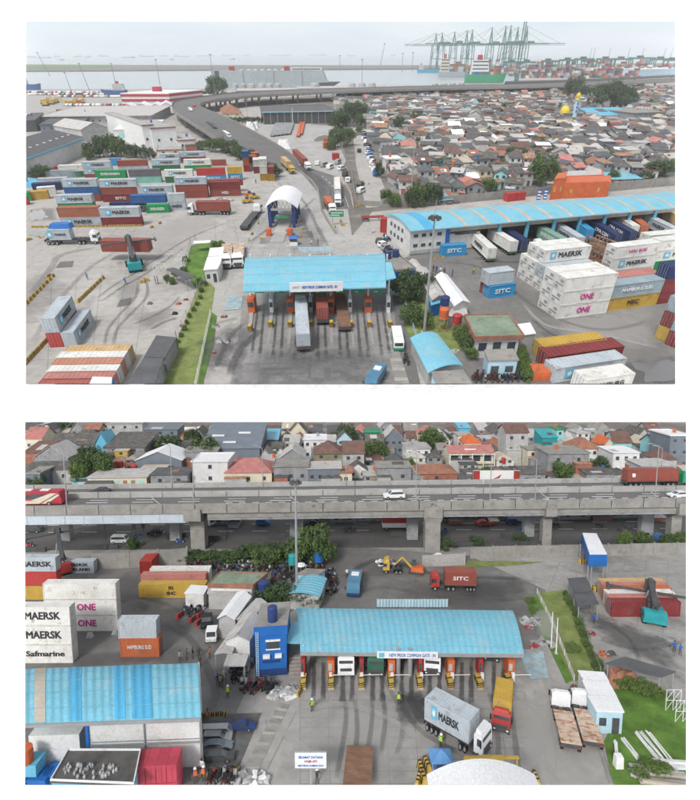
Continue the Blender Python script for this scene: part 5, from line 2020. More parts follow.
part(o,'frame',mb,'rust')
# ------------------------------------------------------------------ offices and sheds between gate and yard
def shed(roof_px,h,m,wall,desc,wall_in=.88,gable=0.0,cat='shed',name='shed',z0=0.0,open_=False,thick=.16):
 """roof corners given as photo places at eave height h; ridge runs from the middle of side 0-1 to the middle of side 2-3"""
 g=[P(x,y,h) for x,y in roof_px]
 c=sum(g,Vector())/4
 o=T(name,desc,cat,(c.x,c.y,0),fixed=True)
 q=[Vector((p.x-c.x,p.y-c.y,0)) for p in g]
 up=Vector((0,0,thick))
 mb=MB()
 hz=Vector((0,0,h))
 if gable:
  r0,r1=(q[0]+q[1])/2+Vector((0,0,h+gable)),(q[2]+q[3])/2+Vector((0,0,h+gable))
  for a,b,s,t in ((q[0],q[3],r0,r1),(q[1],q[2],r0,r1)):
   pts=[a+hz,s,t,b+hz]
   if (pts[1]-pts[0]).cross(pts[2]-pts[0]).z<0:
    pts=pts[::-1]
   mb.hexa(pts+[p+up for p in pts])
 else:
  pts=[p+hz for p in q]
  if (pts[1]-pts[0]).cross(pts[2]-pts[0]).z<0:
   pts=pts[::-1]
  mb.hexa(pts+[p+up for p in pts])
 part(o,'roof',mb,m)
 w=[p*wall_in for p in q]
 if (w[1]-w[0]).cross(w[2]-w[0]).z<0:
  w=w[::-1]
 if open_:
  for p in w:
   mb=MB()
   mb.cyl(p.x,p.y,0,h,.1,n=6)
   part(o,'post',mb,'steel')
 else:
  mb=MB()
  mb.prism([(p.x,p.y) for p in w],0,h-.01)
  if gable:
   a,b=((q[0]+q[1])/2)*wall_in,((q[2]+q[3])/2)*wall_in
   mb.add([(q[0]*wall_in)+hz,(q[1]*wall_in)+hz,a+Vector((0,0,h+gable*.9)),(q[3]*wall_in)+hz,(q[2]*wall_in)+hz,b+Vector((0,0,h+gable*.9))],[(0,1,2),(4,3,5)])
  part(o,'wall',mb,wall)
 return o,w
def openings(o,a,b,h,n,z0=.35,z1=.7,door=None):
 """windows along the wall from local point a to b"""
 d=(b-a)
 L=d.length
 u=d/L
 nn=Vector((u.y,-u.x,0))*.05
 for i in range(n):
  c=a+d*((i+.5)/n)
  w=L/n*.27
  p,q=c-u*w,c+u*w
  zz=(h*z0,h*z1)
  if door==i:
   zz=(0.02,h*.72)
  mb=MB()
  mb.hexa([p+nn,q+nn,q-nn,p-nn]+[Vector((x.x,x.y,zz[1])) for x in (p+nn,q+nn,q-nn,p-nn)])
  for k in range(len(mb.v)):
   v=mb.v[k]
   mb.v[k]=(v[0],v[1],zz[0] if k<4 else zz[1])
  part(o,'door' if door==i else 'window',mb,'darksteel' if door==i else 'glass')
o,w=shed([(464.6,316),(508.6,315),(523.6,336.4),(475,338)],4.4,'greenroof','whitewall','white office with flat green roof and orange edge',.9,name='office',cat='office')
g=[P(x,y,4.4)-Vector((o.location.x,o.location.y,4.4)) for x,y in ((464.6,316),(508.6,315),(523.6,336.4),(475,338))]
for a,b in zip(g,g[1:]+g[:1]):
 mb=MB()
 n=(b-a).normalized()
 n=Vector((-n.y,n.x,0))*.12
 mb.hexa([a-n+Vector((0,0,3.85)),b-n+Vector((0,0,3.85)),b+n+Vector((0,0,3.85)),a+n+Vector((0,0,3.85)),a-n+Vector((0,0,4.75)),b-n+Vector((0,0,4.75)),b+n+Vector((0,0,4.75)),a+n+Vector((0,0,4.75))])
 part(o,'fascia',mb,'terracotta')
openings(o,g[3]*.905,g[2]*.905,4.4,3,door=1)
o,w=shed([(484,351),(513,350),(519,361),(488,362)],3.3,'concrete_wall','lightblue','low pale blue annexe with flat concrete roof',.93,name='annexe',cat='annexe',thick=.3)
g=[P(x,y,3.3)-Vector((o.location.x,o.location.y,3.3)) for x,y in ((484,351),(513,350),(519,361),(488,362))]
openings(o,g[3]*.94,g[2]*.94,3.3,2,door=0)
# long sheds
shed([(416,271),(426,268),(446,297),(432,301)],3.4,'tin','palewall','long grey tin-roofed shed next to the gate office',.92,.7)
shed([(434.6,277),(447,275),(470,303),(454,307)],3.6,'whiteroof','whitewall','long pale tin-roofed hut with white walls',.92,.9)
shed([(408,262),(416,260),(428,275),(418,278)],3.4,'tin','palewall','short grey tin-roofed shed behind the gate office',.92,.5)
shed([(429,298),(438,296),(441,303),(431,306)],2.8,'skyblue','blue','small blue hut under the long grey shed',.92)
shed([(516,325),(530,323),(536,334),(521,336)],2.8,'whiteroof','palewall','small white-roofed hut beside the green-roofed office',.9)
# blue vaulted shed with its flat-roofed front
o=T('shed','shed with light blue vaulted roof behind the flat grey one','shed',P(436,352),fixed=True)
E0,E1=P(410,338,3.2),P(428,373,3.2)
X0,X1=P(437,333,3.2),P(463,365,3.2)
C0,C1=(E0+X0)/2,(E1+X1)/2
C0.z=C1.z=3.9
part(o,'roof',barrel(E0,E1,C0,C1,10,.15,org=o.location),'cyanroof')
g=[p-o.location for p in (E0,E1,X1,X0)]
mb=MB()
q=[(p.x*.93,p.y*.93) for p in g]
mb.prism(q,0,3.1)
part(o,'wall',mb,'palewall')
o,w=shed([(431,373),(463,371),(474,388),(438,390)],3.0,'concrete_wall','lightblue','flat grey roofed building at the foot of the vaulted shed',.94,name='building',cat='building',thick=.3)
# water tanks on stands
for x,yb,yt,c,lab in ((455.5,332,314,'red','red water tank on legs beside the green-roofed office'),(442.5,322,296,'navy','blue water tank on a scaffold stand'),(442,331,308,'orange','orange water tank low on the scaffold stand')):
 h=HT(x,yb,yt)
 o=T('water_tank',lab,'water tank',P(x,yb))
 mb=MB()
 mb.cyl(0,0,h-1.9,h-.25,.95,n=14)
 mb.dome(0,0,h-.25,.95,.3,14,3)
 part(o,'tank',mb,c)
 mb=MB()
 for a in (-.7,.7):
  for b in (-.7,.7):
   mb.cyl(a,b,0,h-1.9,.07,n=5)
  mb.tube((a,-.7,.3),(a,.7,h-2.1),.04,n=4)
 mb.box(-.9,-.9,h-2.05,.9,.9,h-1.9)
 part(o,'stand',mb,'rust')
# white sheds by the lawn, dark shelters, scaffold
shed([(210,248.5),(224,247.5),(223,256),(208,257)],3.0,'whiteroof','whitewall','white-roofed shed farthest from the camera by the lawn',.93)
shed([(207.5,257.5),(222.5,256.8),(220.5,264),(205,265)],3.1,'whiteroof','whitewall','middle white-roofed shed by the lawn',.93)
o,w=shed([(205,265),(220.5,264),(217.5,269.5),(203.5,270.5)],3.2,'whiteroof','whitewall','white-roofed shed nearest the camera by the lawn, door showing',.9)
openings(o,w[3],w[2],3.0,2,door=1) if (w[3]-o.location*0).y<w[0].y else openings(o,w[0],w[1],3.0,2,door=1)
shed([(166,269.5),(174,268),(197,277),(186,280)],2.9,'tin_dark','palewall','dark shelter roof on thin posts beside the lawn',.9,open_=True)
shed([(156.5,336),(177,338),(165,358.5),(144,357.5)],3.0,'tin_dark','greywall','dark grey shed roof along the verge, upper half',.9)
shed([(144,358),(164,359),(152,392),(122,392)],3.2,'tin_dark','greywall','dark grey shed roof along the verge, lower half',.9)
shed([(194,241.5),(211,240.5),(210,243),(193,244)],2.4,'whiteroof','palewall','little white shelter at the tip of the lawn',.9,open_=True)
shed([(445,309),(466,308),(468,316),(447,317)],2.4,'tin','palewall','low tin lean-to behind the green-roofed office',.93)
def scaffold(x0,x1,y,rows,n,desc,dy=2.0):
 a,b=P(x0,y),P(x1,y)
 o=T('scaffold',desc,'scaffold',a,fixed=True)
 d=b-a
 mb=MB()
 dep=Vector((0,dy,0))
 for i in range(n+1):
  for k in (0,1):
   p=d*(i/n)+dep*k
   mb.tube(p,p+Vector((0,0,rows*1.5)),.045,n=4)
   if i<n:
    for r in range(1,rows+1):
     q=d*((i+1)/n)+dep*k
     mb.tube(p+Vector((0,0,r*1.5)),q+Vector((0,0,r*1.5)),.035,n=4)
     mb.tube(p+Vector((0,0,(r-1)*1.5)),q+Vector((0,0,r*1.5)),.028,n=4)
 part(o,'tube',mb,'white')
scaffold(166,181,259,1,3,'white scaffold frame at the edge of the lawn')
scaffold(154,168,272,1,3,'white scaffold frame in front of the dark shelter')
scaffold(176,187,264,1,2,'low white scaffold frame against the lawn fence')
def wire_fence(pts,h,desc,step=3.0,m='steel',r=.04):
 g=[P(*p) for p in pts]
 o=T('fence',desc,'fence',g[0],fixed=True)
 for a,b in zip(g,g[1:]):
  d=b-a
  n=max(1,int(d.length/step))
  for i in range(n+1):
   p=a+d*(i/n)-g[0]
   mb=MB()
   mb.cyl(p.x,p.y,0,h,r*1.5,n=5)
   part(o,'post',mb,m)
  mb=MB()
  for k in range(4):
   z=h*(k+.7)/4
   mb.tube(a-g[0]+Vector((0,0,z)),b-g[0]+Vector((0,0,z)),r*.6,n=4)
  part(o,'wire',mb,m)
wire_fence([(160,384),(177,340),(196,300),(205,282)],2.0,'dark wire fence on the yard side of the verge',4)
wire_fence([(196,388),(211,315)],1.4,'pale pipe fence on the plaza side of the verge',4,'white')
wire_fence([(184,270),(191,246),(196,241)],2.0,'wire fence round the lawn tip',3)
wire_fence([(402,298),(418,345),(431,384)],1.6,'fence between the garden and the side road',3,'lightblue')
# trees and shrubs near the gate
LFG='garden trees by the gate'
tree(404,303,7.5,6.5,'dark green tree beside the gate office','leaf_dark')
tree(414,300,9,7.0,'wide dark green tree against the grey shed','leaf_dark',2)
tree(423,297,6,5.5,'dark tree crown behind the tall lamp mast','leaf',3)
tree(412,325,6.5,4.8,'lighter leafy tree at the garden wall','leaf',4)
tree(422,328,5,4.2,'leafy tree right at the foot of the lamp mast','leaf_light',5)
tree(466,352,4.5,4.0,'bushy tree against the white office wall','leaf',6)
tree(461,340,4,3.6,'small bushy tree in the garden','leaf_light',7)
tree(470,360,3,2.6,'low shrub behind the parked motorcycles','leaf_light',8)
tree(505,372,3,2.4,'low shrub against the pale blue annexe','leaf',9)
for i,(x,y) in enumerate(((519.5,357),(521,363),(522.5,369),(524,375),(526,381))):
 tree(x,y,2.6,2.7,'clipped bright green hedge plant behind the office','leaf_light',20+i,bush=True,group='hedge plants')
for i in range(16):
 t=i/15
 tree(206-46*t+rnd.uniform(-1,1),286+96*t,rnd.uniform(1.0,1.7),rnd.uniform(.9,1.5),'shrub grown into the verge fence','leaf_light' if i%3 else 'leaf',40+i,bush=True,group='shrubs along the verge fence')
for x,y in ((215,247),(222,246),(186,262),(184,272),(200,284),(176,276),(168,281),(172,284)):
 tree(x,y,2.4,1.7,'low shrub at the lawn edge','leaf_light',int(x),bush=True,group='shrubs round the lawn')
lamp_mast(424,333,215,'very tall grey lighting mast with ring of lamps in the garden',.3,'ring')
lamp_mast(411,199,137,'tall thin grey mast at the village wall',.22,True,True)
lamp_mast(356,158,133,'thin grey pole on the village street',.15,False)
lamp_mast(29,186,104,'dark lattice mast at the depot corner',.3,False,m='darksteel')
lamp_mast(293,124,108,'pale post at the end of the long dark shed',.3,False,m='white')
lamp_mast(335,122,101,'pale post at the corner of the long dark shed',.3,False,m='white')
# ------------------------------------------------------------------ left background buildings
def pxbuild(name,cat,desc,front,back,yt,roof,rcol,wcol,rise=1.5,win=4,storeys=1,over=.6,door=False):
 a,b=front
 h=HT(a[0],a[1],yt)
 p,q,r=P(*a),P(*b),P(*back)
 rz=math.atan2((q-p).y,(q-p).x)
 n=Vector((-math.sin(rz),math.cos(rz),0))
 dep=abs((r-p).dot(n))
 o=T(name,desc,cat,p,rz,fixed=True)
 build_house(o,(q-p).length,dep,h,roof,rcol,wcol,rise,win,storeys,over,door)
 return o,h,(q-p).length,dep
o,h,w,d=pxbuild('depot','warehouse','long depot with dark shed roof and pale blue-trimmed wall',((26,180),(88,153)),(56,144),161,'g','tin_dark','whitewall',4.0,0)
mb=MB()
mb.box(-.7,-.9,h-.5,w+.7,-.6,h+.2)
part(o,'eave_board',mb,'skyblue')
for i in range(10):
 mb=MB()
 y=d*.18
 mb.box(w*(i+.4)/10,y,h+4.0*.36+.25,w*(i+.4)/10+1.2,y+2.6,h+4.0*.36+.55)
 part(o,'roof_light',mb,'whiteroof')
o,h,w,d=pxbuild('terminal_building','terminal','long low terminal building with grey roof and glass front',((42,126),(152,124.5)),(42,115),117,'n','tin','palewall',1,16,over=1.5)
pxbuild('hall','hall','pale gabled hall behind the trees',((84,142),(110,139)),(122,130),130,'f','tin','palewall',3.5,0)
o,h,w,d=pxbuild('terminal_building','building','white building with teal windows behind the trees',((116,142),(156,141)),(116,132),130,'n','whiteroof','white',1,0)
for i in range(4):
 mb=MB()
 mb.box(w*(.1+.2*i),-.1,h*.35,w*(.27+.2*i),.02,h*.75)
 part(o,'window',mb,'aqua')
for a,b,bk,yt,dsc in ((((155,151),(179,149)),0,(155,140),129,'tall white block with terracotta roof edge'),(((147,151),(158,150)),0,(147,132),126,'white wing with terracotta edge behind the tall block'),
        (((179,151),(197,150)),0,(179,143),141,'low white wing with terracotta edge by the trees'),(((158,156),(182,155)),0,(158,150),151,'lowest white wing with terracotta edge behind the containers')):
 o,h,w,d=pxbuild('office_block','office block',dsc,a,bk,yt,'n','concrete_pale','white',1,2,1,.25)
 mb=MB()
 mb.box(-.35,-.36,h-.1,w+.35,-.26,h+.55)
 part(o,'roof_edge',mb,'terracotta')
pxbuild('hut','hut','dark low building with grey roof under the terminal building',((42,133),(84,131.5)),(42,126),125,'n','tin_dark','bluegrey',1,6)
pxbuild('hut','hut','black-legged canopy at the edge of the car terminal',((26,132),(38,131.5)),(26,124),121,'n','tin_dark','darksteel',1,0)
# multi-storey car park, red and white
p,q,r=P(123,106.5),P(171,106.5),P(204,102)
h=HT(123,106.5,94)
o=T('car_park','big red and white striped multi-storey car park with white roof','car park',p,fixed=True)
lft=Vector((0,0,0))
b1,c1=q-p,r-p
d1=c1-b1
quad_=[Vector((0,0,0)),b1,c1,d1]
for k in range(5):
 mb=MB()
 z0,z1=h*k/5,h*(k+1)/5
 g=[x*1.0 for x in quad_]
 c=sum(g,Vector())/4
 g=[c+(x-c)*(1.0 if k%2==0 else .985) for x in g]
 mb.prism([(x.x,x.y) for x in g],z0,z1-.02)
 part(o,'storey',mb,'white' if k%2==1 else mat('deepred',(.40,.035,.055),.6))
mb=MB()
mb.prism([(x.x,x.y) for x in quad_],h,h+.8)
part(o,'roof',mb,'whiteroof')
mb=MB()
c=sum(quad_,Vector())/4
mb.box(c.x-10,c.y-4,h+.8,c.x-2,c.y+4,h+5)
part(o,'stair_tower',mb,MATS['deepred'])
# white jagged entrance roofs in front of it
for i,(x0,x1,y) in enumerate(((122,136,110),(134,150,109),(148,164,109.5),(160,173,108))):
 pxbuild('entrance_hall','hall','white pitched hall in front of the car park, number %d of the row'%(i+1) if False else ['white pitched hall under the near corner of the car park','white pitched hall in the row before the car park','broad white pitched hall before the car park front','white pitched hall beside the motorway ramp'][i],
   ((x0,y+1.5),(x1,y+1.2)),(x0,y-1),y-1.5,'f','whiteroof','white',3.5,0)
# parked cars of the car terminal
rnd=random.Random(21)
for row,(y,x0,x1,n) in enumerate(((93,28,100,30),(95,30,118,34),(97.2,60,122,24),(106,66,122,22),(109,78,124,18),(112,84,126,17),(114.5,90,140,18),(117,28,40,5))):
 n=int(n*1.3)
 for i in range(n):
  x=x0+(x1-x0)*(i+rnd.uniform(-.15,.15))/n
  o=T('parked_car','tiny parked car of the harbour terminal','car',P(x,y),rnd.choice((1.57,1.5)),'cars in the harbour terminal',(1.6,1.6,1.6))
  inst(car_tpl('sedan')[:1],o,{'c': rnd.choice(('white','white','steel','palewall','darksteel','red'))})
  inst(car_tpl('sedan')[1:2],o)
for x,y in ((44,104),(48,103),(52,104.5),(55,103.5),(46,106),(66,105),(71,105.5),(76,104),(80,104.5),(83,103.5),(58,102.5)):
 o=T('digger','small digger in the terminal','digger',P(x,y),rnd.uniform(0,3),'diggers in the harbour terminal',(1.6,1.6,1.6))
 mb=MB()
 mb.box(-2,-1.2,0,2,1.2,.8)
 part(o,'track',mb,'black')
 mb=MB()
 mb.box(-1.8,-1,.8,1.4,1,2.6)
 part(o,'body',mb,rnd.choice(('yellow','yellow','orange')))
 mb=MB()
 mb.tube((1.2,0,2.2),(3.2,0,4.2),.25,n=5)
 mb.tube((3.2,0,4.2),(4.6,0,1.4),.2,n=5)
 part(o,'arm',mb,'yellow')
for i,x in enumerate(range(58,82,3)):
 barrier(x,111.2,0,'red and white plastic barrier in the car terminal',2.0,'plastic barriers in the car terminal','red')
# trees left and middle
for x,y,w,h,l,s in ((94,158,12,8,'leaf_dark',1),(104,157,13,10.5,'leaf_dark',2),(113,156,13,11,'leaf',3),(122,157,12,9,'leaf',4),(131,158,10,7,'leaf_dark',5),(88,160,8,5,'leaf',6),(141,158,10,7,'leaf_dark',7),(150,160,8,6,'leaf_dark',8),(45,176,9,5,'leaf',9),(37,178,8,4,'leaf_dark',10)):
 tree(x,y,w,h,'leafy tree in the clump behind the left yard',l,s,group='trees behind the container yard')
for x,y,w,h,l,s in ((213,152,11,7,'leaf',1),(222,153,12,8,'leaf',2),(232,156,12,8,'leaf_dark',3),(241,160,11,7.5,'leaf',4),(250,164,10,7,'leaf_dark',5),(203,150,10,5,'leaf',6),(272,174,7,5,'leaf_dark',7),(277,177,6,4,'leaf_dark',8),(258,168,8,5,'leaf',9)):
 tree(x,y,w,h,'leafy tree in the strip under the ramp',l,s,group='trees under the ramp')
for x,y,w,h,l,s in ((341,136,17,16,'leaf_dark',1),(347,126,18,17,'leaf_dark',2),(359,122,17,15,'leaf_dark',3),(338,148,13,11,'leaf',4),(347,146,12,10,'leaf',5),(361,128,10,10,'leaf',6),(331,150,8,6,'leaf',7),(359,135,6,5,'leaf',8)):
 tree(x,y,w,h,'tall dark tree beside the village street',l,s,group='trees along the village street')
for x,y,w,h,l,s in ((218,99,34,24,'leaf_dark',1),(210,99,18,14,'leaf_dark',2),(541,185,14,12.5,'leaf',3),(551,183,9,8,'leaf',4),(573,101,34,25,'leaf_dark',5),(600,109,34,22,'leaf_dark',6),(610,108.5,36,25,'leaf_dark',7),(620,109,30,20,'leaf_dark',8),
       (420,206,9,9,'leaf',9),(412,207,7,7,'leaf_dark',10),(429,205,8,8,'leaf_dark',11),(386,206,6,6,'leaf',12),(395,207,5,5,'leaf_light',13),(437,204,5,7,'leaf_dark',14),(399,132,11,10,'leaf_dark',15),(389,139,9,5.5,'leaf',16),(419,124,16,8,'leaf_dark',17),
       (442,171,12,6,'leaf',18),(379,178,5,7,'leaf_dark',19),(488,191,8,5,'leaf_light',20),(655,176,14,7,'leaf_dark',21),(668,174,13,7,'leaf',22),(645,181,8,4,'leaf_dark',23),(480,107,14,8,'leaf_dark',24),(506,111,14,8,'leaf_dark',25),(630,177,8,3.5,'leaf_light',26),(467,93,20,9,'leaf',27),(500,93,18,8,'leaf_dark',28),(590,172,9,5,'leaf',29)):
 tree(x,y,w,h,'dark green tree standing among the roofs' if y>100 else 'dark green tree near the water',l,s)
for i in range(14):
 tree(224+i*3.1,123.5-(i%3)*.4,4.5,4.5,'clipped dark shrub along the truck park edge','leaf_dark',60+i,group='shrubs along the truck park')
# truck park
o,h,w,d=pxbuild('open_shed','shed','long dark open shed with thin green roof edge',((264,124.5),(335,123)),(264,117),112.5,'n','tin_dark','darksteel',1,0,over=1.0)
mb=MB()
mb.box(-1.05,-1.1,h-.1,w+1.05,-1.0,h+.5)
part(o,'roof_edge',mb,'aqua')
for i in range(11):
 mb=MB()
 mb.box(w*i/10.5,-.5,0,w*i/10.5+.5,-.05,h-.02)
 part(o,'column',mb,'greywall')
pxbuild('house','house','pavilion with red hipped roof near the viaduct',((223,117),(242,116.5)),(223,112),113.6,'h','terracotta','cream',5,2)
for i in range(5):
 truck((272.5+i*4.0,137-i*.5),(277.5+i*3.7,124.6),'white','parked grey flat trailer in the truck park row',cab=False,tcol='steel',bed='greywall',tdesc='parked grey flat trailer in the truck park row',total=12.4,wid=1.2,group='trailers in the truck park')
for i in range(2):
 truck((298+i*2.6,137.5-i*2),(301.5+i*2,123.5),'orange','orange trailer',cab=False,tcol='orange',bed='orange',tdesc='parked orange trailer in the truck park',total=12.4,group='trailers in the truck park')
def heap(x,y,w,d,h,desc,m,cat='heap',seed=0):
 rnd=random.Random(seed+int(x))
 o=T('covered_heap' if 'cover' in desc else 'heap',desc,cat,P(x,y))
 mb=MB()
 if m in ('scrap','red','orange','white') and 'cover' not in desc and 'sheet' not in desc and w<9:
  for i in range(34):
   r,t=math.sqrt(rnd.random()),rnd.uniform(0,6.28)
   cx,cy=r*math.cos(t)*w/2,r*math.sin(t)*d/2
   cz=max(0,h*(1-r)*rnd.uniform(.3,1))
   s=min(w,3)*rnd.uniform(.08,.2)
   a=rnd.uniform(0,3)
   u,v=Vector((math.cos(a),math.sin(a),rnd.uniform(-.3,.3)))*s,Vector((-math.sin(a),math.cos(a),rnd.uniform(-.3,.3)))*s*.7
   c,up=Vector((cx,cy,cz)),Vector((0,0,s*.6))
   mb.hexa([c-u-v,c+u-v,c+u+v,c-u+v,c-u*.8-v*.8+up,c+u*.8-v*.8+up,c+u*.8+v*.8+up,c-u*.8+v*.8+up],rnd.choice((0,0,0,1,2)))
  p=part(o,'pile',mb,['palewall' if m in ('scrap','white') else m,'greywall','white' if m=='scrap' else 'darksteel'])
  p['kind']='stuff'
  return
 nx,ny=9,6
 vs=[]
 for j in range(ny+1):
  for i in range(nx+1):
   s,t=2*i/nx-1,2*j/ny-1
   e=max(0,1-s*s)*max(0,1-t*t)
   vs.append((s*w/2,t*d/2,h*min(1,e*1.6)*rnd.uniform(.7,1.1)))
 fs=[(j*(nx+1)+i,j*(nx+1)+i+1,(j+1)*(nx+1)+i+1,(j+1)*(nx+1)+i) for j in range(ny) for i in range(nx)]
 mb.add(vs,fs)
 part(o,'pile',mb,m)
heap(284,148,9,7,4.5,'white covered heap beside the ramp','white')
heap(251,131,8,10,6,'white covered heap in the truck park','white')
heap(255,128,6,8,4,'smaller white covered heap in the truck park','white')
heap(325,140,14,12,2.5,'grey rubble heap in the truck park','soil')
heap(222,201,8,4,1.5,'pale rubble heap between the red containers and the yard','scrap')
for x0,x1,y,lab in ((324,337,144,'orange box container standing across the truck park'),(324,329.5,149,'small orange box in front of the bigger one'),(330,335.5,149.5,'second small orange box in the truck park'),(333,339.5,160.5,'small red box at the truck park wall')):
 container((x0,y),(x1,y-.2),'orange' if 'red' not in lab else 'red',None,0,1.2,4,L=6.06,desc=lab,toplab=False)
rnd=random.Random(77)
for i,(x,y) in enumerate(((318,165),(324,167),(330,169),(338,164),(342,170),(345,176),(348,182),(361,193),(360.5,186))):
 o=T('parked_car','car parked along the truck park wall','car',P(x,y),rnd.uniform(.9,1.5),'cars along the truck park wall',(1.1,1.1,1.15))
 inst(car_tpl(rnd.choice(('van','suv'))),o,{'c': rnd.choice(('white','white','steel','teal','darksteel'))})
for i in range(22):
 t=i/21
 x,y=361.5+14*t+rnd.uniform(-1,1),134+42*t
 o=T('parked_car','car parked along the village street','car',P(x+1.5,y),rnd.uniform(.5,1.4),'cars on the village street',(1,1,1.1))
 inst(car_tpl(rnd.choice(('van','suv','sedan'))),o,{'c': rnd.choice(('white','white','steel','red','darksteel','blue'))})
car((359,153),(359.3,150),'sedan','black','black car driving down the village street',wid=1.2)
motorbike(369,184,1.3,'white','motorcycle riding down the village street')
tk=[(236,90.5,5.5),(244,90.5,5.5),(252,90.8,7),(262,90.6,7),(270,90.5,6),(278,90.4,6),(315,90,9),(352,89.8,7),(362,89.6,7),(372,89.6,7),(434.5,90,6.5),(443.5,89.8,6.5),(452,89.5,6.5),(461,89.2,6)]
for x,y,wpx in tk:
 r_=(P(x+wpx/2,y)-P(x-wpx/2,y)).length/2
 o=T('storage_tank','pale cylindrical storage tank beyond the viaduct','storage tank',P(x,y),0,'storage tanks')
 mb=MB()
 h=HT(x,y,y-6.2)
 mb.cyl(0,0,0,h,r_,n=18)
 mb.dome(0,0,h,r_,1.5,18,2)
 part(o,'shell',mb,'palewall')
 mb=MB()
 mb.cyl(0,0,h*.48,h*.52,r_*1.01,n=18)
 part(o,'band',mb,'steel')
# ------------------------------------------------------------------ ships, cranes, port
def ship(x0,x1,y,yd,hull,desc,superx,supw,suptop,supcol='white',bow=1,boxes=None,red=True,name='ship',z=-1.1):
 """hull from x0 to x1 along the water line row y; yd row of the deck; bow on the side given"""
 a,b=P(x0,y),P(x1,y)
 L=(b-a).length
 sc=L/(x1-x0)
 h=HT((x0+x1)/2,y,yd)
 W=max(8,L*.14)
 o=T(name,desc,'ship',((a+b)/2).lerp(a,0) ,0,fixed=True)
 mb=MB()
 n=14
 lo,hi=[],[]
 for i in range(n+1):
  s=i/n
  f=s if bow>0 else 1-s
  k=1.0 if f<.75 else max(.02,1-((f-.75)/.25)**2)
  k *= 1 if f>.06 else .8
  x=-L/2+L*s
  fl=.06*L*max(0,(f-.75)/.25)*(1 if bow>0 else-1)
  lo.append((x-fl*.4,W/2*k*.9,z))
  hi.append((x+fl*.6,W/2*k,h*(1.0+.22*max(0,(f-.82)/.18))))
 vs=[(p[0],-p[1],p[2]) for p in lo]+[(p[0],-p[1],p[2]) for p in hi]+hi+lo
 m=n+1
 fs=[]
 for i in range(n):
  fs+=[(i,i+1,m+i+1,m+i),(m+i,m+i+1,2*m+i+1,2*m+i),(2*m+i,2*m+i+1,3*m+i+1,3*m+i)]
 fs+=[(0,m,2*m,3*m),(n,3*m+n,2*m+n,m+n)]
 mb.add(vs,fs)
 part(o,'hull',mb,hull)
 if red:
  mb=MB()
  mb.box(-L*.47,-W/2-.15,z,L*.40,-W/2*.8,z+h*.12)
  part(o,'boot_stripe',mb,'red')
 X=(superx-(x0+x1)/2)*sc
 hw=supw*sc
 zt=HT(superx,y,suptop)
 nst=4
 for k in range(nst):
  mb=MB()
  z0,z1=h+(zt-h)*k/nst,h+(zt-h)*(k+1)/nst
  mb.box(X-hw/2*(1-.05*k),-W*.42,z0,X+hw/2*(1-.05*k),W*.42,z1-.15)
  s=part(o,'superstructure',mb,supcol)
  mb=MB()
  mb.box(X-hw*.42,-W*.43,z0+(z1-z0)*.4,X+hw*.42,-W*.419,z0+(z1-z0)*.75)
  part(s,'window_band',mb,'glass')
 mb=MB()
 mb.taper(X-hw*.2,-W*.12,zt,X+hw*.1,W*.12,zt+(zt-h)*.35,hw*.03,hw*.03,0)
 part(o,'funnel',mb,'red' if red else 'navy')
 mb=MB()
 mb.tube((X,0,zt),(X,0,zt+(zt-h)*.7),L*.004,n=5)
 mb.tube((-X*.8,0,h),(-X*.8,0,h+(zt-h)*.9),L*.004,n=5)
 part(o,'mast',mb,'steel')
 if boxes:
  for (bx0,bx1,rows) in boxes:
   cols=int((bx1-bx0)/2.4)
   for c in range(cols):
    for r in range(rows):
     mb=MB()
     xx=(bx0+(bx1-bx0)*c/cols-(x0+x1)/2)*sc
     ww=(bx1-bx0)/cols*sc*.95
     hh=(zt-h)/5
     mb.box(xx,-W*.44,h+r*hh,xx+ww,W*.44,h+(r+1)*hh*.97)
     part(o,'deck_container',mb,cmat(random.choice(('redbrown','orange','blue','pale','darkred','green'))))
 return o
def center_fix(o,x0,x1,y):
 c=(P(x0,y)+P(x1,y))/2
 o.location=c
G['hullblue']=mat('hullblue',(.04,.11,.27),.6)
G['hullgrey']=mat('hullgrey',(.33,.38,.40),.6,.06,.02)
G['hullgreen']=mat('hullgreen',(.03,.30,.14),.6)
G['hullaqua']=mat('hullaqua',(.06,.32,.45),.6)
for a in ((12,41.5,90,84.3,'hullblue','dark blue ship with white bridge moored at the picture edge',24,11,76,'white',1,None,False),
    (102.5,127.5,95,90,'hullblue','small blue ship with white bridge at the car terminal',120,12,83.5,'white',-1,None,True),
    (417,439,72.8,69.5,'hullaqua','bright blue cargo ship far down the basin',421,4,65,'white',-1,None,True),
    (438,467,77,71.5,'hullgrey','grey container ship with cream bridge under the cranes',444,9,58.5,'cream',1,[(449,465,3)],True),
    (464.5,504,82.8,74.5,'hullgreen','green and white container ship under the tallest crane',478,18,60,'white',1,[(470,488,1),(489,499,2)],True)):
 o=ship(*a)
 center_fix(o,a[0],a[1],a[2])
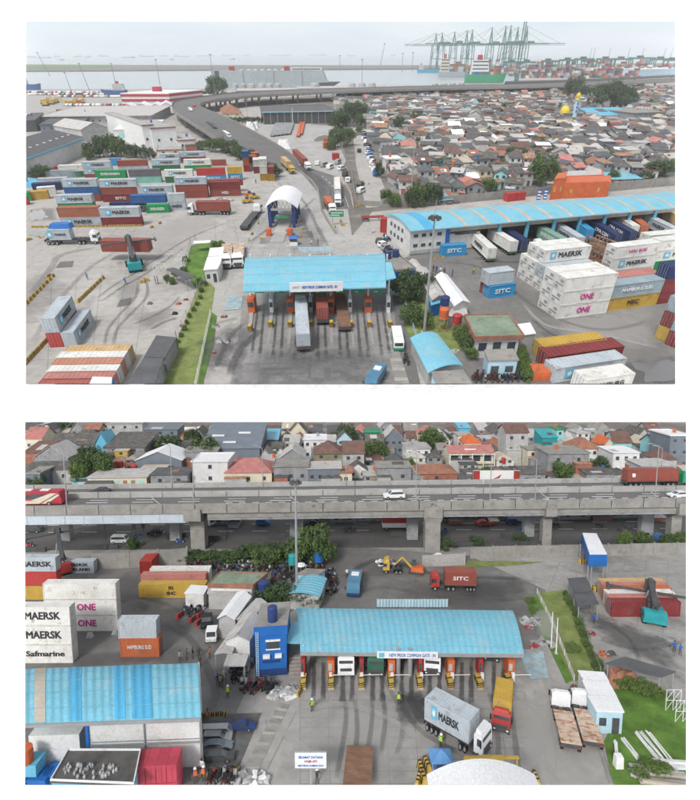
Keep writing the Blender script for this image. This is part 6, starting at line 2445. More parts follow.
# grey car carrier
x0,x1,y=213,325,88.2
a,b=P(x0,y),P(x1,y)
L=(b-a).length
h=HT(270,y,70.5)
W=L*.16
o=T('car_carrier','huge slab-sided grey car carrier ship','ship',(a+b)/2,fixed=True)
mb=MB()
mb.profile([(-L/2,0),(L/2-2,0),(L/2+6,h*.35),(L/2+2,h*.5),(L/2-2,h*.96),(-L/2,h)],0,W)
part(o,'hull',mb,'hullgrey')
mb=MB()
mb.profile([(L/2-10,0),(L/2+14,h*.12),(L/2+24,h*.34),(L/2-10,h*.32)],-.2,W+.2)
part(o,'bow',mb,'darksteel')
mb=MB()
mb.box(-L*.47,-.2,0,-L*.43,.0,h*.98)
part(o,'stern_ramp',mb,'darksteel')
mb=MB()
mb.box(L*.20,W*.2,h,L*.47,W*.8,h*1.14)
ss=part(o,'bridge',mb,'white')
mb=MB()
mb.box(L*.21,W*.2-.3,h*1.05,L*.46,W*.2-.02,h*1.11)
part(ss,'window_band',mb,'glass')
for xx in (-L*.33,L*.16):
 mb=MB()
 mb.box(xx-L*.02,W*.3,h,xx+L*.02,W*.7,h*1.22)
 part(o,'funnel',mb,'red')
for i in range(7):
 mb=MB()
 xx=-L*.25+i*L*.06
 mb.box(xx,W*.2,h,xx+L*.03,W*.7,h*1.05)
 part(o,'vent_house',mb,'white')
mb=MB()
for xx in (-L*.22,L*.05,L*.3):
 mb.tube((xx,-.5,h*.2),(xx,-.5,h*1.3),L*.003,n=5)
part(o,'mast',mb,'steel')
# ships at anchor, right out in the roads
rnd=random.Random(4)
for x,wpx,y in ((32,9,57.6),(45,13,58.3),(58,6,57),(78,8,57.2),(88,7,57.6),(104,11,56.6),(129,14,58),(147,15,57),(164,8,56.6),(182,16,57),(205,18,56.4),(228,12,56.2),(246,7,56),(281,22,56),(318,18,55.8),(351,8,56.4),(393,6,56),(62,5,60.5),(172,4,60),(233,5,59.8)):
 a,b=P(x-wpx/2,y),P(x+wpx/2,y)
 L=(b-a).length
 o=T('anchored_ship','hazy anchored ship on the far sea','ship',(a+b)/2,0,'ships at anchor')
 hh=HT(x,y,y-1.0)
 mb=MB()
 mb.profile([(-L/2,-.4),(L/2-L*.05,-.4),(L/2,hh),(-L/2,hh)],-L*.07,L*.07)
 part(o,'hull',mb,'bluegrey')
 mb=MB()
 s=rnd.choice((-.36,.3))
 mb.box(L*(s-.06),-L*.06,hh,L*(s+.06),L*.06,hh*rnd.uniform(1.9,2.6))
 part(o,'bridge',mb,'palewall')
 mb=MB()
 for k in (-.15,.1):
  mb.tube((L*k,0,hh),(L*k,0,hh*2.2),L*.006,n=4)
 part(o,'mast',mb,'bluegrey')
G['cranegreen']=mat('cranegreen',(.06,.17,.14),.7,.15,.02)
def quay_crane(x,yb,ya,boom_y,l,r_,desc):
 """ship-to-shore crane: foot row, apex row, boom row and boom ends (photo columns)"""
 p=P(x,yb)
 s=(P(x+1,yb)-p).length
 zb,zt=HT(x,yb,boom_y),HT(x,yb,ya)
 o=T('quay_crane',desc,'crane',p,0,'quay cranes')
 t=s*.46
 g=3.2*s
 dp=30
 for xx in (-g,g):
  for yy in (0,dp):
   mb=MB()
   mb.tube((xx*1.1,yy,0),(xx*.8,yy,zb),t,n=4)
   part(o,'leg',mb,'cranegreen')
 mb=MB()
 for yy in (0,dp):
  mb.tube((-g,yy,zb*.45),(g,yy,zb*.45),t*.8,n=4)
  mb.tube((-g,yy,zb*.05),(g,yy,zb*.05),t*.8,n=4)
  mb.tube((-g,yy,zb*.45),(g*.8,yy,zb),t*.5,n=4)
 part(o,'brace',mb,'cranegreen')
 mb=MB()
 for yy in (dp*.3,dp*.7):
  mb.tube(((l-x)*s,yy,zb),((r_-x)*s,yy,zb),t*.75,n=4)
  mb.tube(((l-x)*s,yy,zb-t*2.2),((r_-x)*s,yy,zb-t*2.2),t*.4,n=4)
 part(o,'boom',mb,'cranegreen')
 mb=MB()
 for yy in (dp*.25,dp*.75):
  mb.tube((-g*.3,yy,zb),(0,dp/2,zt),t*.8,n=4)
  mb.tube((g*.5,yy,zb),(0,dp/2,zt),t*.7,n=4)
 part(o,'apex_frame',mb,'cranegreen')
 mb=MB()
 for k in (.97,.55):
  mb.tube((0,dp/2,zt),((l-x)*s*k,dp/2,zb),t*.28,n=4)
 mb.tube((0,dp/2,zt),((r_-x)*s*.9,dp/2,zb),t*.28,n=4)
 part(o,'stay',mb,'cranegreen')
 mb=MB()
 mb.box(g*.9,dp*.2,zb,g*2.6,dp*.8,zb+s*2)
 part(o,'machine_house',mb,'cranegreen')
for i,(x,ya,l,r_,lab) in enumerate(((434,33,404,452,'green quay crane with the boom reaching farthest over the basin'),(440,32.5,412,458,'green quay crane second over the basin'),(464,30,436,482,'green quay crane above the grey container ship'),(469,29.3,440,488,'green quay crane just behind its twin above the grey ship'),
           (488,27,460,506,'green quay crane above the green ship bridge'),(501,25.5,474,520,'green quay crane above the green ship bow'),(506,25,478,524,'green quay crane close behind the tall pole'),(522,26,498,561,'green quay crane with the boom stretched out over the stacks'),(452,31.5,424,470,'green quay crane half hidden in the middle of the row'),(513,27,486,545,'green quay crane partly behind the tall pole'))):
 quay_crane(x,70+(i%2)*1.0,ya,44.5-i*.15,l,r_,lab)
# near dark pole of a crane, taller than the picture
o=T('crane_mast','thick dark green crane mast rising out of the top of the view','crane',P(516,82),fixed=True)
h=HT(516,82,16)
s=(P(517,82)-P(516,82)).length
mb=MB()
for a in (-1.3,1.3):
 mb.tube((a*s,0,0),(a*s*.8,0,h),.45*s,n=6)
for i in range(26):
 z0,z1=h*i/26,h*(i+1)/26
 mb.tube((-1.3*s,0,z0),(1.3*s,0,z1),.2*s,n=4)
part(o,'mast',mb,'cranegreen')
mb=MB()
mb.box(-2*s,-s,0,2*s,s,h*.05)
part(o,'base',mb,'cranegreen')
# small jib crane and masts near the breakwater
for x,yb,yt,dx in ((380,68,44,4),(50,76,53,-6),(90,92,64,-4),(116,86,64,0),(160,84,60,0),(72,93,73,-2),(402,72,54,0),(412,71,53,0),(340,70,56,0),(216,100,55,0),(362,86,60,0)):
 p=P(x,yb)
 s=(P(x+1,yb)-p).length
 h=HT(x,yb,yt)
 o=T('harbour_mast','thin grey harbour mast above the waterfront','mast',p,0,'harbour masts')
 mb=MB()
 mb.tube((0,0,0),(dx*s,0,h),.3*s,.2*s,n=5)
 part(o,'pole',mb,'bluegrey')
 mb=MB()
 mb.box(-1.0*s+dx*s,-s*.4,h,s+dx*s,s*.4,h+.6*s)
 part(o,'head',mb,'bluegrey')
for x in (586.5,590,605,624,637.7,659,666):
 lamp_mast(x,72,48,'tall thin lamp mast in the container port',.9,True,True,'bluegrey',arm=5)
# gantry cranes over the stacks
for x0,x1,yt,yb in ((560,573,60,74),(575,590,59,74),(597,611,59,75),(612,627,59,75),(629,650,58,75),(520,533,62,74),(540,556,61,74),(652,664,59,75),(664,676,60,75),(505,517,62,74),(582,594,61,73)):
 a,b=P(x0,yb),P(x1,yb)
 s=(b-a).length/(x1-x0)
 h=HT(x0,yb,yt)
 o=T('gantry_crane','green yard gantry crane straddling the container rows','crane',a,0,'yard gantry cranes')
 w=(b-a).length
 for xx in (0,w):
  mb=MB()
  mb.tube((xx,0,0),(xx,0,h),.55*s,n=4)
  mb.tube((xx,20,0),(xx,20,h),.55*s,n=4)
  part(o,'leg',mb,'cranegreen')
 mb=MB()
 mb.box(-s,-2,h-s,w+s,3,h+.6*s)
 mb.box(-s,18,h-s,w+s,22,h+.6*s)
 part(o,'girder',mb,'cranegreen')
 mb=MB()
 mb.box(w*.3,2,h+.6*s,w*.3+4*s,18,h+2*s)
 part(o,'trolley',mb,'darksteel')
# the far mass of stacked containers
mb=MB()
cols=['redbrown','darkred','redbrown','charcoal','pale','steel','darkgreen','steel','navy','pink','orange','white']
rnd=random.Random(12)
for row,(y,x0,x1,lv) in enumerate(((74,455,690,7),(76,510,690,5),(78,516,640,4))):
 x=x0
 while x<x1:
  wpx=rnd.uniform(2.0,3.6)
  a,b=P(x,y),P(x+wpx*.94,y)
  k=rnd.randint(1,lv)
  for l_ in range(k):
   mb.box(a.x,a.y,l_*4.6,b.x,a.y+14,l_*4.6+4.4,rnd.randrange(len(cols)))
  x+=wpx+(2 if rnd.random()<.12 else 0)
o=struct('container_rows',mb.mesh('container_rows',[cmat(c) for c in cols]),'stuff')
o['label']='far mass of stacked containers of many colours in the port'
o['category']='containers'
pxbuild('port_shed','warehouse','pale blue and white port shed at the far edge',((638,77.5),(690,76)),(638,74),69.5,'n','whiteroof','lightblue',1,10,2)
# railway-like band and scattered roofs between viaduct and tanks
pxbuild('port_shed','warehouse','low grey shed in front of the tanks',((236,93.6),(300,93)),(236,91),91,'n','tin','palewall',1,8)
pxbuild('port_shed','warehouse','long low grey shed between viaduct and water',((300,91.8),(422,90)),(300,89.5),88.8,'n','tin','greywall',1,12)
pxbuild('port_shed','warehouse','white low building beside the ramp bend',((205,100.5),(225,100)),(205,97),95.5,'n','whiteroof','white',1,5)
bus((300,95.6),(312,95.2),'bus','white','white','white coach beside the viaduct',1.2,1.2)
# ------------------------------------------------------------------ mosque and landmarks of the village
g=P(574,117)
o=T('mosque','mosque with yellow dome and pale blue minaret','mosque',g,fixed=True)
s=(P(575,117)-g).length
mb=MB()
mb.box(-17*s,0,0,15*s,8*s*2,2.6*s*1.1)
part(o,'hall',mb,'greywall')
mb=MB()
mb.box(-17.5*s,-1,2.6*s*1.1,15.5*s,17*s,3.1*s*1.1)
part(o,'roof',mb,'concrete_wall')
mb=MB()
mb.dome(-8*s,5,3.4*s,4.6*s,6.0*s,16,5,bulge=.05)
d_=part(o,'dome',mb,mat('domeyellow',(.72,.56,.03),.5))
mb=MB()
mb.tube((-8*s,5,9.4*s),(-8*s,5,11*s),.2*s,n=5)
part(d_,'finial',mb,MATS['domeyellow'])
mb=MB()
mb.cyl(0,0,0,14.5*s,2.3*s,1.9*s,10)
mn=part(o,'minaret',mb,'lightblue')
mb=MB()
mb.cyl(0,0,14.5*s,15.2*s,2.7*s,n=10)
mb.cyl(0,0,15.2*s,17.5*s,1.5*s,n=10)
mb.dome(0,0,17.5*s,2.0*s,3.4*s,12,4,bulge=.1)
part(mn,'cap',mb,MATS['domeyellow'])
for k in range(3):
 mb=MB()
 mb.box(-.6*s,-2.4*s,(4+3.4*k)*s,.6*s,-1.9*s,(6+3.4*k)*s)
 part(mn,'window',mb,'blue')
pxbuild('hall','hall','long hall with bright blue roof near the mosque',((594,118.5),(633,117)),(594,112.5),116,'g','skyblue','palewall',4,5)
pxbuild('hall','hall','long grey flat hall beside the blue roof',((633,119.5),(664,118)),(633,113),113.5,'n','concrete_wall','greywall',1,0)
# ------------------------------------------------------------------ village houses
def inside(x,y):
 if y>209 or x>690:
  return False
 wall=205 if x<420 else 205-(x-420)*(21/180) if x<600 else 184-(x-600)*.09
 if y>wall-1.5:
  return False
 lo=93+max(0,(x-440))*-.035
 if y<lo:
  return False
 if x<366+(y-128)*.5 and y>126:
  return False
 if x<336 or (x<366 and y>104):
  return False
 for ex,ey,rx,ry in ((572,116,20,9),(614,117,24,8),(648,118,18,7),(541,181,8,6),(592,95,14,6),(637,107,16,4),(610,105,18,5),(573,97,9,5),(398,130,5,4)):
  if ((x-ex)/rx)**2+((y-ey)/ry)**2<1:
   return False
 return True
ROOFS=['greyroof']*7+['tin_dark']*4+['tin']*4+['concrete_wall']*3+['terracotta','rust','brownroof','brownroof','brownroof','whiteroof','tin','greyroof','rust','beige','pinkroof','greyroof','tin_dark','concrete_wall']
WALLS=['whitewall']*8+['palewall']*7+['greywall']*6+['cream']*2+['aqua','brick','lightblue','bluegrey','olive']
RN={'greyroof': 'dark grey tiled','tin_dark': 'dark tin','tin': 'pale tin','concrete_wall': 'grey concrete','terracotta': 'terracotta','brownroof': 'brown tiled','whiteroof': 'white','aqua': 'pale turquoise','rust': 'rusty','greenroof': 'green','pinkroof': 'faded pink','cyanroof': 'light blue',
   'skyblue': 'bright blue','green': 'bright green','orange': 'orange','beige': 'beige','bluegrey': 'blue-grey','red': 'red'}
WN={'whitewall': 'white','palewall': 'pale grey','greywall': 'grey','cream': 'cream','aqua': 'turquoise','brick': 'brick','lightblue': 'light blue','yellow': 'yellow','bluegrey': 'blue-grey','olive': 'olive','white': 'white','darksteel': 'dark','green': 'green','teal': 'teal','skyblue': 'blue','tin': 'tin-clad'}
rnd=random.Random(31)
cand=[]
Y0,Y1=P(500,206).y,P(500,89).y
y=Y0
while y<Y1:
 half=600
 x=-120
 stepy=rnd.uniform(7.8,9.6)*(1+max(0,(y-300))/900)
 while x<half:
  w=rnd.uniform(4.0,8.0)*(1+max(0,(y-300))/1100)
  px=PX((x+w/2,y,0))
  if inside(*px) and rnd.random()<.96:
   cand.append((x,y+rnd.uniform(-2,2),w,px))
  x+=w+rnd.uniform(.1,1.0)
 y+=stepy
cand.sort(key=lambda c: c[1])
NEAR=135
far=MB()
fm=sorted(set(ROOFS+WALLS))
for i,(x,y,w,px) in enumerate(cand):
 d=rnd.uniform(5.5,9.0)
 st=2 if rnd.random()<.3 else 1
 h=rnd.uniform(2.7,3.5)*(1.7 if st==2 else 1)
 rt=rnd.choice('gghsfnnss')
 rc,wc=rnd.choice(ROOFS),rnd.choice(WALLS)
 rise=rnd.uniform(1.0,2.4) if rt in 'ghf' else rnd.uniform(.5,1.1)
 rz=rnd.gauss(0,.22)+.03
 if i<NEAR:
  o=T('house',f'{"two-storey" if st == 2 else "low"} {WN[wc]} house with {RN[rc]} {"flat " if rt == "n" else ""}roof','house',(x,y,0),rz,'village houses')
  build_house(o,w,d,h,rt,rc,wc,rise,2,st,.45,True)
 else:
  k=len(far.v)
  ca,sa=math.cos(rz*.6),math.sin(rz*.6)
  rm=roof_mb(w,d,h,rt if rt != 'n' else 's',rise if rt != 'n' else .1,.4)
  far.add([(x+v[0]*ca-v[1]*sa,y+v[1]*ca+v[0]*sa,v[2]) for v in rm.v],rm.f,fm.index(rc))
  far.box(x,y,0,x+w,y+d,h-.05,fm.index(wc))
  if rt in 'fg':
   if rt=='f':
    far.add([(x,y,h-.05),(x+w,y,h-.05),(x+w/2,y,h+rise-.1)],[(0,1,2)],fm.index(wc))
  if px[1]>105:
   for kk in (.28,.7):
    far.box(x+w*kk-.5,y-.06,h*.4,x+w*kk+.5,y+.05,h*.7,fm.index('bluegrey'))
far_obj=struct('far_houses',far.mesh('far_houses',[G[m] for m in fm]),'stuff')
far_obj['label']='mass of small roofs of the village stretching towards the harbour'
far_obj['category']='houses'
# small trees poking up through the roofs
for i in range(90):
 for _ in range(30):
  x,y=rnd.uniform(345,676),rnd.uniform(93,195)
  if inside(x,y):
   break
 tree(x,y,rnd.uniform(3,7),rnd.uniform(3.5,6.5),'small green tree between village roofs',rnd.choice(('leaf','leaf_dark','leaf_light')),i,group='small village trees')
# blue tarpaulin stall and tin porches at the wall
for x0,x1,y,c,lab in ((439,451,205,'skyblue','stall with bright blue tarpaulin roof at the village wall'),(451,459,203,'terracotta','stall with reddish roof at the village wall'),(425,445,196,'whiteroof','long shed with white sheet roof near the village wall'),(440,462,193,'tin','second long shed with pale sheet roof near the wall'),(612,640,184,'cyanroof','low building with white and blue front behind the orange boxes')):
 pxbuild('stall','stall',lab,((x0,y-.5),(x1,y-1.5)),(x0,y-6),y-4.5,'s',c,'palewall',.8,2)
# ------------------------------------------------------------------ people, motorcycles, small things of the upper view
for x,y,ds,kw in ((312,246,'person walking on the access road',dict(pose='walk',shirt='white')),(318,245.5,'person in dark clothes on the access road',dict(shirt='darksteel')),(473,274,'worker in a yellow vest crossing the container yard',dict(vest='hivis')),
      (156,284,'person in blue standing by the dark shelter',dict(shirt='blue')),(158.5,284,'person in a red top by the dark shelter',dict(shirt='red')),(167,283.5,'person in dark clothes by the dark shelter',dict(shirt='darksteel')),(126,285,'two-tone dressed person walking in the open yard',dict(pose='walk',shirt='blue')),
      (88,280,'person on the yard near the barrier line',dict(shirt='teal')),(134,246,'person next to the reach stacker',dict(shirt='red')),(256,184,'person standing below the ramp',dict(shirt='darksteel')),(403,320,'person at the garden wall by the plaza',dict(shirt='blue')),
      (433,272,'person behind the tin-roofed sheds',dict(shirt='darksteel')),(436,273,'person in the group behind the sheds',dict(shirt='navy')),(440,274,'person with white shirt in the group behind the sheds',dict(shirt='white')),(444,275,'person at the end of the group behind the sheds',dict(shirt='darksteel')),(452,277,'person standing apart behind the sheds',dict(shirt='navy'))):
 person(x,y,ds,s=1.15,rz=rnd.uniform(0,6),**kw)
for i in range(30):
 x,y=474+i*1.75+rnd.uniform(-.5,.5),381-(i%3)*2.5-(i>20)*1
 motorbike(x,y,rnd.uniform(1.2,1.9),rnd.choice(('darkred','black','steel','navy','darksteel','black')),'motorcycle in the row before the annexe')
for i in range(12):
 motorbike(511+rnd.uniform(0,14),346-rnd.uniform(0,12),rnd.uniform(0,3),rnd.choice(('darkred','black','steel','darksteel')),'motorcycle parked under the small white roof')
for x,y in ((405,356),(406.5,359),(404,362),(408,364)):
 motorbike(x,y,1.4,'darksteel','motorcycle on the side road behind the white minibus')
for i in range(10):
 motorbike(384+i*.9,237+(i%3)*1.8,rnd.uniform(.8,2),rnd.choice(('red','black','white','teal')),'motorcycle beside the warehouse end')
for i,(x,y) in enumerate(((381,244),(383,247),(386,250),(389,254),(393,257))):
 car((x-4,y+1),(x+5,y-1),'suv',('darksteel','white','steel','black','darksteel')[i],'car parked in the row at the warehouse end',group='cars at the warehouse end')
for x,y,w,d,h,c,lab in ((372,232,4,3,1.2,'scrap','pile of white and green sacks near the warehouse'),(380,240,5,3,1.3,'scrap','pile of mixed goods near the warehouse end'),(186,300,2.2,1.5,.7,'red','small red cart heap by the verge fence'),(179,304,2.4,1.6,.7,'orange','small orange heap in the open yard'),(175,314,2.5,1.6,.8,'black','small black heap by the verge fence'),(182,326,2,1.4,.6,'red','red scrap lying by the fence'),
       (224.5,317,2.6,1.4,1.0,'red','red box lying on the concrete apron'),(214,353,2.0,1.4,.6,'red','red scrap at the puddle edge'),(216,327,3,2,1.2,'white','white sack pile at the pipe fence'),(224,342,5,2,.3,'white','flattened white litter on the wet apron'),(455,352,3,2,.8,'scrap','pale junk pile in the garden'),(150,304,2.5,1.6,.7,'soil','low dark dirt heap on the yard')):
 heap(x,y,w*.5,d*.6,h*.7,lab,c,'heap')
# light blue painted apron beside the roof end
sheet('painted_apron',[(228,296),(243,296),(241,309),(224,311)],.09,mat('bluepaint',(.30,.42,.47),.85,.25,.5,wear=(.3,.3,.29),wear_amt=.6))
# ================================================================== LOWER VIEW
fr(2)
LM[2]+=[((400,635),'the toll gate roof'),((272,652),'the blue gate office'),((105,695),'the blue-roofed warehouse'),((455,725),'the long turning truck'),((580,725),'the rusty flatbed pair'),((652,618),'the turquoise reach stacker'),
    ((594,548),'the blue portal'),((240,579),'the green-roofed office'),((295,540),'the tall lighting mast'),((82,605),'the tall white container stack'),((432,530),'the broad middle pier'),((198,530),'the pier at the hedge'),((669,457),'the tall grey house'),
    ((469,455),'the red-roofed balcony house'),((248,468),'the pink hip roof'),((230,436),'the huge dark grey hall'),((158,458),'the white gable roof'),((102,440),'the blue gable'),((518,440),'the white tower house'),((650,474),'the highway container truck'),((45,497),'the red coach'),
    ((394,493),'the white car on the highway'),((372,430),'the green upper storey'),((549,434),'the teal house'),((587,445),'the white house with red hip roof'),((405,565),'the excavator'),((455,575),'the red truck'),((354,586),'the blue minibus'),((310,760),'the notice board'),((215,745),'the parked car row'),
    ((568,462),'the bare concrete house'),((328,452),'the brown hip roof'),((50,440),'the long dark roof')]
def HTg(g,yt):
 lo,hi=0.0,H2*.9
 for _ in range(40):
  m=(lo+hi)/2
  if PX((g.x,g.y,m))[1]>yt:
   lo=m
  else:
   hi=m
 return lo
def setting2():
 sheet('ground',[(-40,860),(760,860),(760,415),(-40,415)],0.0,'apron_low')
 sheet('village_ground',[(-40,520),(760,512),(760,415),(-40,415)],.03,'soil')
 sheet('street',[(-40,551),(760,545),(760,505),(-40,512)],.05,'street_dark')
 sheet('container_yard',[(-40,572),(190,566),(340,566),(262,640),(246,690),(200,800),(-40,800)],.03,'yard')
 sheet('plaza',[(300,640),(530,646),(545,860),(180,860),(255,700)],.035,'apron_low')
 sheet('wet_yard',[(330,545),(470,556),(545,590),(560,612),(530,650),(300,625),(300,580)],.04,'yard')
 sheet('verge',[(537,593),(564,590),(583,630),(596,676),(573,682),(548,628)],.06,'grass_dry')
 sheet('verge_edge',[(527,607),(537,594),(556,632),(574,680),(566,684),(545,640)],.055,'grass')
 sheet('lawn',[(612,683),(634,680),(676,698),(760,760),(760,860),(628,860),(604,742),(618,712)],.06,'grass')
 sheet('path',[(563,590),(577,606),(606,672),(594,676),(584,632)],.065,'apron_low')
 sheet('parking',[(196,715),(262,713),(236,775),(196,775)],.04,'asphalt')
 sheet('painted_apron',[(519,654),(543,652),(549,678),(531,680)],.08,MATS['bluepaint'])
 sheet('apron',[(530,640),(548,640),(600,700),(545,690)],.045,'apron_low')
 for pts,m in (([(370,575),(540,580),(550,625),(360,610)],'wetdark'),([(455,575),(545,575),(530,605),(450,605)],'puddle2'),([(340,560),(430,560),(440,580),(350,580)],'dampgrey'),([(30,655),(210,640),(215,665),(30,672)],'wetdark'),([(95,575),(150,568),(160,600),(110,612)],'wetdark'),
       ([(390,690),(440,690),(430,730),(395,730)],'tyremark'),([(300,700),(420,690),(420,790),(260,790)],'palepatch'),([(500,690),(560,680),(600,790),(500,790)],'palepatch'),([(560,600),(690,640),(690,690),(600,640)],'tyremark'),([(120,600),(200,600),(200,640),(130,640)],'tyremark'),([(530,600),(556,610),(566,660),(535,640)],'palepatch'),([(-20,538),(720,534),(720,546),(-20,550)],'dampgrey')):
  stain('ground_stain',pts,.09 if m != 'palepatch' else .085,m if m != 'puddle2' else 'wetdark')
 for i,x in enumerate((317,346,376,405,433,465,497)):
  for k in (-5.5,4):
   stain('lane_stain',[(x+k,655),(x+k+5,655),(x+k+6,712),(x+k-2,712)],.10+.004*i,'tyremark',8)
 stain('lane_stain',[(398,690),(412,690),(440,725),(420,730)],.14,'tyremark',8)
 stain('lane_stain',[(410,690),(420,690),(434,712),(428,718)],.144,'tyremark',8)
 mb=MB()
 for y0,y1 in ((526,521),(533,528)):
  for i in range(0,44,2):
   a,b=P(-20+i*17,y0-i*.11),P(-5+i*17,y0-(i+1)*.11)
   mb.box(a.x,a.y-.1,.07,b.x,a.y+.1,.075)
 struct('road_marking',mb.mesh('road_marking','white'))
 for pts,w,m in (([(400,690),(405,712),(425,735),(470,760)],1.0,'tyremark'),([(412,690),(418,708),(438,728),(480,748)],1.0,'tyremark'),([(346,700),(345,730),(335,785)],.8,'tyremark'),([(355,700),(357,735),(350,785)],.8,'tyremark'),([(371,690),(372,720),(366,760)],.8,'tyremark'),([(382,690),(385,720),(380,760)],.8,'tyremark'),
       ([(488,690),(496,720),(500,785)],.9,'tyremark'),([(503,690),(512,720),(520,785)],.9,'tyremark'),([(290,715),(340,705),(390,720),(430,750)],1.2,'palepatch'),([(262,720),(300,745),(330,780)],1.2,'palepatch'),([(520,700),(545,720),(552,780)],1.4,'palepatch'),
       ([(340,580),(380,560),(440,575),(540,580)],2.0,'wetdark'),([(345,600),(380,588),(450,598),(530,600)],1.6,'dampgrey'),([(560,565),(600,575),(690,572)],2.0,'palepatch'),([(600,640),(640,650),(690,640)],1.2,'tyremark'),([(605,622),(630,640),(640,665)],1.0,'tyremark'),([(150,615),(190,640),(215,690),(205,715)],1.5,'wetdark'),([(120,595),(180,610),(230,660)],1.3,'dampgrey'),([(240,690),(262,668),(290,700)],1.0,'dampgrey'),([(360,640),(400,712),(395,760)],.8,'dampgrey')):
  ribbon('tyre_track',pts,w,.16,m)
 joints((300,784),(540,784),(524,692),(300,692),8,9,.045,.06)
 joints((545,600),(690,640),(690,560),(560,562),6,4,.012,.07)
 # faint painted line and joint on the plaza
 mb=MB()
 for (a,b) in (((266,720),(271,745)),((296,712),(262,780))):
  p,q=P(*a),P(*b)
  n=Vector((-(q-p).y,(q-p).x,0)).normalized()*.08
  mb.add([p-n+Vector((0,0,.05)),q-n+Vector((0,0,.05)),q+n+Vector((0,0,.05)),p+n+Vector((0,0,.05))],[(0,1,2,3)])
 struct('road_marking',mb.mesh('road_marking','concrete_wall'))
setting2()
HD=HT(430,549,501.5)
# ------------------------------------------------------------------ elevated highway
def highway():
 o=T('elevated_highway','long concrete elevated highway with two carriageways crossing the whole lower view','highway',P(350,545),fixed=True)
 og=o.location
 def edge(x,yl,yr,h):
  t=(x-25)/660
  return P(x,yl+(yr-yl)*t,h)-og
 X0,X1=-30,740
 def strip(name,ya,yb,z0,z1,m,x0=X0,x1=X1,inset=(0,0)):
  """slab between two photo lines on the deck; ya, yb = (row at x=25, row at x=685)"""
  a,b=edge(x0,*ya,HD),edge(x1,*ya,HD)
  d,c=edge(x0,*yb,HD),edge(x1,*yb,HD)
  mb=MB()
  mb.hexa([Vector((p.x,p.y,z0)) for p in (a,b,c,d)]+[Vector((p.x,p.y,z1)) for p in (a,b,c,d)])
  return part(o,name,mb,m)
 strip('carriageway',(507.5,499.2),(499,491.2),HD-.6,HD,'road')
 strip('carriageway',(496.5,488.6),(489.6,481.2),HD-.6,HD,'road')
 # parapets in segments
 n=24
 for i in range(n):
  x0,x1=X0+(X1-X0)*(i+.01)/n,X0+(X1-X0)*(i+.99)/n
  strip('parapet',(508.8,500.5),(507.9,499.6),HD-1.6,HD+.55,'concrete_wall',x0,x1)
  strip('median_barrier',(498.9,491.1),(497.4,489.6),HD-.3,HD+1.15,'concrete_pale',x0,x1)
  strip('far_barrier',(489.9,481.6),(489.1,480.8),HD-.6,HD+1.1,'concrete_pale',x0,x1)
 x=226
 i=0
 while x<700:
  strip('edge_block',(507.6,499.3),(506.4,498.1),HD+.004,HD+.28,'white' if i%2==0 else 'black',x,x+6.4)
  x+=6.6
  i+=1
 for x in range(40,690,46):
  strip('lane_marking',(503.4+.4,495.4+.4),(503.0+.4,495.0+.4),HD+.003,HD+.012,'white',x,x+21)
  strip('lane_marking',(501.3,493.4),(501.0,493.1),HD+.003,HD+.012,'white',x+4,x+22)
  strip('lane_marking',(493.2,485.0),(492.95,484.75),HD+.003,HD+.012,'white',x,x+21)
 for x in (156,294,418,545,655):
  a,b=edge(x-5,498.5,490.5,HD),edge(x+5,507,498.8,HD)
  mb=MB()
  w=Vector((.18,0,0))
  u=Vector((0,0,HD+.02-a.z))
  mb.add([a-w+u,a+w+u,b+w+u,b-w+u],[(0,3,2,1)])
  part(o,'expansion_joint',mb,'palewall')
 # girders: pale blue steel at one end, concrete for the rest
 strip('girder',(508.2,499.9),(504,496),HD-3.9,HD-1.0,'girder',X0,188)
 for k in range(9):
  strip('stiffener',(508.3,500.0),(508.0,499.8),HD-3.8,HD-1.1,'girder',25+k*19,26+k*19)
 strip('girder',(508.0,499.7),(504,496),HD-2.9,HD-1.3,'concrete_wall',207,X1)
 strip('girder',(507.7,499.5),(504.5,496.4),HD-3.5,HD-2.9,'greywall',207,X1)
 strip('girder',(497,489),(489.6,481.3),HD-2.6,HD-.6,'concrete_wall')
 # piers
 for x0,x1,yb,cap in ((191,205,550,True),(425,440,552,True),(542,551,547,True),(670,680,544,True)):
  a,b=P(x0,yb)-og,P(x1,yb)-og
  w=b.x-a.x
  mb=MB()
  mb.box(a.x,a.y,0,b.x,a.y+w*.9,HD-4.6)
  part(o,'pier',mb,'concrete_wall')
  e=edge((x0+x1)/2,508.8,500.5,HD)
  e2=edge((x0+x1)/2,499,491,HD)
  mb=MB()
  mb.hexa([(a.x,a.y,HD-4.6),(b.x,a.y,HD-4.6),(b.x,a.y+w*.9,HD-4.6),(a.x,a.y+w*.9,HD-4.6),
     (a.x-w*.12,e.y-.4,HD-3.3),(b.x+w*.12,e.y-.4,HD-3.3),(b.x+w*.12,e2.y,HD-3.3),(a.x-w*.12,e2.y,HD-3.3)])
  mb.box(a.x-w*.1,e.y-.5,HD-3.3,b.x+w*.1,e2.y,HD-.62)
  part(o,'pier_cap',mb,'concrete_wall')
 for x0,x1,yb in ((290,303,540),(407,418,540),(524,534,537),(641,653,536),(170,180,541),(60,70,541)):
  a,b=P(x0,yb)-og,P(x1,yb)-og
  mb=MB()
  mb.box(a.x,a.y,0,b.x,a.y+1.8,HD-2.6)
  part(o,'pier',mb,'greywall')
 return o
highway()
# plants that took root on the pier caps
for x in (197,314,433,556,684):
 y=508.5-(x-25)*.0125
 p=P(x,y,HD-.3)
 tree(x,y,3.0,1.5,'tuft of weeds growing out of the highway edge','leaf_dark',3,bush=True,group='weeds on the highway edge',stray=(p.x,p.y,HD-1.0))
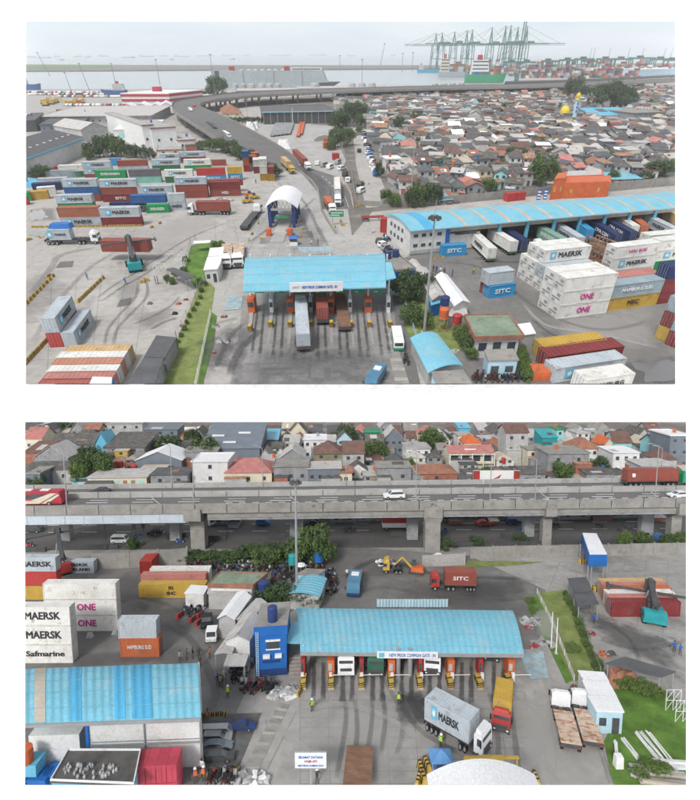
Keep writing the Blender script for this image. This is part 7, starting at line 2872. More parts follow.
# traffic on the highway
coach=bus((8,504.5),(65,503.8),'bus',MATS['deepred'],MATS['deepred'],'dark red coach with white swoosh on the elevated highway',z=HD)
for pts in (((-2.4,.5),(1.2,.5),(4.9,2.9),(3.6,2.9)),((1.6,.5),(2.8,.5),(5.3,2.4),(5.0,2.7)),((-5.4,.55),(-2.6,.5),(.5,1.3),(-5.4,1.0))):
 mb=MB()
 mb.add([(x,-1.275,z) for x,z in pts],[(0,1,2,3)])
 part(coach,'stripe',mb,'cream')
car((110,493.2),(90,493.4),'sedan','darksteel','dark car with roof box on the far carriageway',z=HD,name='car')
car((404.5,498.2),(383.5,498.6),'suv','whiteroof','white sports utility car on the near carriageway',z=HD,hs=1.1,name='car')
car((690,496.9),(668,497.2),'sedan','whiteroof','white car at the edge of the view on the near carriageway',z=HD,name='car')
truck((624,486.2),(688,485.2),'green','green-cabbed truck with red container on the far carriageway',z=HD,hs=1.15,load=('redbrown','I',12.3,dict(txt='white',tscale=.9,tx=.12,desc='red-brown container on the highway truck')),group=None,total=15.6)
for x,yt in ((67,452),(172,446),(194,452),(263,448),(346,462),(416,455),(490,455),(535,460),(655,446),(660,448)):
 yb=508-(x-25)*.0125 if x in (67,194,416,490,535,655) else 490-(x-25)*.0125
 p=P(x,yb,HD)
 lo,hi=HD,40
 for _ in range(40):
  m_=(lo+hi)/2
  if PX((p.x,p.y,m_))[1]>yt:
   lo=m_
  else:
   hi=m_
 o=T('lamp_post','slim lamp post on the highway','lamp post',p,0,'lamp posts on the highway')
 mb=MB()
 mb.cyl(0,0,0,lo-HD,.13,.08,7)
 part(o,'pole',mb,'steel')
 mb=MB()
 mb.tube((0,0,lo-HD),(-1.6,.6,lo-HD+.5),.06,n=5)
 mb.box(-2.3,.45,lo-HD+.4,-1.4,.75,lo-HD+.55)
 part(o,'lamp_head',mb,'steel')
# ------------------------------------------------------------------ houses beyond the highway
SPEC=[]
def H2_(xl,xr,yb,yt,roof,rc,wc,yr=None,depth=9,st=1,win=2,desc=None,over=.4,door=False):
 """photo columns, foot row, eave row, ridge row"""
 a,b=(xl,yb),(xr,yb-(xr-xl)*.0125)
 loc,rz,w=place(a,b)
 h=HTg(loc,yt)
 v=Vector((-math.sin(rz),math.cos(rz),0))
 u=Vector((math.cos(rz),math.sin(rz),0))
 rise=.8
 if roof in 'gh' and yr:
  rise=max(.4,HTg(loc+u*w/2+v*depth/2,yr)-h)
 elif roof=='f' and yr:
  rise=max(.4,HTg(loc+u*w/2,yr)-h)
 elif roof=='s' and yr:
  rise=max(.3,HTg(loc+u*w/2+v*depth,yr)-h)
 o=T('house',desc or f'{"two-storey" if st > 1 else "low"} {WN.get(wc, wc)} house with {RN.get(rc, rc)} {"flat " if roof == "n" else ""}roof','house',loc,rz,'houses beyond the highway')
 build_house(o,w,depth,h,roof,rc,wc,rise,win,st,over,door)
 SPEC.append((xl,xr,yb,yt))
 return o,w,h,depth
H2_(25,41,490,474,'n','concrete_wall','bluegrey',None,8,1,1)
o,w,h,d=H2_(88,147,489,478,'s','tin','cream',474,10,1,0,'long low cream house with green and orange panels')
for i in range(7):
 mb=MB()
 mb.box(w*(.06+.135*i),-.06,h*.1,w*(.13+.135*i),.03,h*.75)
 part(o,'panel',mb,('aqua','terracotta','greenroof')[i%3])
H2_(151,188,488,475,'s','tin_dark','greywall',471,8,1,2)
H2_(25,72,484,470,'g','greyroof','palewall',462,12,1,3)
H2_(136,161,482,474,'s','beige','cream',465,9,1,0)
o,w,h,d=H2_(136,182,474,461,'f','whiteroof','bluegrey',451.5,14,1,0,'dark hall with big white gable roof behind the highway')
H2_(115,128,464,451,'s','beige','yellow',447,6,2,1)
H2_(95,109,460,447,'f','skyblue','skyblue',433,10,1,0,'house with bright blue gable')
H2_(104,145,462,448,'s','greyroof','greywall',432,18,2,2)
H2_(51,97,458,445,'g','greyroof','greywall',433,16,1,2,'long house with dark grey tiled roof')
H2_(35,69,470,458,'f','tin','greywall',446,12,1,1)
H2_(108,143,440,424,'n','concrete_pale','palewall',None,10,2,3)
H2_(144,178,446,430,'s','bluegrey','bluegrey',424,12,2,3)
H2_(25,43,452,439,'g','pinkroof','cream',427,12,1,2)
H2_(24,44,464,453,'s','brownroof','brick',441,12,1,0)
o,w,h,d=H2_(201,260,466,449,'s','bluegrey','bluegrey',421,26,1,0,'huge windowless dark grey hall with pale slits')
for (t,z) in ((.1,.4),(.55,.5),(.35,.15)):
 mb=MB()
 mb.box(w*t,d*z,h+(z*(SPEC and 1))*.1+6.0*z+.5,w*t+5,d*z+.7,h+6.0*z+1.2)
 part(o,'roof_slit',mb,'white')
H2_(258,278,452,440,'s','skyblue','bluegrey',429,12,2,2)
H2_(193,228,485,462,'n','whiteroof','whitewall',None,12,2,1,'white box-shaped house behind the highway')
H2_(225,272,486,473,'h','pinkroof','cream',457.5,14,1,3,'cream house under broad pink hip roof')
H2_(281,304,475,458,'f','tin','greywall',449,12,1,1)
H2_(314,343,470,454,'h','brownroof','olive',441,12,2,2,'olive house with brown hip roof')
H2_(304,326,460,440,'n','whiteroof','whitewall',None,10,2,3)
H2_(274,308,486,467,'n','concrete_wall','greywall',None,10,1,3)
H2_(308,341,486,469,'s','tin','bluegrey',465,9,1,4)
H2_(290,306,445,432,'f','greyroof','cream',422,10,2,1)
H2_(343,364,474,454,'g','brownroof','palewall',441,9,2,2)
H2_(185,217,470,452,'s','concrete_wall','greywall',442,14,1,2)
H2_(328,347,446,434,'s','tin_dark','palewall',425,10,2,2)
H2_(365,380,445,433,'n','green','green',None,8,1,0,'bright green top storey among the grey roofs')
H2_(366,384,458,446,'g','greyroof','brick',434,10,1,0)
H2_(384,403,455,440,'f','tin','bluegrey',428,10,2,3)
H2_(419,437,446,434,'h','pinkroof','cream',425,9,1,2)
o,w,h,d=H2_(449,493,472,453,'g','pinkroof','cream',445,9,2,0,'cream two-storey house with red roof and open balcony')
for i in range(5):
 mb=MB()
 mb.box(w*i/4-.15,-1.3,0,w*i/4+.15,-1.0,h-.05)
 part(o,'column',mb,'white')
for zz in (.5,.96):
 mb=MB()
 mb.box(-.2,-1.35,h*zz-.3,w+.2,-.02,h*zz-.05)
 part(o,'balcony',mb,'cream')
for i in range(4):
 mb=MB()
 mb.box(w*(i+.15)/4,-.03,h*.55,w*(i+.8)/4,.03,h*.86)
 part(o,'window',mb,'glass')
H2_(406,430,468,449,'n','concrete_pale','whitewall',None,10,2,3)
H2_(416,457,484,474,'h','terracotta','brick',464,12,1,1,'low house under patchy terracotta roofs')
H2_(377,411,486,468,'s','concrete_wall','greywall',465,8,1,2)
H2_(388,405,475,463,'h','tin_dark','greywall',454,9,1,1)
H2_(458,472,448,436,'n','concrete_pale','white',None,8,1,2)
H2_(464,481,452,443,'h','orange','cream',434,9,1,1)
H2_(459,470,437,428,'s','skyblue','skyblue',422,8,1,0)
H2_(505,527,466,433,'g','brownroof','palewall',424,9,3,2,'tall pale three-storey house with brown roof')
o,w,h,d=H2_(340,352,486,473,'g','terracotta','cream',466,8,1,1)
H2_(542,557,450,438,'s','teal','teal',429,9,1,1,'teal painted house with sloping teal roof')
H2_(556,563,446,430,'n','green','aqua',None,8,2,1)
H2_(575,600,468,449,'h','terracotta','white',437,11,2,2,'white house with red hip roof')
H2_(614,631,456,443,'g','brownroof','aqua',431,9,1,2)
H2_(603,614,455,446,'f','orange','cream',438,9,1,1)
H2_(547,588,480,454,'n','concrete_wall','greywall',None,11,2,2,'bare concrete box house behind the highway')
H2_(612,638,477,453,'s','whiteroof','whitewall',450,10,2,3)
H2_(668,688,470,436,'n','whiteroof','bluegrey',None,12,3,2,'tall grey three-storey house at the edge of the view')
H2_(653,671,462,445,'g','greyroof','aqua',434,9,2,2)
H2_(647,660,443,432,'g','brownroof','palewall',422,9,1,1)
H2_(527,548,470,450,'n','concrete_wall','cream',None,9,2,2)
H2_(658,676,474,460,'h','brownroof','palewall',449,9,1,1)
H2_(640,675,484,466,'s','tin','palewall',459,9,1,3)
H2_(494,520,484,474,'g','greyroof','palewall',468,9,1,2)
H2_(586,614,486,474,'g','greyroof','greywall',469,9,1,1)
H2_(520,545,487,474,'g','greyroof','greywall',466,9,1,2)
# banner wall
o=T('banner_wall','long white hoarding with red ends and a red bird mark behind the highway','hoarding',P(473,486),fixed=True)
a,b=P(473,486),P(519,485.4)
h=HTg(a,470.5)
w=(b-a).length
mb=MB()
mb.box(0,0,0,w,.2,h)
part(o,'board',mb,'white')
for x0,x1 in ((0,.14),(.86,1)):
 mb=MB()
 mb.box(w*x0,-.03,h*.25,w*x1,0,h*.98)
 part(o,'red_panel',mb,'red')
mb=MB()
mb.add([(w*.42,-.02,h*.45),(w*.56,-.02,h*.5),(w*.60,-.02,h*.78),(w*.52,-.02,h*.6)],[(0,1,2,3)])
part(o,'emblem',mb,'red')
# fill between with plain houses
rnd=random.Random(55)
y=484
nfill=0
while y>424:
 x=18
 while x<692:
  wpx=rnd.uniform(12,22)*(y-340)/140
  yy=y+rnd.uniform(-2,2)
  cx=x+wpx/2
  blocked=any(a[0]-2<cx<a[1]+2 and a[3]-1<yy<a[2]+3 for a in SPEC)
  if not blocked and nfill<105:
   st=2 if rnd.random()<.35 else 1
   hh=rnd.uniform(6,8.5)*(1.7 if st==2 else 1)*(y-340)/140
   rt=rnd.choice('gghsnf')
   k=len(SPEC)
   H2_(x,x+wpx,yy,yy-hh,rt,rnd.choice(ROOFS),rnd.choice(WALLS),yy-hh-rnd.uniform(5,9),rnd.uniform(8,12),st,2)
   SPEC.pop()
   nfill+=1
  x+=wpx+rnd.uniform(.5,3)
 y -= rnd.uniform(6,7.5)
for x,y,w,h,l in ((84,478,10,9,'leaf'),(90,470,9,10,'leaf_dark'),(107,480,10,11,'leaf'),(78,484,8,7,'leaf_light'),(168,456,14,9,'leaf_dark'),(203,466,15,12,'leaf'),(345,446,14,11,'leaf_dark'),(376,462,14,9,'leaf'),(434,452,16,11,'leaf'),(441,448,10,8,'leaf_dark'),(193,447,10,9,'leaf_dark'),(350,446,8,8,'leaf'),
      (561,484,10,8,'leaf'),(605,462,12,7,'leaf_dark'),(596,474,12,7,'leaf_dark'),(620,462,10,5,'leaf_dark'),(36,489,7,6,'leaf'),(66,435,12,9,'leaf_dark'),(410,474,7,6,'leaf'),(487,480,6,5,'leaf'),(30,486,6,4,'leaf')):
 tree(x,y,w,h,'green tree among the houses beyond the highway',l,int(x))
for x,y,s,lab in ((117,466.5,1.3,'red water tank on a grey rooftop'),(121,466.5,1.3,'second red water tank on the same rooftop'),(135,470,1.2,'red water tank near the white gable roof'),(440,468,1.1,'orange water tank above the terracotta roofs'),(503,462,1.0,'red water tank beside the tall pale house'),(533,447,1.0,'red water tank on a roof terrace'),(659,455,1.0,'orange water tank among roofs')):
 o=T('water_tank',lab,'water tank',P(x,y+8))
 z=HTg(P(x,y+8),y)
 mb=MB()
 mb.cyl(0,0,z-.3,z+1.4*s,.9*s,n=12)
 mb.dome(0,0,z+1.4*s,.9*s,.35,12,3)
 part(o,'tank',mb,'orange' if 'orange' in lab else 'red')
 mb=MB()
 for a_ in (-.6,.6):
  for b_ in (-.6,.6):
   mb.cyl(a_,b_,0,z-.3,.1,n=5)
 part(o,'stand',mb,'concrete_wall')
# ------------------------------------------------------------------ street under the highway
for r_,f_,k,c,lab in (((112,543),(128,542.6),'van','whiteroof','silver van driving under the highway'),((162,534.5),(148,535),'suv','black','black car under the highway by the pole'),((20,532),(43,531.6),'van','darksteel','dark truck at the edge under the highway'),((208,526.5),(214,524.5),'van','whiteroof','white truck front under the highway'),
        ((476,525.5),(492,525),'sedan','red','red and white car under the highway by a shop'),((620,533),(634,532),'pickup','darksteel','dark pickup under the highway'),((655,541),(668,540.5),'suv','blue','blue car at the far pier'),((506,524),(520,523.6),'suv','navy','navy car under the highway'),((256,525),(270,524.7),'suv','blue','blue car in shade under the highway'),((318,525),(306,525.2),'sedan','darksteel','dark car near the shop fronts')):
 car(r_,f_,k,c,lab,name='car')
o=T('delivery_truck','red and white box truck under the highway','truck',P(396,528.5))
mb=MB()
mb.box(-3.6,-1.2,.7,3.6,1.2,1.9)
part(o,'box',mb,'white')
mb=MB()
mb.box(-3.6,-1.2,1.9,3.6,1.2,3.4)
part(o,'upper_box',mb,'red')
for x in (-2.6,2.6):
 for y in (-1,1):
  O('wheel',wheel_mesh(.45,.3),o,(x,y,.45))
# stalls, planters and low walls of the street
for x0,x1,y,m,lab in ((80,118,549,'darksteel','long dark planter beside the street under the highway'),(208,226,540,'darksteel','dark low wall beside the hedge pier'),(268,286,538,'darksteel','dark low wall near the mast'),(166,186,537.5,'darksteel','dark low wall by the black car'),(390,407,536,'darksteel','dark low wall at the shaded pier'),(500,524,537,'darksteel','dark low wall between two piers'),(556,640,544,'darksteel','long dark median wall beyond the yard wall'),(20,46,552,'darksteel','dark planter behind the stacked containers'),(450,541,546.5,'darksteel','dark median wall at the pier')):
 block_wall([(x0,y),(x1,y-(x1-x0)*.008)],y-4.5,'low_wall',lab,m,8)
for x0,x1,y,c in ((440,462,522,'tin_dark'),(460,486,521.5,'greenroof'),(300,330,523,'blue'),(330,356,523,'tin'),(560,590,520,'tin_dark'),(590,622,519,'terracotta'),(212,240,525,'tin_dark'),(356,385,522,'tin_dark'),(622,660,518.5,'greenroof'),(486,506,521,'rust')):
 pxbuild('shop','shop',f'street shop with {RN.get(c, c)} awning below the highway',((x0,y),(x1,y-.4)),(x0,y-5),y-7,'s',c,'greywall',.6,2)
for x,y in ((30,547),(153,536),(201,540),(208,545),(120,540),(352,531),(347,532),(443,532),(520,532),(525,531),(645,537),(600,528),(556,527),(180,543),(138,538)):
 motorbike(x,y,rnd.choice((0.05,3.1)),rnd.choice(('red','black','blue','darksteel')),'motorcycle riding on the street under the highway','motorcycles under the highway',1.2)
person(227.5,536,'person walking on the street near the hedge pier',pose='walk',shirt='darksteel')
for x,yb,yt in ((106,550,505),(135,548,520),(144,545,517)):
 h=HT(x,yb,yt)
 o=T('sign_post','dark sign post under the highway','post',P(x,yb),0,'posts at the street')
 mb=MB()
 mb.cyl(0,0,0,h,.12,n=6)
 part(o,'post',mb,'darksteel')
 mb=MB()
 mb.box(-.4,-.1,h*.6,.4,.1,h*.8)
 part(o,'panel',mb,'darksteel')
# shrubs along the yard wall and hedge
for i in range(16):
 tree(184+i*7.6+rnd.uniform(-2,2),562-i*.35+rnd.uniform(-3,2),rnd.uniform(4.5,7),rnd.uniform(1.9,3.2),'dark shrub of the yard hedge','leaf_dark' if i%3 else 'leaf',i,bush=True,group='hedge shrubs along the yard')
for x,y,w,h,l,lab in ((312,563,10,9,'leaf','big dusty green tree behind the blue shed roof'),(322,566,7,7,'leaf','dark tree crown next to the big dusty tree'),(296,560,7,6,'leaf_dark','dark tree just behind the tall mast'),(302,566,8,6,'leaf','tree spreading over the parked motorcycles'),(268,566,8,4,'leaf','broad shrub behind the motorcycle park')):
 tree(x,y,w,h,lab,l,int(x))
for x,y,w,h,l in ((476,545,5,2.2,'leaf_dark'),(624,545,4,4,'leaf_light'),(642,544,5,3,'leaf'),(668,544,5,3,'leaf'),(682,545,5,3.5,'leaf'),(520,543,5,2.2,'leaf_dark'),(447,550,5,3,'leaf_dark'),(134,549,4,3,'leaf')):
 tree(x,y,w,h,'green shrub along the street beyond the yard wall',l,int(x),bush=True,group='shrubs along the street')
block_wall([(470,558.5),(585,556.5),(700,554)],546.5,'perimeter_wall','long weathered concrete yard wall beyond the gate',seg=5)
block_wall([(422,567),(465,565)],555,'perimeter_wall','broken end of the concrete yard wall at the middle pier','concrete_pale',5)
block_wall([(92,569),(130,568),(188,563)],553,'perimeter_wall','dirty concrete yard wall behind the stacked containers',seg=5)
sheet('dirt_strip',[(452,569),(520,565),(545,562),(470,561)],.07,'grass_dry')
# ------------------------------------------------------------------ containers of the lower view
def cface(x0,x1,y,c,text=None,lv=0,**kw):
 kw.setdefault('hs',1.0)
 kw.setdefault('dw',1.6)
 return container((x0,y),(x1,y-(x1-x0)*.004),c,text,lv,**kw)
hz=1.06
cface(-12,58,600,'yellow',None,0,hs=hz,desc='yellow container at the very bottom of the stack at the picture edge',toplab=False)
cface(-12,58,600,'red',None,1,hs=hz,desc='red container between yellow and grey in the stack at the picture edge',toplab=False)
cface(-12,58,600,'pale','MAERSK',2,hs=hz,ends=(1,),tx=.72,desc='grey container with dark lettering on top of the red one',toplab=False)
cface(44,94,573.5,'pale','MAERSK|SEALAND',0,hs=1.02,tx=.7,ends=(1,),tscale=.85,desc='grey container with two lines of dark lettering in front of the yard wall',toplab=False)
cface(140,152,574.5,'red',None,0,hs=1.15,L=6.06,dw=5,desc='short red container end standing alone by the wall',toplab=False)
cface(139,206,598,'yellow','m|sc',0,hs=1.06,tx=.48,desc='yellow container with black emblem beside the small white hut',toplab=False,tscale=.9)
cface(141,206,588,'pink',None,0,hs=1.06,desc='faded pink container behind the yellow one',toplab=False)
cface(150,210,582,'white',None,0,hs=1.06,desc='white container behind the faded pink one',toplab=False)
for lv in range(3):
 cface(46,118,631.5,'white','ONE' if lv<2 else None,lv,hs=1.08,txt='magenta',tx=.58,tscale=1.15,reefer=True,ends=(1,),desc='white container %s'%('with magenta lettering on the ground','with magenta lettering in the middle of its stack','without lettering on top of the magenta-lettered pair')[lv],toplab=False)
for lv in range(3):
 cface(2,73,663.5,'white',('Safmarine','MAERSK','MAERSK')[lv],lv,hs=1.15,tx=.62,tscale=1.1 if lv else .8,reefer=True,ends=(1,),desc='white container %s'%('with thin script lettering, lowest of the front stack','with black lettering, middle of the front stack','with black lettering, top of the front stack')[lv],toplab=False)
cface(2,40,640,'darkred',None,0,hs=1.08,desc='dark red container end behind the front stack',toplab=False)
cface(120.5,159.5,657.3,'orange','HAMBURG SUD',0,hs=1.22,txt='white',L=6.06,tscale=.55,ends=(1,),desc='short orange-red container with white lettering under a grey one',toplab=False)
cface(119.5,157.5,657.3,'pale',None,1,hs=1.16,L=6.06,ends=(1,),desc='short stained grey container on top of the orange-red one',toplab=False)
# row of six at the reach stacker
for i,(xl,xr,y,c) in enumerate(((611,680,617,'darkred'),(609,677,612,'pink'),(607,674,607.5,'white'),(605,671,603,'orange'),(603,668,599,'pink'),(601,665,595.5,'tan'))):
 cface(xl,xr,y,c,None,0,hs=1.06,dw=1.62,ends=(0,),desc=f'{("dark red", "faded pink", "white", "orange", "second faded pink", "tan")[i]} container of the row of six behind the reach stacker',toplab=False,group='row of six containers in the lower view')
reach_stacker((655,628),(648,607),'turquoise reach stacker clamping the dark red container',None,wid=1.15,hs=1.0,lift=.2,reach=3.4,up=5.4)
reach_stacker((64,577),(60,566),'dark red reach stacker behind the stack, its black boom raised',None,col='red',wid=1.0,hs=1.0,lift=4.5,reach=4.0,up=8.5)
# ------------------------------------------------------------------ toll gate from the other side
def toll_gate2():
 he=HT(331,678,652)
 hc=he*1.2
 E0,E1=P(300.5,652,he),P(524,654,he)
 B0,B1=P(296,608,he),P(512.5,610.5,he)
 C0,C1=(E0+B0)/2,(E1+B1)/2
 C0.z=C1.z=hc
 ctr=(E0+E1+C0+C1)/4
 o=T('toll_gate','blue barrel-roofed toll gate with orange booths, seen from its entry side','toll gate',(ctr.x,ctr.y,0),fixed=True)
 og=o.location
 part(o,'roof',barrel(E0,E1,C0,C1,14,.25,org=og),'cyanroof')
 q=[P(286,642.5,he+.3),P(301,642.8,he+.3),P(299,622,he+.9),P(291.5,622,he+.9)]
 q=[p-og for p in q]
 ex=MB()
 ex.hexa([p-Vector((0,0,.2)) for p in q]+q)
 part(o,'side_roof',ex,'cyanroof')
 for k in range(5):
  part(o,'sheet_lap',barrel(E0,E1,C0,C1,1,.03,0,1,.03,og,t0=-.8+.4*k,t1=-.79+.4*k),'cyanseam')
 ft=MB()
 u=(E1-E0).normalized()
 n=Vector((u.y,-u.x,0))
 p0,p1=E0-og,E1-og
 ft.hexa([p0-Vector((0,0,.5))+n*.02,p1-Vector((0,0,.5))+n*.02,p1-Vector((0,0,.5))+n*.12,p0-Vector((0,0,.5))+n*.12,p0+n*.02,p1+n*.02,p1+n*.12,p0+n*.12])
 part(o,'fascia',ft,'steel')
 a,b=P(377,652.8,he),P(437.5,653.3,he)
 w=(b-a).length
 sb=MB()
 sb.box(0,-.12,-.55,w,.06,.42)
 s=part(o,'name_board',sb,'whiteroof')
 s.location=a-og+n*.3
 s.rotation_euler=(0,0,math.atan2(u.y,u.x))
 O('lettering',text_mesh('NEW PRIOK COMMON GATE - IN',.55,'blue',.0,w*.76),s,(w*.58,-.14,-.06))
 lg=MB()
 lg.box(w*.03,-.14,-.4,w*.12,-.12,.28)
 part(s,'emblem',lg,'skyblue')
 tr=MB()
 for t in (.1,.5,.95):
  tr.tube((E0.lerp(C0,t)-og)-Vector((0,0,.5)),(E1.lerp(C1,t)-og)-Vector((0,0,.5)),.12,n=5)
 part(o,'roof_truss',tr,'darksteel')
 xs=(303,331,361.5,391.5,420.5,451,480.5,511)
 for i,x in enumerate(xs):
  base,nose=P(x,679)-og,P(x,690)-og
  back=P(x+(x-405)*-.06,640)-og
  mid=P(x,676)-og
  for p,r in ((mid,.18),(back,.18)):
   mb=MB()
   mb.cyl(p.x,p.y+.8,0,he+.3,r,n=8)
   part(o,'column',mb,'whiteroof')
  mb=MB()
  mb.hexa([(back.x-.6,back.y,0),(nose.x-.45,nose.y,0),(nose.x+.45,nose.y,0),(back.x+.6,back.y,0),(back.x-.6,back.y,.22),(nose.x-.45,nose.y,.22),(nose.x+.45,nose.y,.22),(back.x+.6,back.y,.22)])
  part(o,'lane_island',mb,'concrete_pale')
  big=i in (1,3,5,7)
  hw=.5 if big else .3
  z1=2.9 if big else 3.1
  mb=MB()
  mb.box(base.x-hw,base.y,.22,base.x+hw,base.y+2.0,z1)
  bt=part(o,'booth',mb,'orange' if big else 'red')
  mb=MB()
  mb.box(base.x-hw*.75,base.y-.03,1.3,base.x+hw*.3,base.y,2.4)
  part(bt,'window',mb,'palewall' if big else 'glass')
  mb=MB()
  mb.box(base.x-.22,base.y-1.0,.22,base.x+.22,base.y-.6,1.5)
  part(o,'barrier_post',mb,'white')
  mb=MB()
  mb.tube((base.x+.2,base.y-.8,1.2),(base.x+2.6,base.y-.8,1.25),.05,n=5)
  if i not in (0,6):
   part(o,'barrier_arm',mb,'white')
  for k in range(2):
   mb=MB()
   yy=nose.y+1.2*k
   mb.taper(nose.x-.4,yy,.22,nose.x+.4,yy+.9,1.15,.05,.05,.08)
   nb=part(o,'bumper_block',mb,'yellow')
   st=MB()
   for q in range(3):
    z=.3+q*.28
    st.hexa([(nose.x-.42,yy-.015,z),(nose.x+.42,yy-.015,z+.16),(nose.x+.42,yy+.85,z+.16),(nose.x-.42,yy+.85,z),(nose.x-.42,yy+.03,z+.12),(nose.x+.42,yy+.03,z+.28),(nose.x+.42,yy+.85,z+.28),(nose.x-.42,yy+.85,z+.12)])
   part(nb,'stripe',st,'black')
 for x in (398,410):
  p=P(x,676)-og
  mb=MB()
  mb.cyl(p.x,p.y,0,he+.3,.35,n=10)
  part(o,'column',mb,'steel')
 f=T('panel_fence','row of pale blue translucent panels behind the toll gate crest','fence',P(377,608),fixed=True)
 for i in range(23):
  a,b=P(377+i*3.1,608)-f.location,P(379.6+i*3.1,608)-f.location
  mb=MB()
  mb.box(a.x,0,.2,b.x,.08,1.7)
  part(f,'panel',mb,'lightblue')
 mb=MB()
 for i in range(7):
  a=P(377+i*11.8,608)-f.location
  mb.cyl(a.x,.15,0,1.8,.06,n=5)
 part(f,'post',mb,'steel')
toll_gate2()
truck((345.5,634),(346,678),'white','white and grey truck cab waiting in the second gate lane',group='trucks in the gate',load=('pale',None,12.1,dict(desc='grey container in the shade of the gate roof')),cab2='whiteroof')
truck((375,634),(375.5,679),MATS['green_dark'],'dark green truck cab waiting in the third gate lane',group='trucks in the gate',load=('green',None,12.1,dict(desc='green container in the shade of the gate roof')))
truck((431,636),(432,678),'whiteroof','white truck cab with rust-coloured load in the fifth gate lane',group='trucks in the gate',load=('orange',None,12.1,dict(desc='rust-coloured container in the shade of the gate roof')))
truck((492,630),(491,664),MATS['green_dark'],'green truck deep under the gate roof',group='trucks in the gate')
# truck with the red cab and mustard container coming out
truck((504,704),(500.5,735),'red','truck with red cab and mustard yellow container leaving the gate',wid=.92,hs=.95,load=('yellow',None,12.1,dict(ends=(1,),desc='mustard yellow container with tan roof behind the red cab')),group='trucks on the plaza')
truck((429.5,724),(487,757),'whiteroof','white-cabbed truck turning with a long pale grey container',wid=1.1,hs=1.12,load=('pale','MAERSK',12.1,dict(logo=True,ends=(1,),desc='long pale grey container with blue star logo on the turning truck')),group='trucks on the plaza')
for i,(r_,f_) in enumerate((((571,753),(559,706)),((593,751),(579,705)))):
 truck(r_,f_,'whiteroof','white-cabbed truck with empty rusty flatbed, '+('out on the plaza' if i==0 else 'closest to the white sheds'),bed='rustbed',wid=.96,hs=.85,group='flatbed pair on the plaza')
truck((360,757),(357,800),'red','brown empty trailer',cab=False,bed='browndeck',tdesc='brown empty trailer leaving at the bottom of the lower view',total=12.4,wid=1.25)
truck((475,589),(430,588),'red','red-cabbed truck with short red container crossing the wet yard',hs=1.0,wid=1.05,total=11.5,load=('redbrown','SITC',7.9,dict(flip=True,txt='white',tscale=.8,desc='red container with white lettering on the crossing truck')),group='trucks on the plaza')
bus((356.5,583),(353,599),'minibus','busblue','navy','blue minibus with pale roof on the wet yard',wid=1.25,hs=1.15)
# excavator at the wall
o=T('excavator','orange excavator working at the broken wall','excavator',P(416,573),2.9,None,(.72,.8,.72),fixed=True)
mb=MB()
for y in (-1.2,.6):
 mb.taper(-2.2,y,0,2.2,y+.6,.9,.3,.3,0)
part(o,'track',mb,'darksteel')
mb=MB()
mb.taper(-2.4,-1.3,.9,1.4,1.3,2.1,.2,.1,.1)
part(o,'body',mb,'orange')
mb=MB()
mb.taper(.1,-1.2,2.1,1.5,0,3.5,.1,.3,.1)
part(o,'cab',mb,'glass')
mb=MB()
mb.tube((1.2,.5,1.8),(4.0,.5,4.6),.35,.3,6)
mb.tube((4.0,.5,4.6),(6.4,.5,1.9),.28,.2,6)
bo=part(o,'boom',mb,'yellow')
mb=MB()
mb.profile([(6.1,1.9),(6.9,1.7),(6.6,.6),(5.8,.8)],-.1,1.1)
part(bo,'bucket',mb,'darksteel')
truck((402,572),(383,571),'yellow','yellow tipper truck being loaded beside the excavator',trailer=False,hs=.9,wid=1.1,group=None)
heap(386,565,5,3,2.2,'heap of red and white rubble behind the tipper','scrap')
heap(437,560,4,3,1.4,'white plastic sheet heap on the broken wall','white')
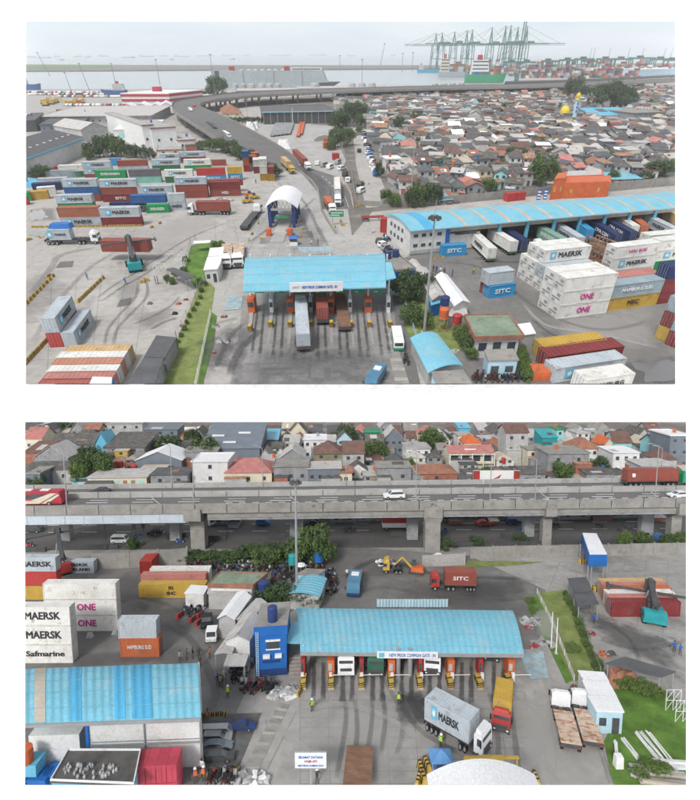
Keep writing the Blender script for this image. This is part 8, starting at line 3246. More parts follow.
# ------------------------------------------------------------------ blue gate office and sheds
def gate_office2():
 loc,rz,w=place((256,677),(287,674.5))
 h=HTg(loc,631.5)
 dp=(P(269,604.6,h)-P(256,631,h))
 o=T('gate_office','bright blue two-storey gate office with flat grey roof at the gate end','office',loc,rz,fixed=True)
 d=abs(dp.y)*1.0
 sk=dp.x
 b=MB()
 b.hexa([(0,0,0),(w,0,0),(w+sk*.8,d,0),(sk*.8,d,0),(0,0,h-.02),(w,0,h-.02),(w+sk*.8,d,h-.02),(sk*.8,d,h-.02)])
 part(o,'wall',b,'blue')
 r=MB()
 r.hexa([(-.1,-.1,h),(w+.1,-.1,h),(w+sk*.8+.1,d+.1,h),(sk*.8-.1,d+.1,h),(-.1,-.1,h+.25),(w+.1,-.1,h+.25),(w+sk*.8+.1,d+.1,h+.25),(sk*.8-.1,d+.1,h+.25)])
 part(o,'roof',r,'concrete_wall')
 p=MB()
 p.box(-.15,-.15,h-.7,w+.15,.1,h+.6)
 part(o,'parapet',p,'blue')
 bs=MB()
 bs.box(-.06,-.08,0,w+.06,-.01,1.1)
 part(o,'base_band',bs,'navy')
 q=MB()
 q.box(w*.36,-.07,h*.60,w*.76,.02,h*.76)
 wn=part(o,'window',q,'glass')
 q=MB()
 q.box(w*.33,-.12,h*.76,w*.80,.0,h*.80)
 q.box(w*.33,-.10,h*.575,w*.80,.0,h*.60)
 part(wn,'frame',q,'white')
 q=MB()
 q.box(w*.22,-.1,h*.30,w*.78,-.02,h*.345)
 part(o,'name_strip',q,'navy')
 for x in (.24,.62):
  q=MB()
  q.box(w*x,-.45,h*.42,w*x+1.0,-.03,h*.49)
  part(o,'air_conditioner',q,'white')
 q=MB()
 for x in (.02,.09):
  q.box(w*x,-.2,0,w*x+.07,-.12,h)
 for i in range(22):
  q.box(w*.02,-.2,h*i/22,w*.09+.07,-.14,h*i/22+.07)
 part(o,'ladder',q,'lightblue')
 t=MB()
 t.cyl(w*.55,d*.3,h+.25,h+2.3,.75,n=12)
 t.dome(w*.55,d*.3,h+2.3,.75,.3,12,3)
 part(o,'water_tank',t,'navy')
 st=MB()
 for i in range(6):
  st.box(w+.3+i*.0,-.8+i*.5,0,w+2.2,-.3+i*.5,.25*(i+1))
 part(o,'stair',st,'concrete_wall')
 ln=MB()
 ln.box(w+.05,1.6,0,w+2.6,d*.9,.9)
 part(o,'loading_step',ln,'concrete_pale')
gate_office2()
shed([(217,619),(235,620),(252,597),(237,593)],3.6,'whiteroof','palewall','pale gabled tin roof of the long hut next to the office',.9,.8)
shed([(236,620),(249,622),(267,603),(256,599)],3.4,'tin','palewall','narrow grey tin roof between hut and gate office',.9,.4)
shed([(224,641),(250,642),(262,618),(243,616)],4.2,'tin','whitewall','broad grey tin roof before the blue gate office',.9,.9)
shed([(214,655),(232,654),(242,633),(230,633)],3.0,'tin','palewall','narrow grey awning on the yard side of the huts',.9,.2,open_=True)
shed([(223,667),(245,666.5),(249,655),(228,654)],2.8,'tin','palewall','low tin awning over the motorcycles by the gate office',.93,open_=True)
o,w,h,d=None,None,None,None
o,w=shed([(208,585),(253,586),(267.6,574),(221,572.5)],4.3,'greenroof','whitewall','office with flat green roof and orange edge in the lower view',.92,name='office',cat='office')
g=[P(x,y,4.3)-Vector((o.location.x,o.location.y,4.3)) for x,y in ((208,585),(253,586),(267.6,574),(221,572.5))]
for a,b in zip(g,g[1:]+g[:1]):
 n=(b-a).normalized()
 n=Vector((-n.y,n.x,0))*.1
 mb=MB()
 mb.hexa([a-n+Vector((0,0,3.8)),b-n+Vector((0,0,3.8)),b+n+Vector((0,0,3.8)),a+n+Vector((0,0,3.8)),a-n+Vector((0,0,4.6)),b-n+Vector((0,0,4.6)),b+n+Vector((0,0,4.6)),a+n+Vector((0,0,4.6))])
 part(o,'fascia',mb,'terracotta')
openings(o,w[0],w[1],4.3,4,door=2)
shed([(207,594),(245,595),(247,587),(209,586)],3.0,'tin','palewall','pale tin lean-to in front of the green-roofed office',.93)
shed([(184,594),(204,594.5),(209,586.5),(191,585.5)],3.0,'whiteroof','whitewall','small white hut with white roof beside the yellow container',.9)
o=T('shed','shed with light blue curved roof under the trees','shed',P(302,592),fixed=True)
E0,E1=P(285,594,3.0),P(300,577,3.0)
X0,X1=P(320,597,3.0),P(327,578,3.0)
C0,C1=(E0+X0)/2,(E1+X1)/2
C0.z=C1.z=3.6
part(o,'roof',barrel(E0,E1,C0,C1,10,.12,org=o.location),'cyanroof')
mb=MB()
g=[p-o.location for p in (E0,X0,X1,E1)]
c=sum(g,Vector())/4
mb.prism([(c.x+(p.x-c.x)*.9,c.y+(p.y-c.y)*.9) for p in g],0,2.9)
part(o,'wall',mb,'palewall')
shed([(296,575),(318,576),(326,570),(306,569)],2.8,'concrete_wall','lightblue','flat grey roof strip behind the blue curved shed',.92)
o=T('satellite_dish','white satellite dish on the shed beside the mast','dish',P(301,580))
mb=MB()
mb.dome(0,0,3.2,1.0,.45,14,3)
part(o,'dish',mb,'white')
mb=MB()
mb.cyl(0,0,0,3.25,.08,n=6)
part(o,'mast',mb,'steel')
for x,yb,s,c,lab in ((264,604,1.2,'navy','blue water tank among the trees behind the huts'),(293,571,1.0,'teal','turquoise tank under the big tree'),(319,568,1.1,'blue','blue tank under the tree')):
 o=T('water_tank',lab,'water tank',P(x,yb))
 mb=MB()
 mb.cyl(0,0,1.6,3.6*s,.95*s,n=12)
 mb.dome(0,0,3.6*s,.95*s,.3,12,3)
 part(o,'tank',mb,c)
 mb=MB()
 for a_ in (-.6,.6):
  for b_ in (-.6,.6):
   mb.cyl(a_,b_,0,1.6,.07,n=5)
 part(o,'stand',mb,'rust')
for x,y,w,h,l,lab in ((267,607,6,3.6,'leaf_dark','dark shrubby tree behind the gate office'),(275,604,7,4.2,'leaf_dark','dark drooping tree behind the office roof'),(284,603,7,4.6,'leaf_dark','feathery dark tree below the mast foot'),(308,606,6,3.4,'leaf','leafy shrub before the blue curved shed'),(297,605,6,3.6,'leaf_dark','dark shrub at the mast foot')):
 tree(x,y,w,h,lab,l,int(x))
lamp_mast(297,600,480,'very tall grey lighting mast rising in front of the highway',.3,'ring')
# white sheds and dark roofs near the lawn
shed([(577.5,671),(604,673),(609,682),(583,680)],3.0,'whiteroof','whitewall','farthest of three white shed roofs beside the lawn',.93)
shed([(582,681),(609,683),(617,697.5),(588,694.5)],3.0,'whiteroof','whitewall','middle one of three white shed roofs beside the lawn',.93)
o,w=shed([(587,696),(617,698),(624.5,713),(596,711.5)],3.0,'whiteroof','lightblue','nearest of three white shed roofs, pale blue wall towards us',.92)
openings(o,w[3],w[2],3.0,2,door=1) if w[3].y<w[0].y else openings(o,w[0],w[1],3.0,2,door=1)
q=MB()
shed([(605,664),(625,657.5),(676,672.5),(661,678)],2.8,'tin_dark','palewall','dark grey shelter roof on posts between yard and lawn',.92,open_=True)
heap(622,682,5,3,2.0,'heap under a rust-red cover beneath the dark shelter','terracotta')
shed([(567.5,579),(586,577.5),(593,591.5),(575,593.5)],3.2,'tin_dark','greywall','grey shed roof beside the verge, half nearer the portal',.9)
shed([(573,594.5),(593,592.5),(599,604.5),(578,606.5)],3.0,'tin_dark','greywall','grey shed roof beside the verge, half nearer the gate',.9,open_=True)
portal([(582,533),(597,533.5),(607.5,555),(589,555)],HT(598,584,554.5),2.4,None,'blue inspection portal with white roof on steel legs')
for x,y in ((583,563),(588,563),(594,590),(598,591)):
 barrier(x,y,.1,'striped concrete block at the foot of the blue portal',1.3,'barrier blocks at the portal')
wire_fence([(564,590),(584,632),(600,678)],1.8,'wire fence between verge and container yard',3)
wire_fence([(537,594),(556,634),(574,682)],1.2,'pale pipe fence along the gate side of the verge',3,'white')
wire_fence([(660,682),(672,706),(690,728)],2.0,'wire fence along the far edge of the lawn',3)
for x,y in ((551,648),(556,654)):
 lamp_mast(x,y,y-36,'white post with small lamp at the verge corner',.12,False,m='white')
scaffold(675,690,722,2,2,'white scaffold frame at the edge of the lawn in the lower view')
for i in range(16):
 t=i/15
 tree(566+34*t+rnd.uniform(-1,1),596+80*t,rnd.uniform(1.3,2.2),rnd.uniform(.9,1.6),'shrub along the verge fence of the lower view','leaf_light' if i%2 else 'leaf',i,bush=True,group='verge shrubs of the lower view')
for x,y,w,h in ((530,602,2.5,1.3),(534,612,2.2,1.2),(624,688,3,1.8),(634,690,3.5,2.0),(646,694,3.5,2.0),(656,697,3,1.6),(617,686,2,1.4),(660,775,3,1.5),(650,772,3,1.3),(572,650,3,1.2),(640,776,2.5,1.2)):
 tree(x,y,w,h,'low green bush at the lower lawn','leaf_light',int(x),bush=True,group='bushes round the lower lawn')
# stacked posts and planks on the lawn
def sticks(pts,n,r,desc,m,spread=.5,seed=1):
 rn=random.Random(seed)
 a,b=P(*pts[0]),P(*pts[1])
 o=T('plank_pile',desc,'plank pile',a)
 d=b-a
 nn=Vector((-d.y,d.x,0)).normalized()
 for i in range(n):
  s=nn*rn.uniform(-spread,spread)
  z=r+(i%3)*r*1.8
  p=s+d*rn.uniform(-.05,.05)+Vector((0,0,z))
  q=d*rn.uniform(.9,1.05)+s+nn*rn.uniform(-.3,.3)+Vector((0,0,z))
  mb=MB()
  u=(q-p).normalized()
  v=Vector((-u.y,u.x,0))*r*1.3
  up=Vector((0,0,r))
  mb.hexa([p-v-up,q-v-up,q+v-up,p+v-up,p-v+up,q-v+up,q+v+up,p+v+up])
  part(o,'plank',mb,m)
sticks([(614,742),(617,757)],4,.07,'short white planks on the lawn corner','white',.3,2)
sticks([(623,740),(638,760)],7,.055,'white planks lying across the lawn','white',.4,3)
sticks([(642,733),(668,765)],14,.05,'long heap of white pipes on the lawn','white',1.0,4)
sticks([(654,767),(692,768)],8,.10,'pale planks stacked at the lawn edge','white',.6,5)
sticks([(630,773),(684,780)],10,.11,'grey timber stack nearest the camera','palewall',.7,6)
sticks([(640,780),(690,785)],8,.11,'lowest grey timber stack','beige',.6,7)
o=T('white_bin','upright white box on the lawn edge','box',P(618,767))
mb=MB()
mb.taper(-.45,-.4,0,.45,.4,1.5,.05,.05,.05)
part(o,'shell',mb,'white')
# ------------------------------------------------------------------ warehouse in the near corner
def warehouse2():
 he=HT(200,773,715.5)
 hc=he*1.15
 E0,E1=P(-12,724,he),P(201,716.5,he)
 B0,B1=P(-10,670,he),P(198,663,he)
 C0,C1=(E0+B0)/2,(E1+B1)/2
 C0.z=C1.z=hc
 o=T('warehouse','near warehouse corner with light blue arched roof and white wall','warehouse',(E1.x,E1.y,0),fixed=True)
 og=o.location
 part(o,'roof',barrel(E0,E1,C0,C1,16,.3,org=og,t0=-1),'cyanroof')
 L=(E1-E0).length
 def s_of(x):
  u=(E1-E0)/L
  return (P(x,723-x*.035,he)-E0).dot(u)/L
 for x0,x1,m in ((35,46,'beige'),(71,82,'cyanroof_deep'),(115,126,'cyanroof_deep'),(132,153,'cyanroof_deep')):
  part(o,'roof_stripe',barrel(E0,E1,C0,C1,14,.05,s_of(x0),s_of(x1),.05,og),m)
 for k in range(4):
  part(o,'sheet_lap',barrel(E0,E1,C0,C1,1,.03,0,1,.065,og,t0=-.7+.42*k,t1=-.69+.42*k),'cyanseam')
 u=(E1-E0)/L
 n=Vector((-u.y,u.x,0))
 def panel(name,xa,xb,t,z0,z1,m,th=.25):
  a,b=s_of(xa)*L,s_of(xb)*L
  q=[u*a+n*t,u*b+n*t,u*b+n*(t+th),u*a+n*(t+th)]
  q=[p+E0-og for p in q]
  mb=MB()
  mb.hexa([(p.x,p.y,z0) for p in q]+[(p.x,p.y,z1) for p in q])
  return part(o,name,mb,m)
 panel('front_wall',84,199,1.0,0,he-.3,'whitewall')
 panel('corner_column',81,84,.8,0,he-.35,'blue',.5)
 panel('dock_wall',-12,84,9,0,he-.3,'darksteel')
 panel('loading_bay',20,72,1.3,0,he*.62,'whitewall',5)
 panel('fascia',-12,84,1.2,he*.80,he-.35,'steel',.15)
 panel('gutter',-12,201,-.25,he-.45,he-.12,'steel',.25)
 for x in (140,197):
  panel('downpipe',x,x+1.2,.8,0,he-.4,'steel',.12)
 panel('ledge',84,199,.85,he*.44,he*.47,'steel',.14)
 panel('joint_line',84,199,.93,he*.50,he*.515,'greywall',.06)
 for xa,xb,z0,z1 in ((94,99,.86,.92),(131,136,.86,.92),(94,99,.28,.33),(131,136,.28,.33)):
  panel('vent',xa,xb,.9,he*z0,he*z1,'glass',.08)
 panel('doorway',149,156,.92,he*.05,he*.36,'darksteel',.06)
 # gable end, seen almost edge-on
 w=MB()
 a=E1-og+n*1.0-u*.3
 pts=[]
 D=(C1-E1)
 D.z=0
 k=10
 for i in range(k+1):
  t=-1+2*i/k
  p=a+D*(t+1)*.97
  pts.append((p,(he+(hc-he)*(1-t*t))-.34))
 vs=[(p.x,p.y,0) for p,z in pts]+[(p.x,p.y,z) for p,z in pts]
 vs+=[(x+u.x*.2,y+u.y*.2,z) for x,y,z in vs]
 m=k+1
 fs=[]
 for i in range(k):
  fs+=[(i,i+1,m+i+1,m+i),(2*m+i,3*m+i,3*m+i+1,2*m+i+1),(m+i,m+i+1,3*m+i+1,3*m+i)]
 w.add(vs,fs)
 part(o,'gable_wall',w,'whitewall')
warehouse2()
# flat dark-roofed structure with bottles on it
h=4.6
g=[P(50,781,h),P(134,784.5,h),P(141,750,h),P(68,750,h)]
c=sum(g,Vector())/4
o=T('flat_roof_block','blue-edged block with flat dark roof full of white bottles','building',(c.x,c.y,0),fixed=True)
q=[Vector((p.x-c.x,p.y-c.y,0)) for p in g]
mb=MB()
mb.prism([(p.x*.97,p.y*.97) for p in q],0,h-.25)
part(o,'wall',mb,'brightblue' if 'brightblue' in G else 'skyblue')
mb=MB()
mb.prism([(p.x,p.y) for p in q],h-.24,h)
part(o,'roof',mb,mat('darkroof',(.10,.097,.093),.9,.3,.6))
for a,b in zip(q,q[1:]+q[:1]):
 mb=MB()
 n=(b-a).normalized()
 n=Vector((-n.y,n.x,0))*.1
 mb.hexa([a+Vector((0,0,h+.002)),b+Vector((0,0,h+.002)),b+n+Vector((0,0,h+.002)),a+n+Vector((0,0,h+.002)),a+Vector((0,0,h+.2)),b+Vector((0,0,h+.2)),b+n+Vector((0,0,h+.2)),a+n+Vector((0,0,h+.2))])
 part(o,'edge',mb,'white')
rnd=random.Random(9)
bm_=MB()
bm_.cyl(0,0,0,.45,.22,n=8)
bm_.cyl(0,0,.45,.7,.22,.07,8)
bm_.cyl(0,0,.7,.85,.08,n=6)
bt=bm_.mesh('bottle','white')
for i in range(48):
 if i<32:
  x,y=62+rnd.uniform(0,32),763+rnd.uniform(0,13)
 else:
  x,y=99+rnd.uniform(0,18),764+rnd.uniform(0,11)
 p=P(x,y+3,h)
 b=O('bottle',bt,None,p,0,(.65,.65,.5),['palewall' if rnd.random()<.5 or i>=32 else 'greywall'])
 note(b,'small pale bottle standing on the flat dark roof','bottle','bottles on the flat roof')
# red plastic crate stack
loc,rz,w=place((136,803),(178,800))
hh=HTg(loc,767)
o=T('crate_stack','stack of big pink-red plastic bins against the warehouse','bins',loc,rz,fixed=True)
n=4
d=2.4
for lv in range(2):
 for i in range(n):
  for j in range(2):
   mb=MB()
   z0,z1=hh*lv/2,hh*(lv+1)/2-.06
   x0,x1=w*i/n+.03,w*(i+1)/n-.03
   y0,y1=d*j/2+.03,d*(j+1)/2-.03
   mb.box(x0,y0,z0,x1,y1,z1)
   mb.box(x0-.02,y0-.05,z1-.22,x1+.02,y1,z1+.03)
   mb.box((x0+x1)/2-.05,y0-.04,z0+.1,(x0+x1)/2+.05,y0,z1-.22)
   part(o,'bin',mb,mat('binpink',(.45,.06,.09),.5,.15,.6))
# blue crates and red drum at the corner
o=T('crate','blue crate pile at the corner of the lower view','crate',P(31,792),fixed=True)
for i,(x,y,z) in enumerate(((-2.6,0,0),(-.4,0,0),(-1.5,.3,1.5),(1.0,.6,0))):
 mb=MB()
 mb.box(x,y,z,x+2.0,y+1.8,z+1.4)
 mb.box(x-.04,y-.04,z+1.2,x+2.04,y+1.84,z+1.42)
 part(o,'box',mb,'skyblue' if i==2 else 'blue')
o=T('drum','orange-red drum standing on the blue crates','drum',P(27.5,786))
o.location.z=2.95
mb=MB()
mb.cyl(0,0,0,1.7,.8,n=14)
mb.cyl(0,0,.5,.6,.84,n=14)
mb.cyl(0,0,1.1,1.2,.84,n=14)
part(o,'shell',mb,'orange')
# white arched canopy peeping in at the bottom edge
he=6.0
E0,E1=P(428.5,785,he),P(539,785,he)
o=T('canopy','white arched canopy at the bottom edge of the lower view','canopy',((E0.x+E1.x)/2,E0.y,0),fixed=True)
w=(E1-E0).length
rs=HTg(Vector(((E0.x+E1.x)/2,E0.y+1.2,0)),758.5)-he
mb=MB()
n=16
ys=(-8,1.2)
pr=[(-w/2+w*i/n,he+rs*(1-(2*i/n-1)**2)) for i in range(n+1)]
vs=[(x,y,z+k) for y in ys for x,z in pr for k in (0,-.2)]
m=2*(n+1)
fs=[]
for i in range(n):
 a=2*i
 fs+=[(a,a+2,m+a+2,m+a),(a+1,m+a+1,m+a+3,a+3),(a,a+1,a+3,a+2),(m+a,m+a+2,m+a+3,m+a+1)]
mb.add(vs,fs)
part(o,'roof',mb,'whiteroof')
mb=MB()
for x in (-w*.4,w*.4):
 mb.box(x-.3,-.5,0,x+.3,.3,he+.4)
part(o,'leg',mb,'navy')
a,b=P(464,759.5,3.6),P(519,759,3.6)
o=T('height_bar','yellow height-limit bar across the lane before the canopy','barrier',(a.x,a.y,0),fixed=True)
w=(b-a).length
mb=MB()
mb.box(0,0,3.6,w,.25,3.85)
mb.box(w*.28,-.05,3.3,w*.72,.2,4.0)
part(o,'bar',mb,'yellow')
mb=MB()
for x in (.1,w-.2):
 mb.cyl(x,.1,0,3.7,.12,n=6)
part(o,'post',mb,'yellow')
o=T('guard_booth','little blue booth with pointed roof on the plaza','booth',P(440.5,772),0,None,(.8,.8,.8))
mb=MB()
mb.box(-1.15,-1,0,1.15,1,1.0)
part(o,'base',mb,'whiteroof')
mb=MB()
mb.box(-1.1,-.95,1.0,1.1,.95,2.5)
part(o,'wall',mb,'blue')
mb=MB()
mb.box(-.8,-1.0,1.25,.8,-.94,2.2)
part(o,'window',mb,'glass')
mb=MB()
mb.taper(-1.6,-1.4,2.5,1.6,1.4,3.6,1.45,1.45,1.25)
part(o,'roof',mb,mat('boothblue',(.10,.25,.50),.5))
for x,y in ((421,772),(423,780),(427,768),(536,783),(533,788),(418,784)):
 barrier(x,y,rnd.uniform(1.2,1.9),'striped concrete block beside the white canopy',1.15,'barrier blocks at the canopy')
# notice board
p=P(311,790)
hs_b=HTg(p,767.5)
o=T('notice_board','white notice board with blue and red lettering on one post','sign',p,fixed=True)
wd=(P(326,790)-P(294,790)).x*.97
ht=HTg(p,752)-hs_b
mb=MB()
mb.box(-wd/2,-.08,hs_b,wd/2,.05,hs_b+ht)
bd=part(o,'board',mb,'whiteroof')
mb=MB()
for q in ((-wd/2-.06,hs_b-.06,wd/2+.06,hs_b),(-wd/2-.06,hs_b+ht,wd/2+.06,hs_b+ht+.06)):
 mb.box(q[0],-.1,q[1],q[2],.06,q[3])
part(bd,'frame',mb,'steel')
for tx_,z,c,hh_,ww in (('SELAMAT DATANG',.70,'blue',.3,.78),('WAJIB APD',.42,'red',.34,.42),('NEW PRIOK COMMON GATE',.16,'blue',.24,.82)):
 O('lettering',text_mesh(tx_,hh_,c,.012,wd*ww),bd,(0,-.1,hs_b+ht*z))
mb=MB()
mb.cyl(0,.1,0,hs_b+.3,.1,n=6)
part(o,'post',mb,'steel')
# ------------------------------------------------------------------ parked cars, motorcycles, people
for r_,f_,k,c,lab in (((203,727.5),(233,726),'suv','darksteel','black car, farthest of the row beside the warehouse'),((200,735),(233,733.5),'van','steel','silver van second from the far end of the parked row'),((201,741),(232.5,739.5),'suv','greywall','dark grey car in the middle of the parked row'),((201,748.5),(233,747),'sedan','bluegrey','low dark blue-grey car second from the near end of the row'),((199,760.5),(235,759),'suv','darksteel','black sports utility car nearest the camera in the parked row'),
        ((228,729.5),(256,728.5),'pickup','navy','blue and black pickup parked out from the row')):
 car(r_,f_,k,c,lab,hs=.6,wid=.55)
car((207.5,622),(206.5,630.5),'suv','black','black car parked by the small white hut',hs=1.1)
car((213,637),(211,644.5),'van','white','white van parked by the long awnings',hs=1.1)
cols_=('darkred','black','steel','navy','darksteel','black')
for i in range(104):
 row=i%4
 x=188+(i // 4)*5.4+rnd.uniform(-1.5,1.5)
 y=566.5+row*4.6+rnd.uniform(-1,1)
 if 205<x<270 and y>574:
  continue
 motorbike(x,y,rnd.uniform(1.1,2.0),rnd.choice(cols_),'motorcycle parked in the rows below the hedge','motorcycles below the hedge',1.15)
for i in range(16):
 motorbike(270+rnd.uniform(0,14),582+rnd.uniform(0,9),rnd.uniform(1,2),rnd.choice(cols_),'motorcycle in the crowd beside the green-roofed office','motorcycles beside the green-roofed office',1.1)
for i in range(14):
 motorbike(328+rnd.uniform(0,7),572+rnd.uniform(0,22),rnd.uniform(0,3),rnd.choice(cols_),'motorcycle in the line beside the blue curved shed','motorcycles beside the blue curved shed',1.1)
for i in range(13):
 motorbike(242+i*2.6+rnd.uniform(-.5,.5),686+rnd.uniform(-2,6),rnd.uniform(1,2.1),rnd.choice(cols_),'motorcycle at the foot of the blue gate office','motorcycles at the gate office',1.15)
for i in range(7):
 motorbike(232+rnd.uniform(0,12),676+rnd.uniform(-6,6),rnd.uniform(0,2),rnd.choice(cols_),'motorcycle under the low tin awning','motorcycles under the tin awning',1.1)
for i in range(6):
 motorbike(188+rnd.uniform(0,14),607+rnd.uniform(0,10),rnd.uniform(0,3),rnd.choice(cols_),'motorcycle beside the small white hut','motorcycles beside the white hut',1.1)
for i in range(8):
 motorbike(212+i*3.2,781+rnd.uniform(-3,2),rnd.uniform(.6,2),rnd.choice(cols_),'motorcycle at the bottom edge by the warehouse','motorcycles by the warehouse',1.15)
for x,y in ((180,617),(193,621),(200,617),(199,624)):
 barrier(x,y,1.2,'red plastic barrier beside the small white hut',1.1,'red plastic barriers','red')
for x,y,ds,kw in ((312,711.5,'gate worker in helmet and yellow vest alone on the plaza',dict(vest='hivis',helmet='white')),(398.5,705,'worker in a yellow vest in the gate lane',dict(vest='hivis',shirt='darksteel')),(441,748,'worker behind the little blue booth',dict(vest='hivis',helmet='white',z=.0)),
      (228,698,'worker with helmet and vest below the huts',dict(vest='hivis',helmet='white')),(224.5,683,'worker in a green vest near the awning',dict(vest='hivis',helmet='white')),(218,686,'person in dark clothes near the awning',dict()),(220.5,687,'second person near the awning',dict(shirt='steel')),(222.8,688,'third person near the awning',dict(shirt='darksteel')),
      (187,660,'person standing in the file on the yard, first',dict(shirt='darksteel')),(193,659,'person standing in the file on the yard, second',dict(shirt='black')),(199,658,'person standing in the file on the yard, third',dict(shirt='darksteel')),(180,662,'person apart from the file on the yard',dict(shirt='steel')),(200,667,'person behind the warehouse corner',dict(shirt='darksteel')),(210,658,'person by the long awning',dict(shirt='brick')),
      (195.5,783,'worker in an orange vest by the warehouse wall',dict(vest='orange',helmet='white')),(204,781,'second worker in an orange vest by the warehouse wall',dict(vest='orange',helmet='white')),(202,774,'worker in white by the warehouse wall',dict(shirt='white')),(208,722.5,'worker in orange beside the parked cars',dict(vest='orange')),(317,784,'worker in a helmet behind the notice board',dict(helmet='white',shirt='darksteel',pose='reach')),
      (674,652,'worker in blue on the container yard',dict(shirt='blue')),(680,655.5,'stooping worker in blue on the container yard',dict(shirt='blue',pose='reach')),(594,624,'worker in blue by the grey shed',dict(shirt='blue')),(347,577,'person in white near the blue minibus',dict(shirt='white')),(363,577.5,'person beside the wet yard',dict(shirt='red')),(252,668,'person at the gate office corner',dict(shirt='steel'))):
 person(x,y,ds,s=1.12,rz=rnd.uniform(3.6,5.6),**kw)
for x,y,w,d,h,c,lab in ((283,694,6,3,.9,'scrap','pile of white sacks below the blue gate office'),(290,690,3,2,.8,'white','white sack pile beside the striped blocks'),(247,783,8,4,1.2,'scrap','pile of white sacks at the bottom edge'),(275,689,1.6,1.2,1.3,'red','red bin among the motorcycles'),(604,655,2.2,1.6,1.3,'orange','orange skip in the container yard'),(611,654,2.0,1.2,.7,'darksteel','dark skip beside the orange one'),(590,634,2.2,1.5,.7,'red','red scrap along the fence'),(534,646.5,2.0,1.2,.9,'red','red box on the apron beside the gate'),(548,645,3,2,.9,'white','white litter at the verge corner'),(530,622,5,4,.4,'white','flat white litter on the wet corner'),(528,628,2,1.2,.5,'red','red litter on the wet corner'),(574,688,1.4,1,.7,'brownroof','small brown box beside the white sheds'),(90,637,1.6,1.2,1.1,'palewall','small concrete block between the stacks'),(115,634,1.4,1,1.0,'palewall','second small concrete block beside the white stack')):
 heap(x,y,w*.75,d*.7,h*.75,lab,c)
for (x0,y0),(x1,y1),n in (((299,695),(305,678),5),((199,718),(222,716),6),((205,775),(236,772),7)):
 for i in range(n):
  t=i/(n-1)
  barrier(x0+(x1-x0)*t,y0+(y1-y0)*t,1.2 if n==5 else .1,'striped concrete block '+('at the corner of the gate' if n==5 else 'round the parked cars'),.8,'barrier blocks of the lower view')
fence_pts=[(556,640),(577,700),(598,742),(612,786)]
jersey(fence_pts[2:],'kerb','dark kerb between plaza and lawn',.2)
paved_strip([(281,700),(262,735),(232,790)],[(291,703),(275,735),(250,790)],26,'drain_strip')
for i,(x,y) in enumerate(((317,783),)):
 pass
# ================================================================== lay the lower view out on its board
dgm={}
for o in ROOTS[2]:
 loc,rot,sc=o.location.copy(),o.rotation_euler.copy(),o.scale.copy()
 o.matrix_world=M2 @ Matrix.LocRotScale(loc,rot,sc)
 dgm[o.name]=loc
# labels: what makes each one findable
ORD=['','second ','third ','fourth ','fifth ','sixth ','seventh ','eighth ','ninth ','tenth ']
def ordinal(n):
 if n<10:
  return ORD[n]
 s=n+1
 return f'{s}{"th" if s % 100 in (11, 12, 13) else {1: "st", 2: "nd", 3: "rd"}.get(s % 10, "th")}-'
VIEW={1: 'upper view',2: 'lower view'}
by={}
for e in INFO:
 o,desc,cat,f,p,fixed=e
 by.setdefault((desc.lower(),f),[]).append(e)
for (desc,f),es in by.items():
 if len(es)==1:
  o,d=es[0][0],es[0][1]
  lab=d if 'view' in d or len(d.split())>13 else f'{d}, {VIEW[f]}'
  o['label']=lab
  continue
 groups={}
 for e in es:
  p=e[4]
  lm=min(LM[f],key=lambda q: (q[0][0]-p[0])**2+(1.6*(q[0][1]-p[1]))**2)
  groups.setdefault(lm[1],[]).append(((lm[0][0]-p[0])**2+(lm[0][1]-p[1])**2,e))
 for lm,lst in groups.items():
  lst.sort(key=lambda t: t[0])
  for i,(_,e) in enumerate(lst):
   o=e[0]
   if len(lst)==1 or len(lst)>7:
    lab=f'{e[1]} near {lm}'
   else:
    lab=f'{e[1]}, {ordinal(i)}nearest to {lm}'
   if len(lab.split())>16 and e[2]=='motorcycle':
    lab=f'{e[1]} near {lm}'
   if len(lab.split())<=14:
    lab+=', '+VIEW[f]
   o['label']=lab
   if 'group' not in o.keys():
    o['group']=e[2]+'s alike in the '+VIEW[f]
for e in INFO:
 w=e[0]['label'].split()
 if len(w)>16:
  w=[x for x in w if x not in ('low','flat','pale','light')]
  if len(w)>16:
   print('LONG',e[0]['label'])
  e[0]['label']=' '.join(w[:16])
bpy.context.view_layer.update()
# ------------------------------------------------------------------ boards: cut each view where its board ends
RECT={1: (26.0,675.2,21.6,383.8),2: (25.1,686.0,422.0,784.9)}
RC=cam.rotation_euler.to_matrix()
def ray(x,y):
 return RC @ Vector(((x-CX)/FOC,-(y-CY)/FOC,-1.0))
def planes(f):
 x0,x1,y0,y1=RECT[f]
 c=[ray(x0,y0),ray(x1,y0),ray(x1,y1),ray(x0,y1)]
 mid=ray((x0+x1)/2,(y0+y1)/2)
 out=[]
 for a,b in zip(c,c[1:]+c[:1]):
  n=a.cross(b).normalized()
  if n.dot(mid)>0:
   n=-n
  out.append(n)          # outward normal, plane through the eye point
 return out
def tree_objs(o):
 yield o
 for c in CH.get(o,()):
  yield from tree_objs(c)
CH={}
for o in scene.objects:
 if o.parent:
  CH.setdefault(o.parent,[]).append(o)
OPEN=('crown','ground_stain','lane_stain','puddle','road_marking','lettering','sky')
import numpy as np
dead=[]
BB={}
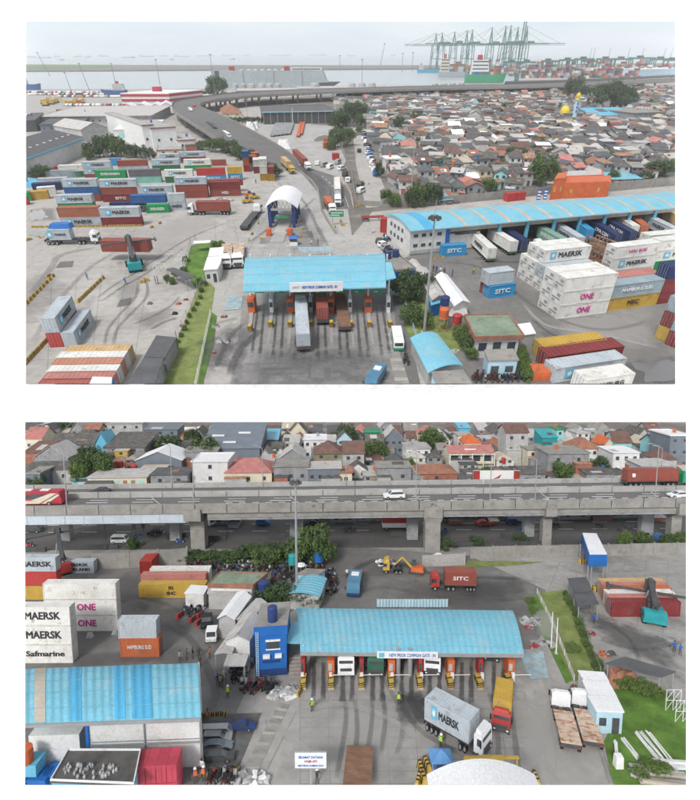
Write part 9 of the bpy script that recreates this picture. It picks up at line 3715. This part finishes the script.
for f in (1,2):
 pls=planes(f)
 for root in ROOTS[f]:
  for o in list(tree_objs(root)):
   if o.type != 'MESH':
    continue
   M=o.matrix_world
   me=o.data
   if me.name not in BB:
    co=np.empty(len(me.vertices)*3,dtype=np.float32)
    me.vertices.foreach_get('co',co)
    co=co.reshape(-1,3)
    lo,hi=co.min(0),co.max(0)
    BB[me.name]=[Vector((x,y,z)) for x in (lo[0],hi[0]) for y in (lo[1],hi[1]) for z in (lo[2],hi[2])]
   box=[M @ p-CAMLOC for p in BB[me.name]]
   cut=[]
   gone=False
   for n in pls:
    d=[n.dot(p) for p in box]
    if min(d)>0:
     gone=True
    if max(d)>1e-4:
     cut.append(n)
   if gone:
    dead.append(o)
    continue
   if not cut:
    continue
   bm=bmesh.new()
   bm.from_mesh(me)
   Mi=M.inverted()
   Mt=M.to_3x3().transposed()
   pc=Mi @ CAMLOC
   for n in cut:
    r=bmesh.ops.bisect_plane(bm,geom=bm.verts[:]+bm.edges[:]+bm.faces[:],plane_co=pc,plane_no=(Mt @ n).normalized(),clear_outer=True,dist=1e-5)
    if not o.name.startswith(OPEN):
     ed=[g for g in r['geom_cut'] if isinstance(g,bmesh.types.BMEdge) and g.is_valid]
     if ed:
      try:
       bmesh.ops.holes_fill(bm,edges=ed,sides=0)
      except Exception:
       pass
   if not bm.faces:
    dead.append(o)
    bm.free()
    continue
   nm=bpy.data.meshes.new(me.name)
   bm.to_mesh(nm)
   bm.free()
   for m in me.materials:
    nm.materials.append(m)
   slots=[(s.link,s.material) for s in o.material_slots]
   o.data=nm
   for i,(lk,m) in enumerate(slots):
    if lk=='OBJECT':
     o.material_slots[i].link='OBJECT'
     o.material_slots[i].material=m
dead=set(dead)
# drop what lies wholly beyond the boards, with things that have nothing left
for o in list(dead):
 for c in CH.get(o,()):
  if c not in dead:
   c_m=c.matrix_world.copy()
   c.parent=o.parent
   c.matrix_world=c_m
for o in dead:
 bpy.data.objects.remove(o)
CH={}
for o in scene.objects:
 if o.parent:
  CH.setdefault(o.parent,[]).append(o)
def prune(o):
 for c in list(CH.get(o,())):
  prune(c)
 CH[o]=[c for c in CH.get(o,()) if c.name in bpy.data.objects]
 if o.type=='EMPTY' and not CH[o]:
  bpy.data.objects.remove(o)
alive={o for o in scene.objects}
tops=[o for o in scene.objects if o.parent is None and o.type=='EMPTY']
def live_meshes(o):
 return (o.type=='MESH') or any(live_meshes(c) for c in CH.get(o,()))
kill=[o for o in scene.objects if o.type=='EMPTY' and not live_meshes(o)]
for o in kill:
 bpy.data.objects.remove(o)
# ------------------------------------------------------------------ the white ground and wall the two boards stand on
FRAME=1
mw=mat('white_paint',(.95,.95,.95),.9,.0,.1,spec=0.0)
mb=MB()
YS=P(350,54.6).y
mb.add([(-42000,-60,-.12),(42000,-60,-.12),(42000,YS+20,-.12),(-42000,YS+20,-.12)],[(0,1,2,3)])
g=bpy.data.objects.new('white_ground',mb.mesh('white_ground',mw))
COL.objects.link(g)
g['kind']='structure'
mb=MB()
mb.box(-42000,YS+140,-40,42000,YS+240,8000)
g=bpy.data.objects.new('backdrop',mb.mesh('backdrop',mw))
COL.objects.link(g)
g['kind']='structure'
# plinth under the lower board
x0,x1,y0,y1=RECT[2]
FRAME=2
top=[M2 @ (P(x,y)-Vector((0,0,.05))) for x,y in ((x0,y1),(x1,y1),(x1,y0),(x0,y0))]
bot=[]
for (x,y) in ((x0,y1),(x1,y1),(x1,y0),(x0,y0)):
 r=ray(x,y)
 t=(-.10-H1)/r.z
 bot.append(CAMLOC+r*t)
mb=MB()
mb.hexa([tuple(p) for p in bot]+[tuple(p) for p in top])
FRAME=1
g=bpy.data.objects.new('plinth',mb.mesh('plinth',mw))
COL.objects.link(g)
g['kind']='structure'
# white wedge added under the front edge's overhangs, hiding their shadow on the ground
x0,x1,y0,y1=RECT[1]
c0,c1=[],[]
for x in (x0-3,x1+3):
 r=ray(x,y1+.7)
 for z,lst in ((-.1,c0),(4.1,c1)):
  lst.append(CAMLOC+r*((z-H1)/r.z))
c2=[Vector((p.x,p.y,-.1)) for p in c1]
mb=MB()
mb.add([c0[0],c0[1],c1[0],c1[1],c2[0],c2[1]],[(0,1,3,2),(2,3,5,4),(0,2,4),(1,5,3),(0,4,5,1)])
g=bpy.data.objects.new('kerb',mb.mesh('kerb',mw))
COL.objects.link(g)
g['kind']='structure'
# the air: pale haze that far things fade into
hm=bpy.data.materials.new('haze')
hm.use_nodes=True
hn=hm.node_tree.nodes
hn.remove(hn['Principled BSDF'])
pv=hn.new('ShaderNodeVolumePrincipled')
pv.inputs['Color'].default_value=(.93,.96,1.0,1)
pv.inputs['Density'].default_value=0.00015
hm.node_tree.links.new(pv.outputs[0],hn['Material Output'].inputs['Volume'])
mb=MB()
mb.box(-43000,-75,-1.6,43000,YS+30,140)
g=bpy.data.objects.new('haze',mb.mesh('haze',hm))
COL.objects.link(g)
g['kind']='stuff'
print('objects',len(scene.objects),'tops',len([o for o in scene.objects if o.parent is None]))
